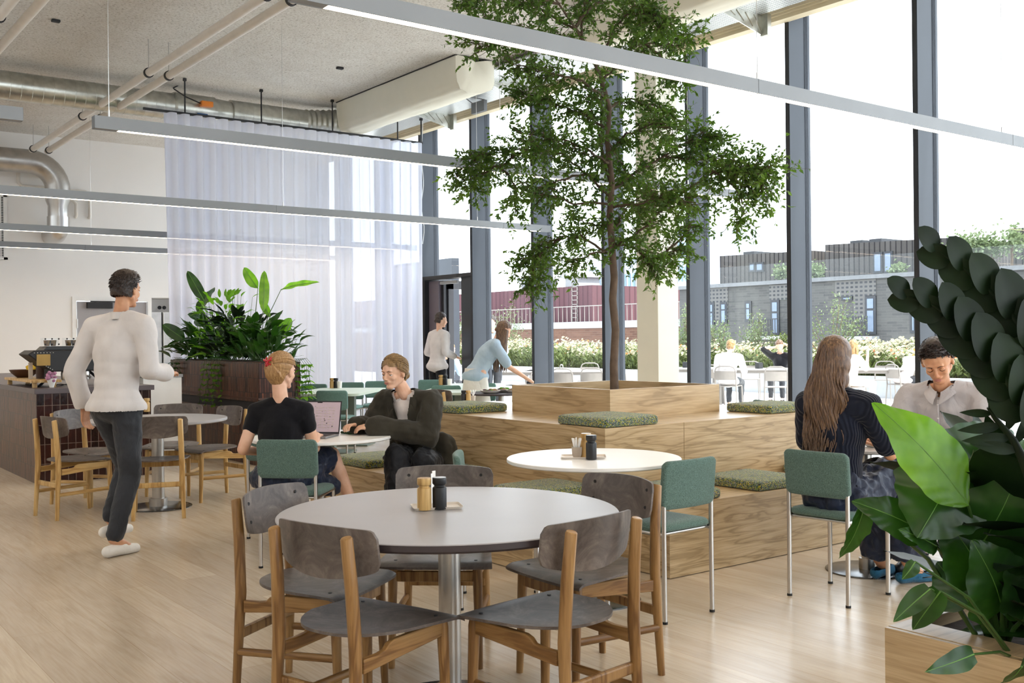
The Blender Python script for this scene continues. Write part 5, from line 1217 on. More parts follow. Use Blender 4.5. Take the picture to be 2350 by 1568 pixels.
for l, r, tp_, bt in ((1740, 1812, 735, 772), (1950, 2018, 730, 772), (2228, 2290, 722, 770)):
    w = MB(); y0, y1 = yof(r), yof(l); z0, z1 = zof(l, bt), zof(l, tp_); w.box(-.9, 0, y0, y1, z0 - .15, z0); fr = w.build('balcony', 'concrete_kerb', bl, smooth=0)
    w = MB()
    for k in range(int((y1 - y0) / .14)): w.box(-.9, -.87, y0 + k * .14, y0 + k * .14 + .025, z0, z1)
    w.box(-.92, -.86, y0, y1, z1, z1 + .05); w.build('balcony_railing', 'frame_dark', fr, smooth=0)
# timber penthouses on that roof
XP = 43.0
def pent(label, l, r, tp_l, tp_r, bt, wins=(), boxes=()):
    y0, y1 = gx(r, 600, XP).y, gx(l, 600, XP).y; t = thing('timber_penthouse', label, 'building', (XP, 0, ztop + .0)); zl, zr = gx(l, tp_l, XP).z - ztop, gx(r, tp_r, XP).z - ztop
    b = MB(); vs = []
    for x in (0, 5): vs += [(x, y0, 0.1), (x, y1, 0.1), (x, y1, zl), (x, y0, zr)]
    b.add(vs, [(0, 3, 2, 1), (4, 5, 6, 7), (0, 1, 5, 4), (2, 3, 7, 6), (1, 2, 6, 5), (0, 4, 7, 3)]); b.build('timber_wall', 'dark_timber', t, smooth=0)
    for a, c_, e, g in wins:
        w = MB(); w.box(-.06, 0, gx(c_, 600, XP).y, gx(a, 600, XP).y, gx(a, g, XP).z - ztop, gx(a, e, XP).z - ztop); fr = w.build('window', 'frame_dark', t, smooth=0)
        w = MB(); w.box(-.09, -.06, gx(c_, 600, XP).y + .1, gx(a, 600, XP).y - .1, gx(a, g, XP).z - ztop + .1, gx(a, e, XP).z - ztop - .1); w.build('pane', 'pane_blue', fr, smooth=0)
    for a, c_, e in boxes:
        w = MB(); w.box(1, 3, gx(c_, 600, XP).y, gx(a, 600, XP).y, max(zl, zr) - .6, gx(a, e, XP).z - ztop); w.build('roof_box', 'frame_dark', t, smooth=0)
pent('dark timber penthouse with two roof boxes on the brick block', 1894, 2190, 562, 545, 632, ((2005, 2027, 580, 628), (2029, 2050, 578, 628)), ((1923, 1951, 551), (1967, 1995, 547)))
pent('dark timber penthouse with slanted roof left of the mullion', 1652, 1862, 588, 575, 640, ((1720, 1735, 604, 625), (1736, 1754, 603, 625)), ((1678, 1702, 577),))
pent('dark timber penthouse at the right edge of the view', 2320, 2420, 524, 520, 600)
def rooftree(px, py, R, label):
    p = gx(px, py, 41.0); t = thing('rooftop_bush', label, 'shrub', (p.x, p.y, ztop + .1)); b, s_ = MB(), MB(); rr = random.Random(int(px)); h = p.z - ztop
    s_.tube([(0, 0, 0), (0, 0, h)], .06, 6); s_.build('stem', 'twig', t)
    for k in range(420):
        q = Vector([rr.gauss(0, R * .30) for _ in range(3)]) + Vector((0, 0, h)); d = Vector((rr.uniform(-1, 1), rr.uniform(-1, 1), rr.uniform(-1, 1))).normalized() * .16; sd = d.cross(Vector((.3, .5, .8))).normalized() * .06
        b.add([q, q + d * .5 + sd, q + d, q + d * .5 - sd], [(0, 1, 2, 3)])
    b.build('foliage', 'shrub_leaf', t, 0)['kind'] = 'stuff'
for px, py, R, lb in ((2205, 570, .8, 'left'), (2245, 568, .8, 'middle'), (2278, 572, .7, 'right')): rooftree(px, py, R, 'sparse rooftop bush on the brick block, %s of the three near the leaf tip' % lb)
rooftree(2322, 558, .9, 'rooftop bush beside the timber penthouse at the right edge'); rooftree(1792, 632, .5, 'green potted bush on the roof terrace near the mullion'); rooftree(1870, 628, .7, 'low rooftop bush left of the big timber penthouse'); rooftree(2060, 628, .5, 'potted green bush on the roof terrace before the timber penthouse')
# red clad building on brick base to the left
XR = 46.0
t = thing('red_building', 'dark red clad building on a brick base behind the tree', 'building', (XR, 0, -12))
y0, y1 = gx(1358, 700, XR).y, gx(1000, 700, XR).y
zr = gx(1250, 662, XR).z + 12; zb = gx(1250, 742, XR).z + 12; zg = gx(1250, 756, XR).z + 12
b = MB(); b.box(0, 14, y0, y1 + 14, zb, zr); b.build('red_wall', 'red_cladding', t, smooth=0)
b = MB(); b.box(-1.5, 14, y0 - 12, y1 + 14, zg, zb); b.build('band', 'concrete_kerb', t, smooth=0)
b = MB(); b.box(-1.4, 14, y0 - 12, y1 + 14, 0, zg); b.build('brick_base', 'red_brick', t, smooth=0)
b = MB()
for k in range(90): b.box(-1.3, -1.27, y0 - 12 + k * .45, y0 - 12 + k * .45 + .03, zb, zb + 1.0)
b.box(-1.32, -1.25, y0 - 12, y1 + 14, zb + 1.0, zb + 1.06); b.build('roof_railing', 'outdoor_metal', t, smooth=0)
for l, r in ((1172, 1205), (1272, 1302)):
    b = MB(); b.box(1, 3, gx(r, 650, XR).y, gx(l, 650, XR).y, zr, zr + .7); b.box(.8, 3.2, gx(r, 650, XR).y - .3, gx(l, 650, XR).y + .3, zr + .7, zr + 1.0); b.build('roof_vent', 'concrete_kerb', t, smooth=0)
b = MB(); yy = gx(1330, 700, XR).y
for s in (0, .55): b.box(-.2, -.15, yy + s, yy + s + .05, zb, zr + 1.3)
for k in range(14): b.box(-.2, -.15, yy, yy + .6, zb + k * .3, zb + k * .3 + .05)
b.build('ladder', 'outdoor_metal', t, smooth=0)
# distant towers with faceted pale facade
def tower(label, l, r, top, X, rows, colsn, curved=False):
    y0, y1 = gx(r, 600, X).y, gx(l, 600, X).y; zt = gx((l + r) / 2, top, X).z
    t = thing('distant_tower', label, 'building', (X, y0, -20)); H = zt + 20; b = MB()
    if curved: b.lathe([((y1 - y0) / 2, 0), ((y1 - y0) / 2, H), (0, H)], 40, ((y1 - y0) / 2, (y1 - y0) / 2, 0)); 
    else: b.box(0, 14, 0, y1 - y0, 0, H)
    b.build('wall', 'tower_white', t, smooth=0 if not curved else 30)
    b = MB(); R = (y1 - y0) / 2
    for i in range(rows):
        z0 = H - 2.2 - i * 3.4
        for j in range(colsn):
            if curved:
                a = PI / 2 + PI * (j + .5) / colsn; da = PI / colsn * .36; vs = [(R + (R + .1) * math.cos(q), R + (R + .1) * math.sin(q), z) for z in (z0 - 2.2, z0) for q in (a - da, a + da)]; b.add(vs, [(0, 1, 3, 2)])
            else:
                w_ = (y1 - y0) / colsn; off = (w_ * .5 if i % 2 else 0); yy = j * w_ + off * .6; b.add([(-.1, yy + w_ * .2, z0 - 2.3), (-.1, yy + w_ * .7, z0 - 2.1), (-.1, yy + w_ * .75, z0 - .2), (-.1, yy + w_ * .25, z0)], [(0, 1, 2, 3)])
    b.build('window_panes', 'tower_blue', t, 0)['kind'] = 'stuff'
plain('tower_white', '8d97a5', .7, var=.02); plain('tower_blue', '5f7691', .4, var=.03)
tower('pale blue white tower block behind the tree trunk', 1352, 1470, 598, 110, 14, 12); tower('pale faceted tower behind the cream column', 1535, 1600, 520, 108, 16, 7); tower('round glass tower left of the timber penthouse', 1575, 1667, 545, 120, 16, 16, True)
b = MB(); b.box(9.7, 200, -60, 120, -12.3, -12); struct(b.build('street_ground', 'paving', smooth=0))
# blue facade panel left of the door seen past the curtain
b = MB(); b.box(13.0, 13.2, 19.5, 23, -2, 3.2); tag(b.build('neighbour_wall', 'mullion_grey', smooth=0), 'dark blue grey wall outside behind the door', 'wall')
# outdoor furniture
def out_chair(label, loc, rz):
    t = thing('terrace_chair', label, 'chair', loc, rz, 'terrace chairs')
    for s in (-1, 1):
        b = MB(); b.tube([(.2, .21 * s, 0), (.19, .2 * s, .44)], .0125, 8); b.build('front_leg', 'outdoor_metal', t)
        b = MB(); b.tube([(-.24, .21 * s, 0), (-.2, .2 * s, .44), (-.22, .2 * s, .62)], .0125, 8); b.build('back_leg', 'outdoor_metal', t)
    b = MB(); b.tube([(-.22, -.2, .60), (-.235, -.2, .72), (-.245, -.17, .79), (-.25, -.1, .82), (-.25, .1, .82), (-.245, .17, .79), (-.235, .2, .72), (-.22, .2, .60)], .0125, 8); b.build('back_frame', 'outdoor_metal', t)
    b = MB(); b.grid(lambda u, v: Vector((-.225 - .02 * v - .03 * math.sin(PI * u), (u - .5) * .38, .56 + .17 * v)), 8, 3); b.grid(lambda u, v: Vector((-.231 - .02 * v - .03 * math.sin(PI * u), (u - .5) * .38, .56 + .17 * v)), 8, 3); b.build('backrest', 'outdoor_metal', t, 60)
    b = MB(); b.prism(rrect(.43, .42, .05), .435, .45); b.build('seat', 'outdoor_metal', t, 30)
    return t
oc = out_chair('terrace chair the man in white sits on, back turned to us', (14.0, 12.0, 0), D(60))
def out_table(label, loc, w_, d_, rz=0):
    t = thing('terrace_table', label, 'table', loc, rz, 'terrace tables'); b = MB(); b.box(-w_ / 2, w_ / 2, -d_ / 2, d_ / 2, .71, .735); b.build('table_top', 'outdoor_top', t, smooth=0)
    for sx in (-1, 1):
        for sy in (-1, 1): b = MB(); b.box(sx * (w_ / 2 - .06) - .025, sx * (w_ / 2 - .06) + .025, sy * (d_ / 2 - .06) - .025, sy * (d_ / 2 - .06) + .025, 0, .71); b.build('leg', 'outdoor_metal', t, smooth=0)
    b = MB(); b.box(-w_ / 2 + .04, w_ / 2 - .04, -d_ / 2 + .04, d_ / 2 - .04, .65, .71); b.build('apron', 'outdoor_metal', t, smooth=0)
# ---------------------------------------------------------------- people
def skinmat(name, c1, c2):
    t = NT(name); a = t.noise(t.coord('Object'), 14, 3); t.col(t.ramp(a, [(0.35, srgb(c1)), (0.65, srgb(c2))])); t.set(0.48, spec=0.35, **{'Subsurface Weight': 0.12, 'Subsurface Scale': 0.01}); t.b.inputs['Subsurface Radius'].default_value = (1, .35, .2)
    t.bump(t.noise(t.coord('Object'), 180, 2), .08, .001); reg(name, t)
skinmat('skin_fair', 'd9a98c', 'e6bca2'); skinmat('skin_tan', 'c08a68', 'd3a07e'); skinmat('skin_lips', 'b5786a', 'c08476')
def hairmat(name, c1, c2, c3, sc=(60, 60, 6)):
    t = NT(name); a = t.noise(t.coord('Object', sc), 2.2, 4, .65, .4); t.col(t.ramp(a, [(0.3, srgb(c1)), (0.5, srgb(c2)), (0.72, srgb(c3))])); t.set(0.42, spec=0.5); t.bump(a, .5, .004); reg(name, t)
hairmat('hair_blond', '7d5832', 'a88052', 'c6a272'); hairmat('hair_brown', '33241a', '614632', '8c6c4a'); hairmat('hair_dark', '120d0b', '2a1d17', '46332a', (50, 50, 30)); hairmat('hair_darkblond', '5a432c', '86683f', 'ab8a5c')
def cloth(name, c1, c2, sc=7, bump=.5, rough=.85, rib=None):
    t = NT(name); co = t.coord('Object'); a = t.noise(co, sc, 3, .5, .5); t.col(t.ramp(a, [(0.3, srgb(c1)), (0.7, srgb(c2))])); t.set(rough, spec=.2, **{'Sheen Weight': .1})
    if rib:
        wv = t.n('ShaderNodeTexWave'); wv.inputs['Scale'].default_value = rib; wv.inputs['Distortion'].default_value = .6; t.l(t.coord('Object', (1, 1, .15)), wv.inputs['Vector']); t.bump(wv.outputs[0], .8, .006)
    else: t.bump(t.noise(t.coord('Object', (1, 1, .6)), sc * 2.2, 3, .5, 1.2), bump, .02)
    reg(name, t)
cloth('black_jersey', '0c0c10', '14141a', 5, .3); cloth('navy_rib', '10131f', '1a2030', 5, rib=24); cloth('navy_satin', '1a2031', '242c40', 4, .7, .38); cloth('blazer_wool', '302d26', '3d3930', 4, .35); cloth('black_trouser', '101116', '1a1c22', 5, .5, .6)
cloth('pale_shirt', 'aeaaad', 'bcb8ba', 6, .5, .8); cloth('white_shirt', 'cac5c3', 'd8d3d1', 5, .2, .8); cloth('white_tee', 'dcd3d0', 'e6dedb', 6, .2); cloth('charcoal_trouser', '2b2d31', '3a3c41', 5, .6, .7); cloth('blue_top', '9fb4c6', 'b3c5d3', 5, .4); cloth('white_skirt', 'ddd6ce', 'e8e2da', 5, .4); cloth('striped_knit', 'd9c2b2', 'e6d8cc', 5, .2)
cloth('blue_suede', '1f4c66', '2c6380', 30, .2); cloth('sneaker_white', 'dcd9d3', 'e9e6e0', 12, .1, .6)
def bake(b, voxel, sm=4, disp=0.0, dscale=.12, seed=0, cut=None, fac=.5):
    me = bpy.data.meshes.new('t'); me.from_pydata([tuple(v) for v in b.v], [], b.f); me.update()
    o = bpy.data.objects.new('t', me); COL.objects.link(o)
    r = o.modifiers.new('r', 'REMESH'); r.mode = 'VOXEL'; r.voxel_size = voxel; r.use_smooth_shade = True
    s = o.modifiers.new('s', 'SMOOTH'); s.factor = fac; s.iterations = sm
    dg = bpy.context.evaluated_depsgraph_get(); dg.update(); ev = o.evaluated_get(dg); m2 = bpy.data.meshes.new_from_object(ev)
    n = len(m2.vertices); co = np.empty(n * 3); m2.vertices.foreach_get('co', co); co = co.reshape(-1, 3)
    fs = [tuple(p.vertices) for p in m2.polygons]
    if disp:
        nr = np.empty(n * 3); m2.vertices.foreach_get('normal', nr); nr = nr.reshape(-1, 3)
        for i in range(n):
            p = Vector(co[i]) / dscale + Vector((seed, 0, 0)); co[i] += nr[i] * disp * (noise.noise(Vector((p.x, p.y, p.z * .7))) + .5 * noise.noise(p * 2.3))
    bpy.data.objects.remove(o); bpy.data.meshes.remove(me); bpy.data.meshes.remove(m2)
    out = MB(); out.v = [Vector(c) for c in co]; out.f = fs
    if cut:
        keep = [cut(v) for v in out.v]; out.f = [f for f in out.f if all(keep[i] for i in f)]
        used = sorted({i for f in out.f for i in f}); mp = {a: k for k, a in enumerate(used)}; out.v = [out.v[i] for i in used]; out.f = [tuple(mp[i] for i in f) for f in out.f]
    return out
def frame(x, up):
    x = Vector(x).normalized(); z = Vector(up); z = (z - x * z.dot(x)).normalized(); y = z.cross(x)
    return Matrix(((x.x, y.x, z.x), (x.y, y.y, z.y), (x.z, y.z, z.z)))
def head_skin(b, c, R, s=1.0, hi=True):
    P = lambda x, y, z: Vector(c) + R @ Vector((x, y, z)) * s
    ball = lambda p, r, n=16, m=12: b.ball(P(*p), tuple(q * s for q in r), n, m, R)
    ball((-.005, 0, .03), (.092, .076, .088)); ball((.022, 0, -.02), (.066, .060, .084)); ball((.068, 0, -.088), (.018, .022, .016))
    for e in (-1, 1):
        b.cap(P(-.01, .05 * e, -.045), .020 * s, P(.062, .012 * e, -.09), .017 * s, 12); ball((.055, .034 * e, -.022), (.026, .024, .026)); ball((-.004, .077 * e, -.006), (.016, .009, .030), 10, 8)
        if hi: ball((.1, .010 * e, -.031), (.009, .007, .007), 10, 7)
    b.cap(P(.080, -.032, .024), .012 * s, P(.080, .032, .024), .012 * s, 10)
    b.cap(P(.088, 0, .012), .0075 * s, P(.106, 0, -.026), .0105 * s, 10); ball((.084, 0, -.05), (.012, .024, .014), 12, 8)
    return P
def sockets(b, P, R, s):
    for e in (-1, 1):
        q = P(.089, .031 * e, .003)
        for i, v in enumerate(b.v):
            d = (v - q).length / (.017 * s)
            if d < 1.6: b.v[i] = v - (R @ Vector((1, 0, 0))) * (.009 * s * math.exp(-d * d * 1.5))
def face_parts(t, P, R, s, closed=False, brow='hair_brown', skin='skin_fair'):
    b = MB(); b.ball(P(.0955, 0, -.054), (.0055 * s, .021 * s, .0042 * s), 14, 8, R); b.ball(P(.094, 0, -.0625), (.006 * s, .017 * s, .0052 * s), 14, 8, R); b.build('lips', 'skin_lips', t, 60)
    for e in (-1, 1):
        if not closed:
            b = MB(); b.ball(P(.0735, .031 * e, .003), .0118 * s, 14, 10); ey = b.build('eye', 'white_plastic', t, 60)
            b = MB(); b.ball(P(.0815, .031 * e, .0022), (.0050 * s, .0074 * s, .0074 * s), 12, 8, R); b.build('iris', 'ink', ey, 60)
        b = MB(); b.ball(P(.0745, .031 * e, .0055 if not closed else .002), (.0128 * s, .0145 * s, (.0095 if not closed else .012) * s), 14, 10, R)
        b.build('eyelid', skin, t, 60)
        b = MB(); z = .0015 if not closed else -.006; b.tube([P(.079, (.031 - .014) * e, z), P(.0875, .031 * e, z - .001), P(.078, (.031 + .014) * e, z)], .0012 * s, 5); b.build('eyelashes', 'hair_dark', t, 60)
        b = MB(); b.tube([P(.092, .013 * e, .021), P(.0925, .028 * e, .027), P(.082, .046 * e, .022)], [.003 * s, .0034 * s, .0015 * s], 6, flat=.6); b.build('eyebrow', brow, t, 60)
def hand(b, w, d, nrm, side=1, curl=.35, s=1.0, spread=.12):
    """w wrist, d pointing direction, nrm palm normal; side=+1 puts the thumb on nrm x d"""
    d = Vector(d).normalized(); nrm = Vector(nrm); nrm = (nrm - d * nrm.dot(d)).normalized(); l = nrm.cross(d).normalized() * side; w = Vector(w)
    for q in (-.027, -.009, .009, .027): b.cap(w + l * q * .65 * s + d * .01, .014 * s, w + l * q * s + d * .085 * s, .0115 * s, 10)
    for k, (q, L) in enumerate(((.027, .072), (.009, .08), (-.009, .075), (-.027, .058))):
        p = w + l * q * s + d * .088 * s; a = curl * .6; dd = (d + l * q * spread * 6).normalized()
        for j, (f, r) in enumerate(((.45, .0088), (.30, .0080), (.25, .0072))):
            dv = dd * math.cos(a) + nrm * math.sin(a); p2 = p + dv * L * f * s; b.cap(p, r * s, p2, (r - .0006) * s, 10); p = p2; a += curl
    p = w + l * .022 * s + d * .02 * s; dv = (l * .75 + d * .6 + nrm * .35).normalized(); p2 = p + dv * .042 * s; b.cap(p, .014 * s, p2, .0105 * s, 10)
    dv = (l * .35 + d * .85 + nrm * .45).normalized(); p3 = p2 + dv * .032 * s; b.cap(p2, .0105 * s, p3, .009 * s, 10); b.cap(p3, .009 * s, p3 + (dv + nrm * .2).normalized() * .024 * s, .0075 * s, 10)
def torso(b, J, k=0.0, w=1.0, dp=1.0, bust=False):
    pl, ch, nk = Vector(J['pelvis']), Vector(J['chest']), Vector(J['neck']); sl, sr = Vector(J['shL']), Vector(J['shR']); lat = (sl - sr).normalized()
    hl = (Vector(J['hipL']) - Vector(J['hipR'])).normalized()
    def M3(up, la):
        z = up.normalized(); y = (la - z * la.dot(z)).normalized(); x = y.cross(z); return Matrix(((x.x, y.x, z.x), (x.y, y.y, z.y), (x.z, y.z, z.z)))
    sp = ch - pl; A = M3(sp, hl); B = M3(nk - pl, lat)
    b.ball(pl, ((.115 + k) * dp, (.155 + k) * w, .12 + k), 18, 12, A)
    b.ball(pl.lerp(ch, .38), ((.098 + k) * dp, (.125 + k) * w, .14 + k), 18, 12, A); b.ball(pl.lerp(ch, .7), ((.102 + k) * dp, (.13 + k) * w, .14 + k), 18, 12, B)
    b.ball(ch, ((.108 + k) * dp, (.145 + k) * w, .15 + k), 18, 12, B)
    b.cap(sl.lerp(ch, .12), .052 + k, sr.lerp(ch, .12), .052 + k, 14)
    b.cap(sl, .05 + k, nk.lerp(sl, .25) , .042 + k * .6, 12); b.cap(sr, .05 + k, nk.lerp(sr, .25), .042 + k * .6, 12)
    b.ball(ch.lerp(nk, .35), ((.088 + k) * dp, (.14 + k) * w, .12 + k), 18, 12, B)
    if bust:
        f = B @ Vector((1, 0, 0))
        for e in (-1, 1): b.ball(ch + f * .07 * dp + lat * .06 * e - Vector((0, 0, .02)), .055 + k, 14, 10)
def limb(b, p0, r0, p1, r1, p2, r2, k=0, upto=1.0):
    p0, p1, p2 = Vector(p0), Vector(p1), Vector(p2)
    if upto <= .5: b.cap(p0, r0 + k, p0.lerp(p1, upto * 2), r0 + (r1 - r0) * upto * 2 + k); return
    b.cap(p0, r0 + k, p1, r1 + k); f = (upto - .5) * 2; b.cap(p1, r1 + k, p1.lerp(p2, f), r1 + (r2 - r1) * f + k)
def shoe(b, ank, toe, s=1.0, h=.0):
    a = Vector(ank); d = Vector(toe) - a; d.z = 0; d.normalize(); g = a.copy(); g.z = Vector(toe).z
    b.cap(g - d * .045 * s + Vector((0, 0, .035)), .034 * s, g + d * .06 * s + Vector((0, 0, .04)), .038 * s); b.cap(g + d * .06 * s + Vector((0, 0, .032)), .036 * s, g + d * .155 * s + Vector((0, 0, .022)), .030 * s)
    return g, d
def hair_short(t, c, R, s, mat, seed=0, disp=.005, top=.010, cut=None, side=0):
    P = lambda x, y, z: Vector(c) + R @ Vector((x, y, z)) * s; Ri = R.transposed(); b = MB()
    b.ball(P(-.008, 0, .040), tuple(q * s for q in (.098, .083, .090 + top)), 24, 16, R); b.ball(P(-.03, 0, -.0), tuple(q * s for q in (.075, .078, .085)), 20, 14, R)
    def ct(v):
        q = Ri @ (v - Vector(c)) / s
        if cut: return cut(q)
        if q.x > .045: return q.z > .075 - (.012 if abs(q.y) > .04 else 0)
        if q.x > .012: return q.z > .045
        if q.x > -.012: return q.z > -.002 + (0.0 if abs(q.y) > .05 else 0)
        return q.z > -.055 - q.x * .15
    m = bake(b, .006 * s, 2, disp * s, .022, seed, ct); m.build('hair', mat, t, 80); return P
def strands(t, P, s, mat, end, n, seed, zmin=-.07, r=.0032, twist=0.0):
    C0 = Vector((-.010, 0, .034)); rad = Vector((.099, .085, .094)); b = MB(); q = random.Random(seed)
    e = Vector(end) - C0; e = Vector((e.x / rad.x, e.y / rad.y, e.z / rad.z)).normalized()
    for k in range(n):
        a = 2 * PI * k / n
        y = math.sin(a); zz = math.cos(a)
        d = Vector((.52 + .12 * zz, .80 * y, .84 * zz)) if zz > .1 else Vector((.0 + .3 * max(0, zz) - .35 * max(0, -zz), .95 * y, -.05 + .95 * min(0, zz)))
        d = (d + Vector([q.gauss(0, .03) for _ in range(3)])).normalized(); pts = []
        for j in range(11):
            f = j / 10; v = (d * math.sin((1 - f) * 1.4) + e * math.sin(f * 1.4 + .05)).normalized()
            v = (v + Vector((0, twist * math.sin(PI * f), 0))).normalized(); sc_ = 1.02 + .05 * math.sin(PI * f) + .02 * q.random() - (.06 if f > .95 else 0)
            w_ = C0 + Vector((v.x * rad.x, v.y * rad.y, v.z * rad.z)) * sc_
            if w_.z < -.02: w_.x = w_.x * 1.0; 
            pts.append(P(*w_))
        b.tube(pts, [r * s * (.5 + .5 * math.sin(PI * min(1, .15 + j / 12))) for j in range(11)], 5, cap=False)
    b.build('hair_strands', mat, t, 80)['kind'] = 'stuff'
def fuzz(t, P, s, mat, n, L, seed, keep, r=.0016):
    b = MB(); q = random.Random(seed)
    for k in range(n):
        v = Vector((q.gauss(0, 1), q.gauss(0, 1), q.gauss(0, 1))).normalized(); p = Vector((-.008 + v.x * .099, v.y * .084, .042 + v.z * .096))
        if not keep(p): continue
        d = (v * .10 + Vector((.25 if p.x > .02 else -.25, q.uniform(-.3, .3), .12 if p.x > .02 else -.35))).normalized() * L * q.uniform(.6, 1.2)
        b.tube([P(*(p - v * .004)), P(*(p + d * .5 + v * .003)), P(*(p + d))], [r * s, r * s * .9, r * s * .3], 4, cap=False)
    b.build('hair_strands', mat, t, 80)['kind'] = 'stuff'
KEEPS = lambda p: (p.z > .083 - (.01 if abs(p.y) > .04 else 0)) if p.x > .045 else (p.z > .05 if p.x > .012 else (p.z > .004 if p.x > -.012 else p.z > -.045))
def updo(t, P, R, s, mat, bun=None, seed=1, cut=None):
    b = MB(); b.ball(P(-.010, 0, .038), tuple(q * s for q in (.098, .084, .093)), 26, 18, R); b.ball(P(-.045, 0, .01), tuple(q * s for q in (.066, .074, .085)), 22, 16, R); b.ball(P(-.05, 0, -.04), tuple(q * s for q in (.045, .058, .05)), 20, 14, R)
    if bun: b.ball(P(*bun[0]), tuple(q * s for q in bun[1]), 18, 12, R)
    Ri = R.transposed(); c0 = P(0, 0, 0)
    def ct(v):
        q = Ri @ (v - c0) / s
        if bun and (q - Vector(bun[0])).length < .05: return True
        if q.x > .035: return q.z > .070 - .6 * abs(q.y) + .0 and q.z > .05
        if q.x > -.022: return q.z > .026 + (q.x + .01) * .8
        if q.x > -.04: return q.z > -.02
        return q.z > -.085
    return bake(b, .006 * s, 3, .0015, .03, seed, ct).build('hair', mat, t, 80)
def figure(name, label, loc, rz, J, skin='skin_fair', voxel=.007, head_s=1.0, face=(1, 0, 0), up=(0, 0, 1), hi=False, closed=False, hands=None, top=None, bottom=None, shoes=None, brow='hair_brown', build_face=True, bust=False, w=1.0, dp=1.0, bare_legs=False, sc=1.0, thick=1.0):
    t = thing('person', label, 'person', loc, rz); t.scale = (sc, sc, sc)
    R = frame(face, up); b = MB(); hc = Vector(J['head']); g = .9
    torso(b, J, -.012, w, dp); b.cap(J['neck'], .054 * g, hc + R @ Vector((-.025, 0, -.055)), .050 * g)
    for S in 'LR':
        limb(b, J['sh' + S], .044 * thick, J['el' + S], .037 * thick, J['wr' + S], .0245 * thick, 0)
        limb(b, J['hip' + S], .080 * thick, J['kn' + S], .052 * thick, J['an' + S], .035 * thick, 0)
        b.cap(Vector(J['kn' + S]).lerp(Vector(J['an' + S]), .25), .050 * thick, Vector(J['kn' + S]).lerp(Vector(J['an' + S]), .5), .044 * thick)
        a, to = Vector(J['an' + S]), Vector(J['toe' + S]); b.cap(a, .034, a.lerp(to, .3) + Vector((0, 0, .0)), .033); b.cap(a.lerp(to, .2), .032, to + Vector((0, 0, .02)), .022)
        if hands and S in hands:
            h_ = hands[S]; hand(b, J['wr' + S], h_[0], h_[1], h_[2], h_[3] if len(h_) > 3 else .35)
        else: b.cap(J['wr' + S], .026, Vector(J['wr' + S]) + (Vector(J['wr' + S]) - Vector(J['el' + S])).normalized() * .12, .022)
    P = head_skin(b, hc, R, head_s, hi)
    m = bake(b, voxel, 3 if hi else 4, fac=.4 if hi else .5)
    if hi: sockets(m, P, R, head_s)
    m.build('body', skin, t, 80)
    if build_face and hi: face_parts(t, P, R, head_s, closed, brow, skin)
    t['_'] = 0; del t['_']
    return t, P, R, hc, head_s
def neckcut(J, r=.075, drop=.045, tilt=0.0):
    nk = Vector(J['neck']); ax = (Vector(J['head']) - nk).normalized()
    def f(v):
        d = v - nk; h = d.dot(ax)
        return not (h + .45 * d.x > .012 - tilt and (d - ax * h).length < r + .006)
    return f
def garment_top(t, J, mat, k=.018, sleeve=.45, w=1.0, dp=1.0, voxel=.010, disp=.012, cut=None, name='top', lower=.0, seed=0, arm=.0, bust=False, thick=1.0, dscale=.10, cuff=None):
    b = MB(); torso(b, J, k, w, dp, bust)
    if lower: b.ball(Vector(J['pelvis']) + Vector((0, 0, -.03)), (.13 + k + lower, .165 + k + lower, .10), 18, 12)
    for S in 'LR': limb(b, J['sh' + S], .048 * thick, J['el' + S], .041 * thick, J['wr' + S], .032 * thick, k + arm - .004, sleeve)
    nk = Vector(J['neck'])
    def ct(v):
        if cut and not cut(v): return False
        return True
    return bake(b, voxel, 8, disp, dscale, seed, ct).build(name, mat, t, 80)
def garment_legs(t, J, mat, k=.018, upto=.97, voxel=.012, disp=.016, name='trousers', flare=0.0, seed=3, pelvis=True, thick=1.0, dscale=.09, cut=None, w=1.0):
    b = MB(); pl = Vector(J['pelvis']); hl = (Vector(J['hipL']) - Vector(J['hipR'])).normalized()
    if pelvis: b.ball(pl + Vector((0, 0, -.01)), (.125 + k, (.165 + k) * w, .115 + k), 18, 12)
    for S in 'LR':
        h_, kn, an = Vector(J['hip' + S]), Vector(J['kn' + S]), Vector(J['an' + S]); b.cap(h_, .088 * thick + k, kn, .060 * thick + k)
        if upto > .5:
            f = (upto - .5) * 2; b.cap(kn, .058 * thick + k, kn.lerp(an, f), .045 * thick + k + flare)
    return bake(b, voxel, 3, disp, dscale, seed, cut).build(name, mat, t, 80)
def sitpose(lean=0.0, sh=.19, up_=.43, hip=.09, seat=.50, kz=.50, kx=.44, spread=.12, headf=(.06, 0, .19)):
    px_, pz = 0.0, seat + .05; cx = lean * .75; J = dict(pelvis=(0, 0, pz), chest=(cx * .8, 0, pz + up_ * .68), neck=(cx + .0, 0, pz + up_ + .04))
    J['shL'] = (cx, sh, pz + up_ - .03); J['shR'] = (cx, -sh, pz + up_ - .03); J['head'] = (cx + headf[0], headf[1], pz + up_ + headf[2])
    J['hipL'] = (.03, hip, pz - .02); J['hipR'] = (.03, -hip, pz - .02); J['knL'] = (kx, spread, kz); J['knR'] = (kx, -spread, kz); J['anL'] = (kx - .02, spread, .09); J['anR'] = (kx - .02, -spread, .09); J['toeL'] = (kx + .13, spread, .01); J['toeR'] = (kx + .13, -spread, .01)
    J['elL'] = (cx + .08, sh + .06, pz + .17); J['elR'] = (cx + .08, -sh - .06, pz + .17); J['wrL'] = (cx + .30, sh - .02, pz + .22); J['wrR'] = (cx + .30, -sh + .02, pz + .22)
    return J
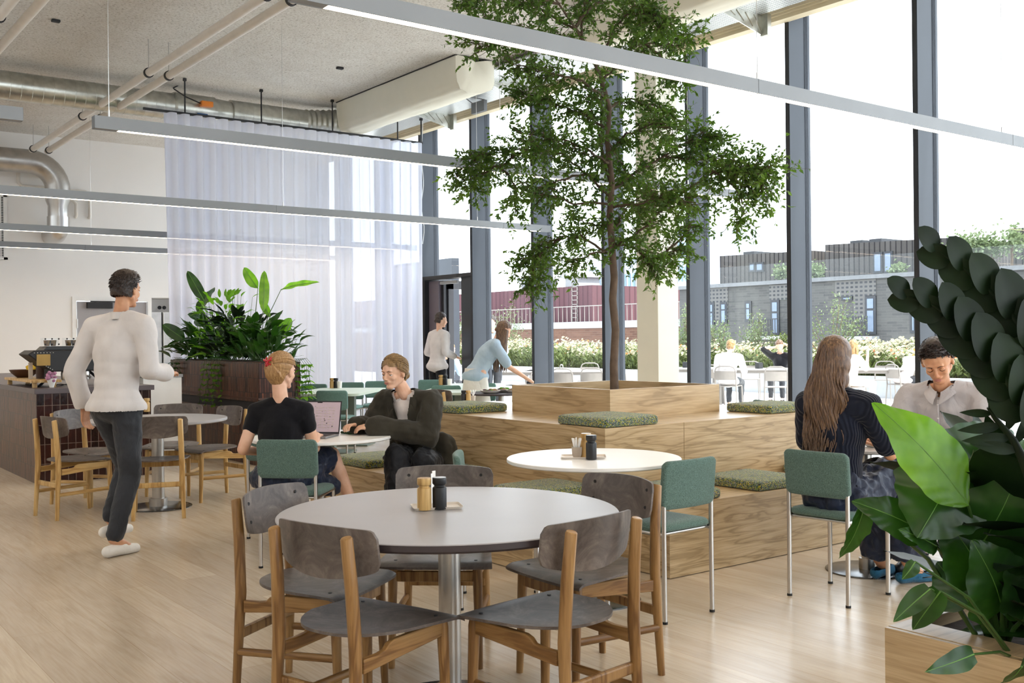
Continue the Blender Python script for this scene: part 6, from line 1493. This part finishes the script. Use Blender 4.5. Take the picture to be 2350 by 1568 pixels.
def shoepair(t, J, mat, which='LR', low=False, s=1.0, name='shoe'):
    for S in which:
        b = MB(); g, d = shoe(b, J['an' + S], J['toe' + S], s); zb = Vector(J['toe' + S]).z
        def ct(v, zb=zb): return v.z < zb + (.055 if low else .11)
        m = bake(b, .006, 3, 0, cut=ct)
        for i, v in enumerate(m.v):
            if v.z < zb + .004: m.v[i] = Vector((v.x, v.y, zb + .004 - .004))
        m.build(name, mat, t, 80)

# --- the walking man
J = dict(pelvis=(0, 0, .98), chest=(.03, 0, 1.30), neck=(.05, 0, 1.55), head=(.08, -.02, 1.715), shL=(.03, .20, 1.47), shR=(.05, -.20, 1.48),
         elL=(-.06, .30, 1.18), elR=(.02, -.27, 1.19), wrL=(.04, .31, .94), wrR=(.26, -.20, 1.16), hipL=(0, .09, .95), hipR=(0, -.09, .95),
         knL=(.20, .10, .55), knR=(.03, -.09, .52), anL=(.02, .08, .22), anR=(-.10, -.07, .115), toeL=(.12, .08, .10), toeR=(.05, -.09, .005))
t, P, R, hc, hs = figure('person', 'person in white shirt and charcoal trousers walking away at the left', (1.98, 6.93, 0), D(30), J, 'skin_tan', .006, 1.02, (.99, .04, -.05), hi=True, hands={'L': ((.1, 0, -1), (0, -1, 0), 1, .5), 'R': ((.8, .3, .1), (0, .3, -1), -1, .4)}, w=1.08, dp=1.05, brow='hair_dark', thick=1.05)
hair_short(t, hc, R, hs, 'hair_dark', 3); fuzz(t, P, hs, 'hair_dark', 1800, .015, 3, KEEPS)
garment_top(t, J, 'white_shirt', .024, .93, 1.06, 1.05, .009, .014, name='shirt', lower=.026, arm=.006, cut=lambda v, f=neckcut(J, .068, .02): v.z > .93 and f(v), dscale=.2)
b = MB(); b.lathe([(.066, -.01), (.064, .035), (.058, .037), (.058, -.01)], 26, (.052, 0, 1.535)); b.build('collar', 'white_shirt', t, 60)
garment_legs(t, J, 'charcoal_trouser', .010, .97, .009, .008, w=.93, thick=1.02, dscale=.08, cut=lambda v: v.z < 1.06)
shoepair(t, J, 'sneaker_white', 'LR', s=1.08, name='sneaker')
# --- woman in black at the laptop
J = sitpose(.06, .165, .40, .085, .49, .56, .42)
J.update(head=(.06, .0, 1.178), neck=(.035, 0, 1.00), shL=(.03, .152, .935), shR=(.03, -.152, .935), chest=(.03, 0, .80), elL=(-.02, .225, .70), elR=(.08, -.20, .70), wrL=(.20, .20, .66), wrR=(.26, -.16, .76),
         knL=(.36, -.02, .57), knR=(.40, -.22, .62), anL=(.36, -.02, .12), anR=(.50, -.36, .20), toeL=(.48, -.04, .01), toeR=(.60, -.42, .10))
t, P, R, hc, hs = figure('person', 'person with pinned up blond hair in a black top, seated at the laptop', (2.70, 6.00, 0), D(47), J, 'skin_fair', .006, .97, (.93, -.33, -.08), hi=True, hands={'R': ((1, .2, -.1), (0, 0, -1), -1, .3), 'L': ((.9, .1, .1), (0, 0, -1), 1, .3)}, w=.92, dp=.9)
garment_top(t, J, 'black_jersey', .010, .22, .93, .92, .008, .006, name='black_tee', cut=lambda v, f=neckcut(J, .064, .03): f(v) and v.z > .56)
J2 = dict(J); b = MB(); pl = Vector(J['pelvis']); b.ball(pl + Vector((0, 0, -.02)), (.15, .185, .11), 20, 14)
for S in 'LR': b.cap(J['hip' + S], .105, Vector(J['hip' + S]).lerp(Vector(J['kn' + S]), .78), .088)
b.cap((.15, -.16, .50), .07, (.30, -.24, .42), .06)
bake(b, .008, 2, .016, .07, 5).build('shorts', 'navy_satin', t, 80)
shoepair(t, J, 'mill_black')
ho = updo(t, P, R, hs * 1.03, 'hair_blond'); strands(t, P, hs, 'hair_blond', (-.115, .015, .045), 190, 5, twist=.12)
b = MB(); rr = random.Random(4)
for k in range(70):       # strands swept up and twisted at the back
    a = -1.25 + 2.5 * k / 69; y0 = .078 * math.sin(a); x0 = -.02 - .075 * math.cos(a) * .6
    p0 = P(-.04 - .04 * math.cos(a), .066 * math.sin(a), -.075 + .02 * abs(math.sin(a))); p1 = P(-.108 * math.cos(a * .6) - .01, .060 * math.sin(a), -.01); p2 = P(-.118 + rr.uniform(-.004, .004), .028 * math.sin(a) + .012, .045); p3 = P(-.10, .012 + rr.uniform(-.01, .01), .085)
    b.tube([p0, p0.lerp(p1, .5) + (R @ Vector((-.008, 0, 0))), p1, p1.lerp(p2, .5) + (R @ Vector((-.006, 0, 0))), p2, p3], [.002, .005, .006, .006, .005, .002], 6)
b.build('pinned_strands', 'hair_blond', t, 80)['kind'] = 'stuff'
plain('red_plastic', 'b5202a', .3, var=.05)
b = MB(); b.tube([P(-.115, .035, .085), P(-.135, .02, .06), P(-.13, .01, .03)], .006, 8); b.tube([P(-.115, -.005, .088), P(-.135, .005, .06), P(-.13, .025, .03)], .006, 8); b.tube([P(-.125, .045, .07), P(-.14, .02, .062), P(-.128, -.015, .07)], .007, 8); b.tube([P(-.12, .04, .045), P(-.137, .02, .05), P(-.125, -.01, .04)], .005, 8)
b.build('hair_claw', 'red_plastic', t, 60)['label'] = 'red hair claw'
# --- woman in the dark blazer
J = sitpose(.1, .18, .42, .09, .42, .5, .4)
J.update(pelvis=(0, 0, .51), chest=(.16, 0, .76), neck=(.24, .0, .97), head=(.295, -.055, 1.118), shL=(.20, .175, .915), shR=(.19, -.185, .915), elL=(.30, .20, .70), elR=(.22, -.29, .71), wrL=(.47, -.10, .76), wrR=(.43, -.26, .765),
         knL=(.36, .20, .53), knR=(.42, .02, .56), anL=(.38, .22, .10), anR=(.48, .10, .10), toeL=(.50, .24, .005), toeR=(.60, .12, .005))
BR = D(211)
t, P, R, hc, hs = figure('person', 'person in a dark olive blazer and white tee sitting on the bench edge, facing left', (3.88, 6.22, .028), BR, J, 'skin_fair', .005, .98, (.97, -.20, -.14), hi=True, hands={'L': ((.45, -.85, .05), (-.2, -.2, -1), 1, .5), 'R': ((.9, -.15, .1), (-.2, .2, -1), -1, .5)}, w=.95, dp=.9)
updo(t, P, R, hs * 1.0, 'hair_darkblond', ((-.115, 0, -.035), (.032, .034, .034)), 7); strands(t, P, hs, 'hair_darkblond', (-.112, 0, -.03), 200, 6)
garment_top(t, J, 'white_tee', .006, .2, .95, .92, .006, .003, name='white_tee', cut=neckcut(J, .066, .04))
fd = Vector((1, 0, 0)); ax = (Vector(J['neck']) - Vector(J['pelvis'])).normalized()
def vcut(v):
    h = (v - Vector(J['pelvis'])).dot(ax); f = v.x - (J['pelvis'][0] + ax.x / ax.z * (v.z - J['pelvis'][2]))
    if .02 < f < .19 and v.z > .66 and abs(v.y) < .018 + (v.z - .66) * .20: return False
    return NC(v)
NC = neckcut(J, .078, .03, .0)
garment_top(t, J, 'blazer_wool', .034, 1.0, 1.02, 1.05, .007, .018, name='blazer', cut=vcut, arm=.012, dscale=.12, seed=4)
b = MB(); b.ball((-.10, .0, .50), (.15, .20, .09), 18, 12); b.cap((.02, .17, .60), .09, (-.02, .20, .44), .085); b.cap((.0, -.17, .60), .09, (-.1, -.22, .44), .085); b.cap((-.16, .12, .50), .05, (-.30, .16, .46), .03)
bake(b, .010, 3, .022, .10, 9).build('blazer_skirt', 'blazer_wool', t, 80)
def bcol(u, v):
    a = D(62) + u * D(236); r = .088 + .016 * (1 - v); nk_ = Vector(J['neck']); return Vector((nk_.x - .012 + r * math.cos(a) * .9, r * math.sin(a), nk_.z - .045 + .055 * v * (0.6 + .4 * max(0, -math.cos(a))) - .03 * max(0, math.cos(a))))
b = MB(); b.grid(bcol, 30, 5); b.grid(lambda u, v: bcol(u, v) + Vector((.003, 0, -.003)), 30, 5); b.build('collar', 'blazer_wool', t, 80)
for e in (-1, 1):
    b = MB(); z0, z1 = .70, .955
    def lp_(u, v, e=e):
        z = z0 + (z1 - z0) * v; w_ = .018 + (z - .66) * .20; wd_ = .012 + .055 * v * (1 - max(0, v - .72) * 1.6)
        y = e * (w_ - .004 + wd_ * u); xx = J['pelvis'][0] + ax.x / ax.z * (z - J['pelvis'][2]) + (.150 - .05 * v) * math.sqrt(max(0, 1 - (y / .19) ** 2)) + .004 + .006 * u - .06 * max(0, v - .75)
        return Vector((xx, y, z))
    b.grid(lp_, 5, 14); b.grid(lambda u, v: lp_(u, v) + Vector((-.005, 0, 0)), 5, 14); b.build('lapel', 'blazer_wool', t, 80)
garment_legs(t, J, 'black_trouser', .028, .96, .010, .02, flare=.05, dscale=.07)
shoepair(t, J, 'mill_black')
# --- woman with long hair
J = sitpose(0, .175, .43, .09, .49, .56, .42)
J.update(pelvis=(-.02, 0, .56), chest=(0.0, .01, .86), neck=(.0, .015, 1.07), head=(.03, .03, 1.245), shL=(-.0, .18, 1.01), shR=(.0, -.18, 1.01), elL=(.08, .235, .76), elR=(.10, -.245, .76), wrL=(.32, .10, .79), wrR=(.32, -.10, .79),
         knL=(.44, .0, .60), knR=(.42, -.12, .64), anL=(.50, .05, .11), anR=(.50, -.12, .12), toeL=(.62, .06, .005), toeR=(.60, -.16, .005))
LP = (4.655, 3.325, 0)
t, P, R, hc, hs = figure('person', 'person with long wavy brown hair in a navy ribbed top, seated, back turned', LP, D(4), J, 'skin_tan', .006, .98, (.94, .30, -.12), hi=True, hands={'R': ((.9, .3, .1), (0, .2, -1), -1, .5), 'L': ((.9, -.3, .1), (0, 0, -1), 1, .5)}, w=.96, dp=.95)
garment_top(t, J, 'navy_rib', .020, .42, 1.02, 1.02, .009, .008, name='ribbed_top', arm=.004, cut=lambda v, f=neckcut(J, .07, .03): f(v) and v.z > .56, dscale=.11)
garment_legs(t, J, 'navy_satin', .030, .90, .010, .026, flare=.035, dscale=.075, seed=8)
shoepair(t, J, 'blue_suede', low=True, name='ballet_flat')
b = MB(); rr = random.Random(12)
def lock(y, x, zt, L, r, ph, amp, turn):
    pts = []; rad = []; n = 20
    for k in range(n + 1):
        f = k / n; z = zt - L * f; wv = amp * min(1, f * 2.2)
        back = x - .03 * math.sin(PI * min(1, f * 1.3)) - (.075 * max(0, f - .22) if L > .35 else 0) - .015
        yy = y * (1 + .45 * min(1, f * 2.2)) + wv * math.sin(ph + f * 15) + turn * f
        pts.append((back + wv * .6 * math.cos(ph + f * 15), yy, z)); rad.append(r * (math.sin(PI * (.1 + .86 * f)) ** .5))
    b.tube(pts, rad, 5, cap=False)
hx, hy, hz = J['head']
for k in range(620):
    a = rr.uniform(-1.45, 1.45); q = rr.random() ** .5; rad_ = .088 * (.72 + .28 * q)
    y = hy + rad_ * math.sin(a) * .92; x = hx - .012 - rad_ * math.cos(a); zt = hz + .095 - .05 * abs(math.sin(a)) + rr.uniform(-.03, .01) - .04 * q
    L = rr.uniform(.46, .56) - .06 * abs(math.sin(a)); lock(y - hy, x, zt, L, rr.uniform(.0032, .0058), .8 * math.sin(k * .9) + a * 2.2, rr.uniform(.008, .013), rr.uniform(-.02, .02) )
b.v = [Vector((v[0], v[1] + hy, v[2])) for v in b.v]
b.build('long_hair', 'hair_brown', t, 80)
Ri = R.transposed(); b = MB(); b.ball(P(-.012, 0, .038), (.101, .090, .096), 28, 20, R); b.ball(P(-.035, 0, -.03), (.08, .092, .10), 24, 16, R); b.ball(P(-.045, 0, -.11), (.055, .088, .09), 20, 14, R)
bake(b, .007, 3, .002, .03, 2, lambda v: (Ri @ (v - P(0, 0, 0))).x < .035 or (Ri @ (v - P(0, 0, 0))).z > .07).build('hair_crown', 'hair_brown', t, 80)
# --- man in the pale shirt
J = sitpose(.2, .20, .46, .10, .48, .54, .45)
J.update(pelvis=(0, 0, .55), chest=(.10, 0, .85), neck=(.19, .0, 1.065), head=(.275, .0, 1.215), shL=(.15, .205, 1.005), shR=(.16, -.205, 1.00), elL=(.20, .28, .76), elR=(.22, -.28, .76), wrL=(.42, .14, .775), wrR=(.44, -.14, .775))
t, P, R, hc, hs = figure('person', 'person with short dark hair in a pale grey shirt looking down at the small table', (5.92, 3.40, 0), D(192), J, 'skin_tan', .005, 1.08, (.80, .18, -.56), (.56, 0, .83), hi=True, closed=True, hands={'L': ((.8, -.4, 0), (0, 0, -1), 1, .5), 'R': ((.8, .4, 0), (0, 0, -1), -1, .5)}, w=1.1, dp=1.05, brow='hair_dark', thick=1.08)
hair_short(t, hc, R, hs, 'hair_dark', 6, .004, .010); fuzz(t, P, hs, 'hair_dark', 2600, .018, 8, KEEPS)
Ri2 = R.transposed(); b = MB(); b.ball(P(.02, 0, -.022), tuple(q * hs for q in (.0668, .0612, .0848)), 22, 16, R)
garment_top(t, J, 'pale_shirt', .028, .88, 1.12, 1.08, .008, .014, name='shirt', arm=.012, cut=lambda v, f=neckcut(J, .070, .03): f(v) and not (v.x > .19 and abs(v.y) < (v.z - 1.0) * .5), dscale=.12, thick=1.08)
nk = Vector(J['neck'])
for e in (-1, 1):
    b = MB()
    def cl_(u, v, e=e):
        a = (.16 + u * 2.9) * e; r = .072 + .02 * (1 - v) + (.012 if v < .5 else 0); dip = .05 * max(0, math.cos(a)) ** 3
        z = nk.z - .012 + .030 * v - dip - (1 - v) * (.012 + .03 * max(0, math.cos(a)) ** 2); return Vector((nk.x - .005 + r * math.cos(a) + .02 * (1 - v) * max(0, math.cos(a)), r * math.sin(a), z))
    b.grid(cl_, 18, 5); b.grid(lambda u, v: cl_(u, v) * .995 + Vector((.0009, 0, .002)), 18, 5); b.build('collar', 'pale_shirt', t, 80)
b = MB(); b.tube([(.285 - .01, 0, .99), (.275, 0, .90), (.25, 0, .80), (.2, 0, .68)], .006, 6, flat=.5); b.build('button_placket', 'pale_shirt', t, 60)
for z, x in ((.96, .287), (.88, .283), (.80, .262)):
    b = MB(); b.ball((x - .012, 0, z), (.003, .006, .006), 10, 6); b.build('button', 'white_plastic', t)
garment_legs(t, J, 'charcoal_trouser', .02, .96, .012, .014)
shoepair(t, J, 'mill_black')
# --- simpler distant people
def distant(label, loc, rz, J, top, bottom, hair, skin='skin_fair', sleeve=.45, face=(1, 0, 0), up=(0, 0, 1), hs=1.0, hairfn=None, skirt=False, thick=1.0):
    t, P, R, hc, s = figure('person', label, loc, rz, J, skin, .011, hs, face, up, w=1.0, thick=thick)
    hair_short(t, hc, R, hs, hair, 1, .008)
    garment_top(t, J, top, .022, sleeve, voxel=.013, disp=.005, name='shirt', lower=.02, arm=.006, cut=neckcut(J, .068, .03))
    garment_legs(t, J, bottom, .006, .45 if skirt else .95, .014, .010, cut=(lambda v: v.z < J['pelvis'][2] - .03) if skirt else None)
    shoepair(t, J, 'mill_black'); return t, P, R
def stand(lean=0.0, elL=None):
    J = dict(pelvis=(0, 0, .96), chest=(.02 + lean * .6, 0, 1.27), neck=(.03 + lean, 0, 1.50), head=(.06 + lean, 0, 1.665), shL=(.02 + lean, .18, 1.43), shR=(.02 + lean, -.18, 1.43), elL=(-.03 + lean, .24, 1.15), elR=(-.03 + lean, -.24, 1.15), wrL=(.2 + lean, .2, 1.08), wrR=(.2 + lean, -.2, 1.08),
             hipL=(0, .09, .93), hipR=(0, -.09, .93), knL=(.03, .1, .5), knR=(.03, -.1, .5), anL=(-.02, .1, .1), anR=(-.02, -.1, .1), toeL=(.12, .11, .005), toeR=(.12, -.11, .005)); return J
p = cp(1003, 800, 16.6); distant('person in a white shirt and dark trousers standing in the terrace doorway', (p.x, p.y, 0), D(5), stand(.02), 'white_shirt', 'black_trouser', 'hair_dark', sleeve=.9, face=(.9, -.4, -.1), hs=1.02)
# serving woman
J = stand(0); J.update(pelvis=(-.05, 0, .93), chest=(.10, 0, 1.17), neck=(.22, 0, 1.34), head=(.30, 0, 1.46), shL=(.18, .16, 1.28), shR=(.18, -.16, 1.28), elL=(.34, .19, 1.05), elR=(.34, -.19, 1.02), wrL=(.56, .12, .90), wrR=(.56, -.12, .88))
p = cp(1100, 800, 12.9)
t, P, R = distant('person with long dark hair in a pale blue top leaning over the dark table', (p.x, p.y, 0), D(-28), J, 'blue_top', 'white_skirt', 'hair_brown', sleeve=.42, face=(.85, -.1, -.45), up=(.4, 0, .9), skirt=True)
b = MB(); rr = random.Random(2); hx, hy, hz = J['head']
for k in range(90):
    a = rr.uniform(.8, 5.5); q = .078; x0, y0 = hx + q * math.cos(a), hy + q * math.sin(a); L = rr.uniform(.4, .52)
    b.tube([(x0 * .6 + hx * .4, y0 * .6, hz + .08), (x0, y0, hz), (x0 - .02, y0 * 1.15, hz - .15), (x0 - .03 + rr.uniform(-.02, .02), y0 * 1.25, hz - L)], [.006, .011, .012, .004], 6)
b.build('long_hair', 'hair_brown', t, 80)
b = MB(); b.lathe([(.15, 1.0), (.165, .9), (.19, .7), (.23, .45), (.225, .45), (.15, .95)], 26, (-.05, 0, 0), sx=.9); b.build('skirt', 'white_skirt', t, 60)
# people outside
p = cp(1132, 760, 18.6); distant('person with dark hair seen outside just behind the mullion beside the serving woman', (p.x, p.y, -.02), D(200), stand(0), 'blue_top', 'charcoal_trouser', 'hair_dark', sleeve=.9)
J = sitpose(.05, .19, .44); p = cp(1026, 850, 19.5); distant('person with light hair seated outside, seen through the open terrace door', (p.x, p.y, -.02), D(10), J, 'blue_top', 'charcoal_trouser', 'hair_darkblond')
J = sitpose(.05, .21, .46); J['head'] = (.12, -.02, 1.19)
p = cp(1672, 850, 19.6); distant('person in a white shirt seated outside, back to the window', (p.x, p.y, -.02), D(25), J, 'white_shirt', 'charcoal_trouser', 'hair_darkblond', sleeve=.9, face=(.9, -.35, -.1)); OA = (p.x, p.y)
J = sitpose(.08, .18, .43); J.update(elL=(.22, .33, 1.12), elR=(.22, -.33, 1.12), wrL=(.12, .12, 1.20), wrR=(.14, -.12, 1.14))
p = cp(1793, 850, 21.6); distant('person in a dark top outside raising both hands to the hair', (p.x, p.y, -.02), D(205), J, 'black_jersey', 'charcoal_trouser', 'hair_brown', face=(.85, .2, -.4), up=(.4, 0, .9)); OB = (p.x, p.y)
J = sitpose(.05, .18, .43); J.update(wrL=(.30, .12, .98), elL=(.15, .2, .76), wrR=(.34, -.1, 1.02), elR=(.15, -.26, .78))
p = cp(1950, 850, 18.6); t, P, R = distant('person with wavy blond hair in a striped top seated outside by the mullion', (p.x, p.y, -.02), D(-10), J, 'striped_knit', 'white_skirt', 'hair_darkblond', face=(.9, .3, 0)); OCc = (p.x, p.y)
b = MB(); hx, hy, hz = J['head']
for k in range(40):
    a = rr.uniform(1.4, 4.9); x0, y0 = hx + .08 * math.cos(a), .08 * math.sin(a); b.tube([(hx, y0 * .5, hz + .09), (x0, y0, hz), (x0 - .02, y0 * 1.3, hz - .16), (x0 + rr.uniform(-.02, .02), y0 * 1.2, hz - .24)], [.008, .016, .018, .006], 6)
b.build('wavy_hair', 'hair_darkblond', t, 80)
b = MB()
for k in range(9):
    z = .66 + k * .036; b.lathe([(.168, z), (.168, z + .008)], 24, (.03, 0, 0), sx=.86, sy=1.12)
J = sitpose(.30, .19, .38); J['head'] = (.40, 0, .98); J['neck'] = (.30, 0, .92)
p = cp(2072, 850, 19.5); distant('person in a white tee bending over the terrace table beside the right mullion', (p.x, p.y, -.02), D(-20), J, 'white_tee', 'black_trouser', 'hair_darkblond', face=(.5, 0, -.85), up=(.85, 0, .5)); OD = (p.x, p.y)
oc.location = (OA[0], OA[1], -.02); oc.rotation_euler.z = D(25)
def occ(label, p, deg): dup(oc, (p[0], p[1], -.02), D(deg), label)
occ('terrace chair under the person raising hands', OB, 205); occ('terrace chair under the person in the striped top', OCc, -10); occ('terrace chair under the bending person in white', OD, -20)
for px, zc, dg, lb in ((1780, 19.0, 40, 'terrace chair with rounded back left of the middle mullion, empty'), (2025, 21.5, 200, 'empty terrace chair facing us between the striped top and the bending person'), (1630, 20.5, 60, 'terrace chair cut off by the mullion left of the man in white'),
                       (1212, 18.3, 100, 'terrace chair right of the serving woman, back turned to us'), (1262, 21.5, 150, 'terrace chair left of the long outdoor table'), (1300, 19.0, 30, 'terrace chair at the near side of the long outdoor table'), (1362, 19.2, 40, 'terrace chair at the right end of the long outdoor table'),
                       (1350, 22.5, 220, 'terrace chair at the far side of the long outdoor table'), (1440, 18.5, 0, 'terrace chair between the tree trunk and the cream column'), (1582, 19.5, 120, 'terrace chair seen just right of the cream column'), (1240, 23, 200, 'farthest terrace chair by the flower bed'),
                       (1720, 22.5, 215, 'terrace chair at the far side of the table of the man in white')):
    p = cp(px, 850, zc); occ(lb, (p.x, p.y), dg)
p = cp(1735, 850, 20.6); out_table('terrace table in front of the man in white', (p.x, p.y, -.02), 1.5, .8, D(-55))
p = cp(2015, 850, 19.9); out_table('terrace table beside the striped top person', (p.x, p.y, -.02), 1.5, .8, D(-50))
p = cp(1305, 850, 20.6); out_table('long terrace table left of the tree trunk', (p.x, p.y, -.02), 1.7, .8, D(-50))
p = cp(1180, 850, 20.8); out_table('terrace table behind the serving woman', (p.x, p.y, -.02), 1.0, .8, D(-50))
p = cp(1590, 850, 21.5); out_table('terrace table right of the cream column', (p.x, p.y, -.02), 1.0, .8, D(-50))
for px, zc, lb in ((1742, 20.4, 'dark square napkin holder on the terrace table before the man in white'), (1575, 21.5, 'dark napkin holder on the table right of the cream column')):
    p = cp(px, 850, zc); b = MB(); b.box(-.06, .06, -.05, .05, 0, .12); tag(b.build('napkin_holder', 'dark_metal', loc=(p.x, p.y, .716), smooth=0), lb, 'holder')
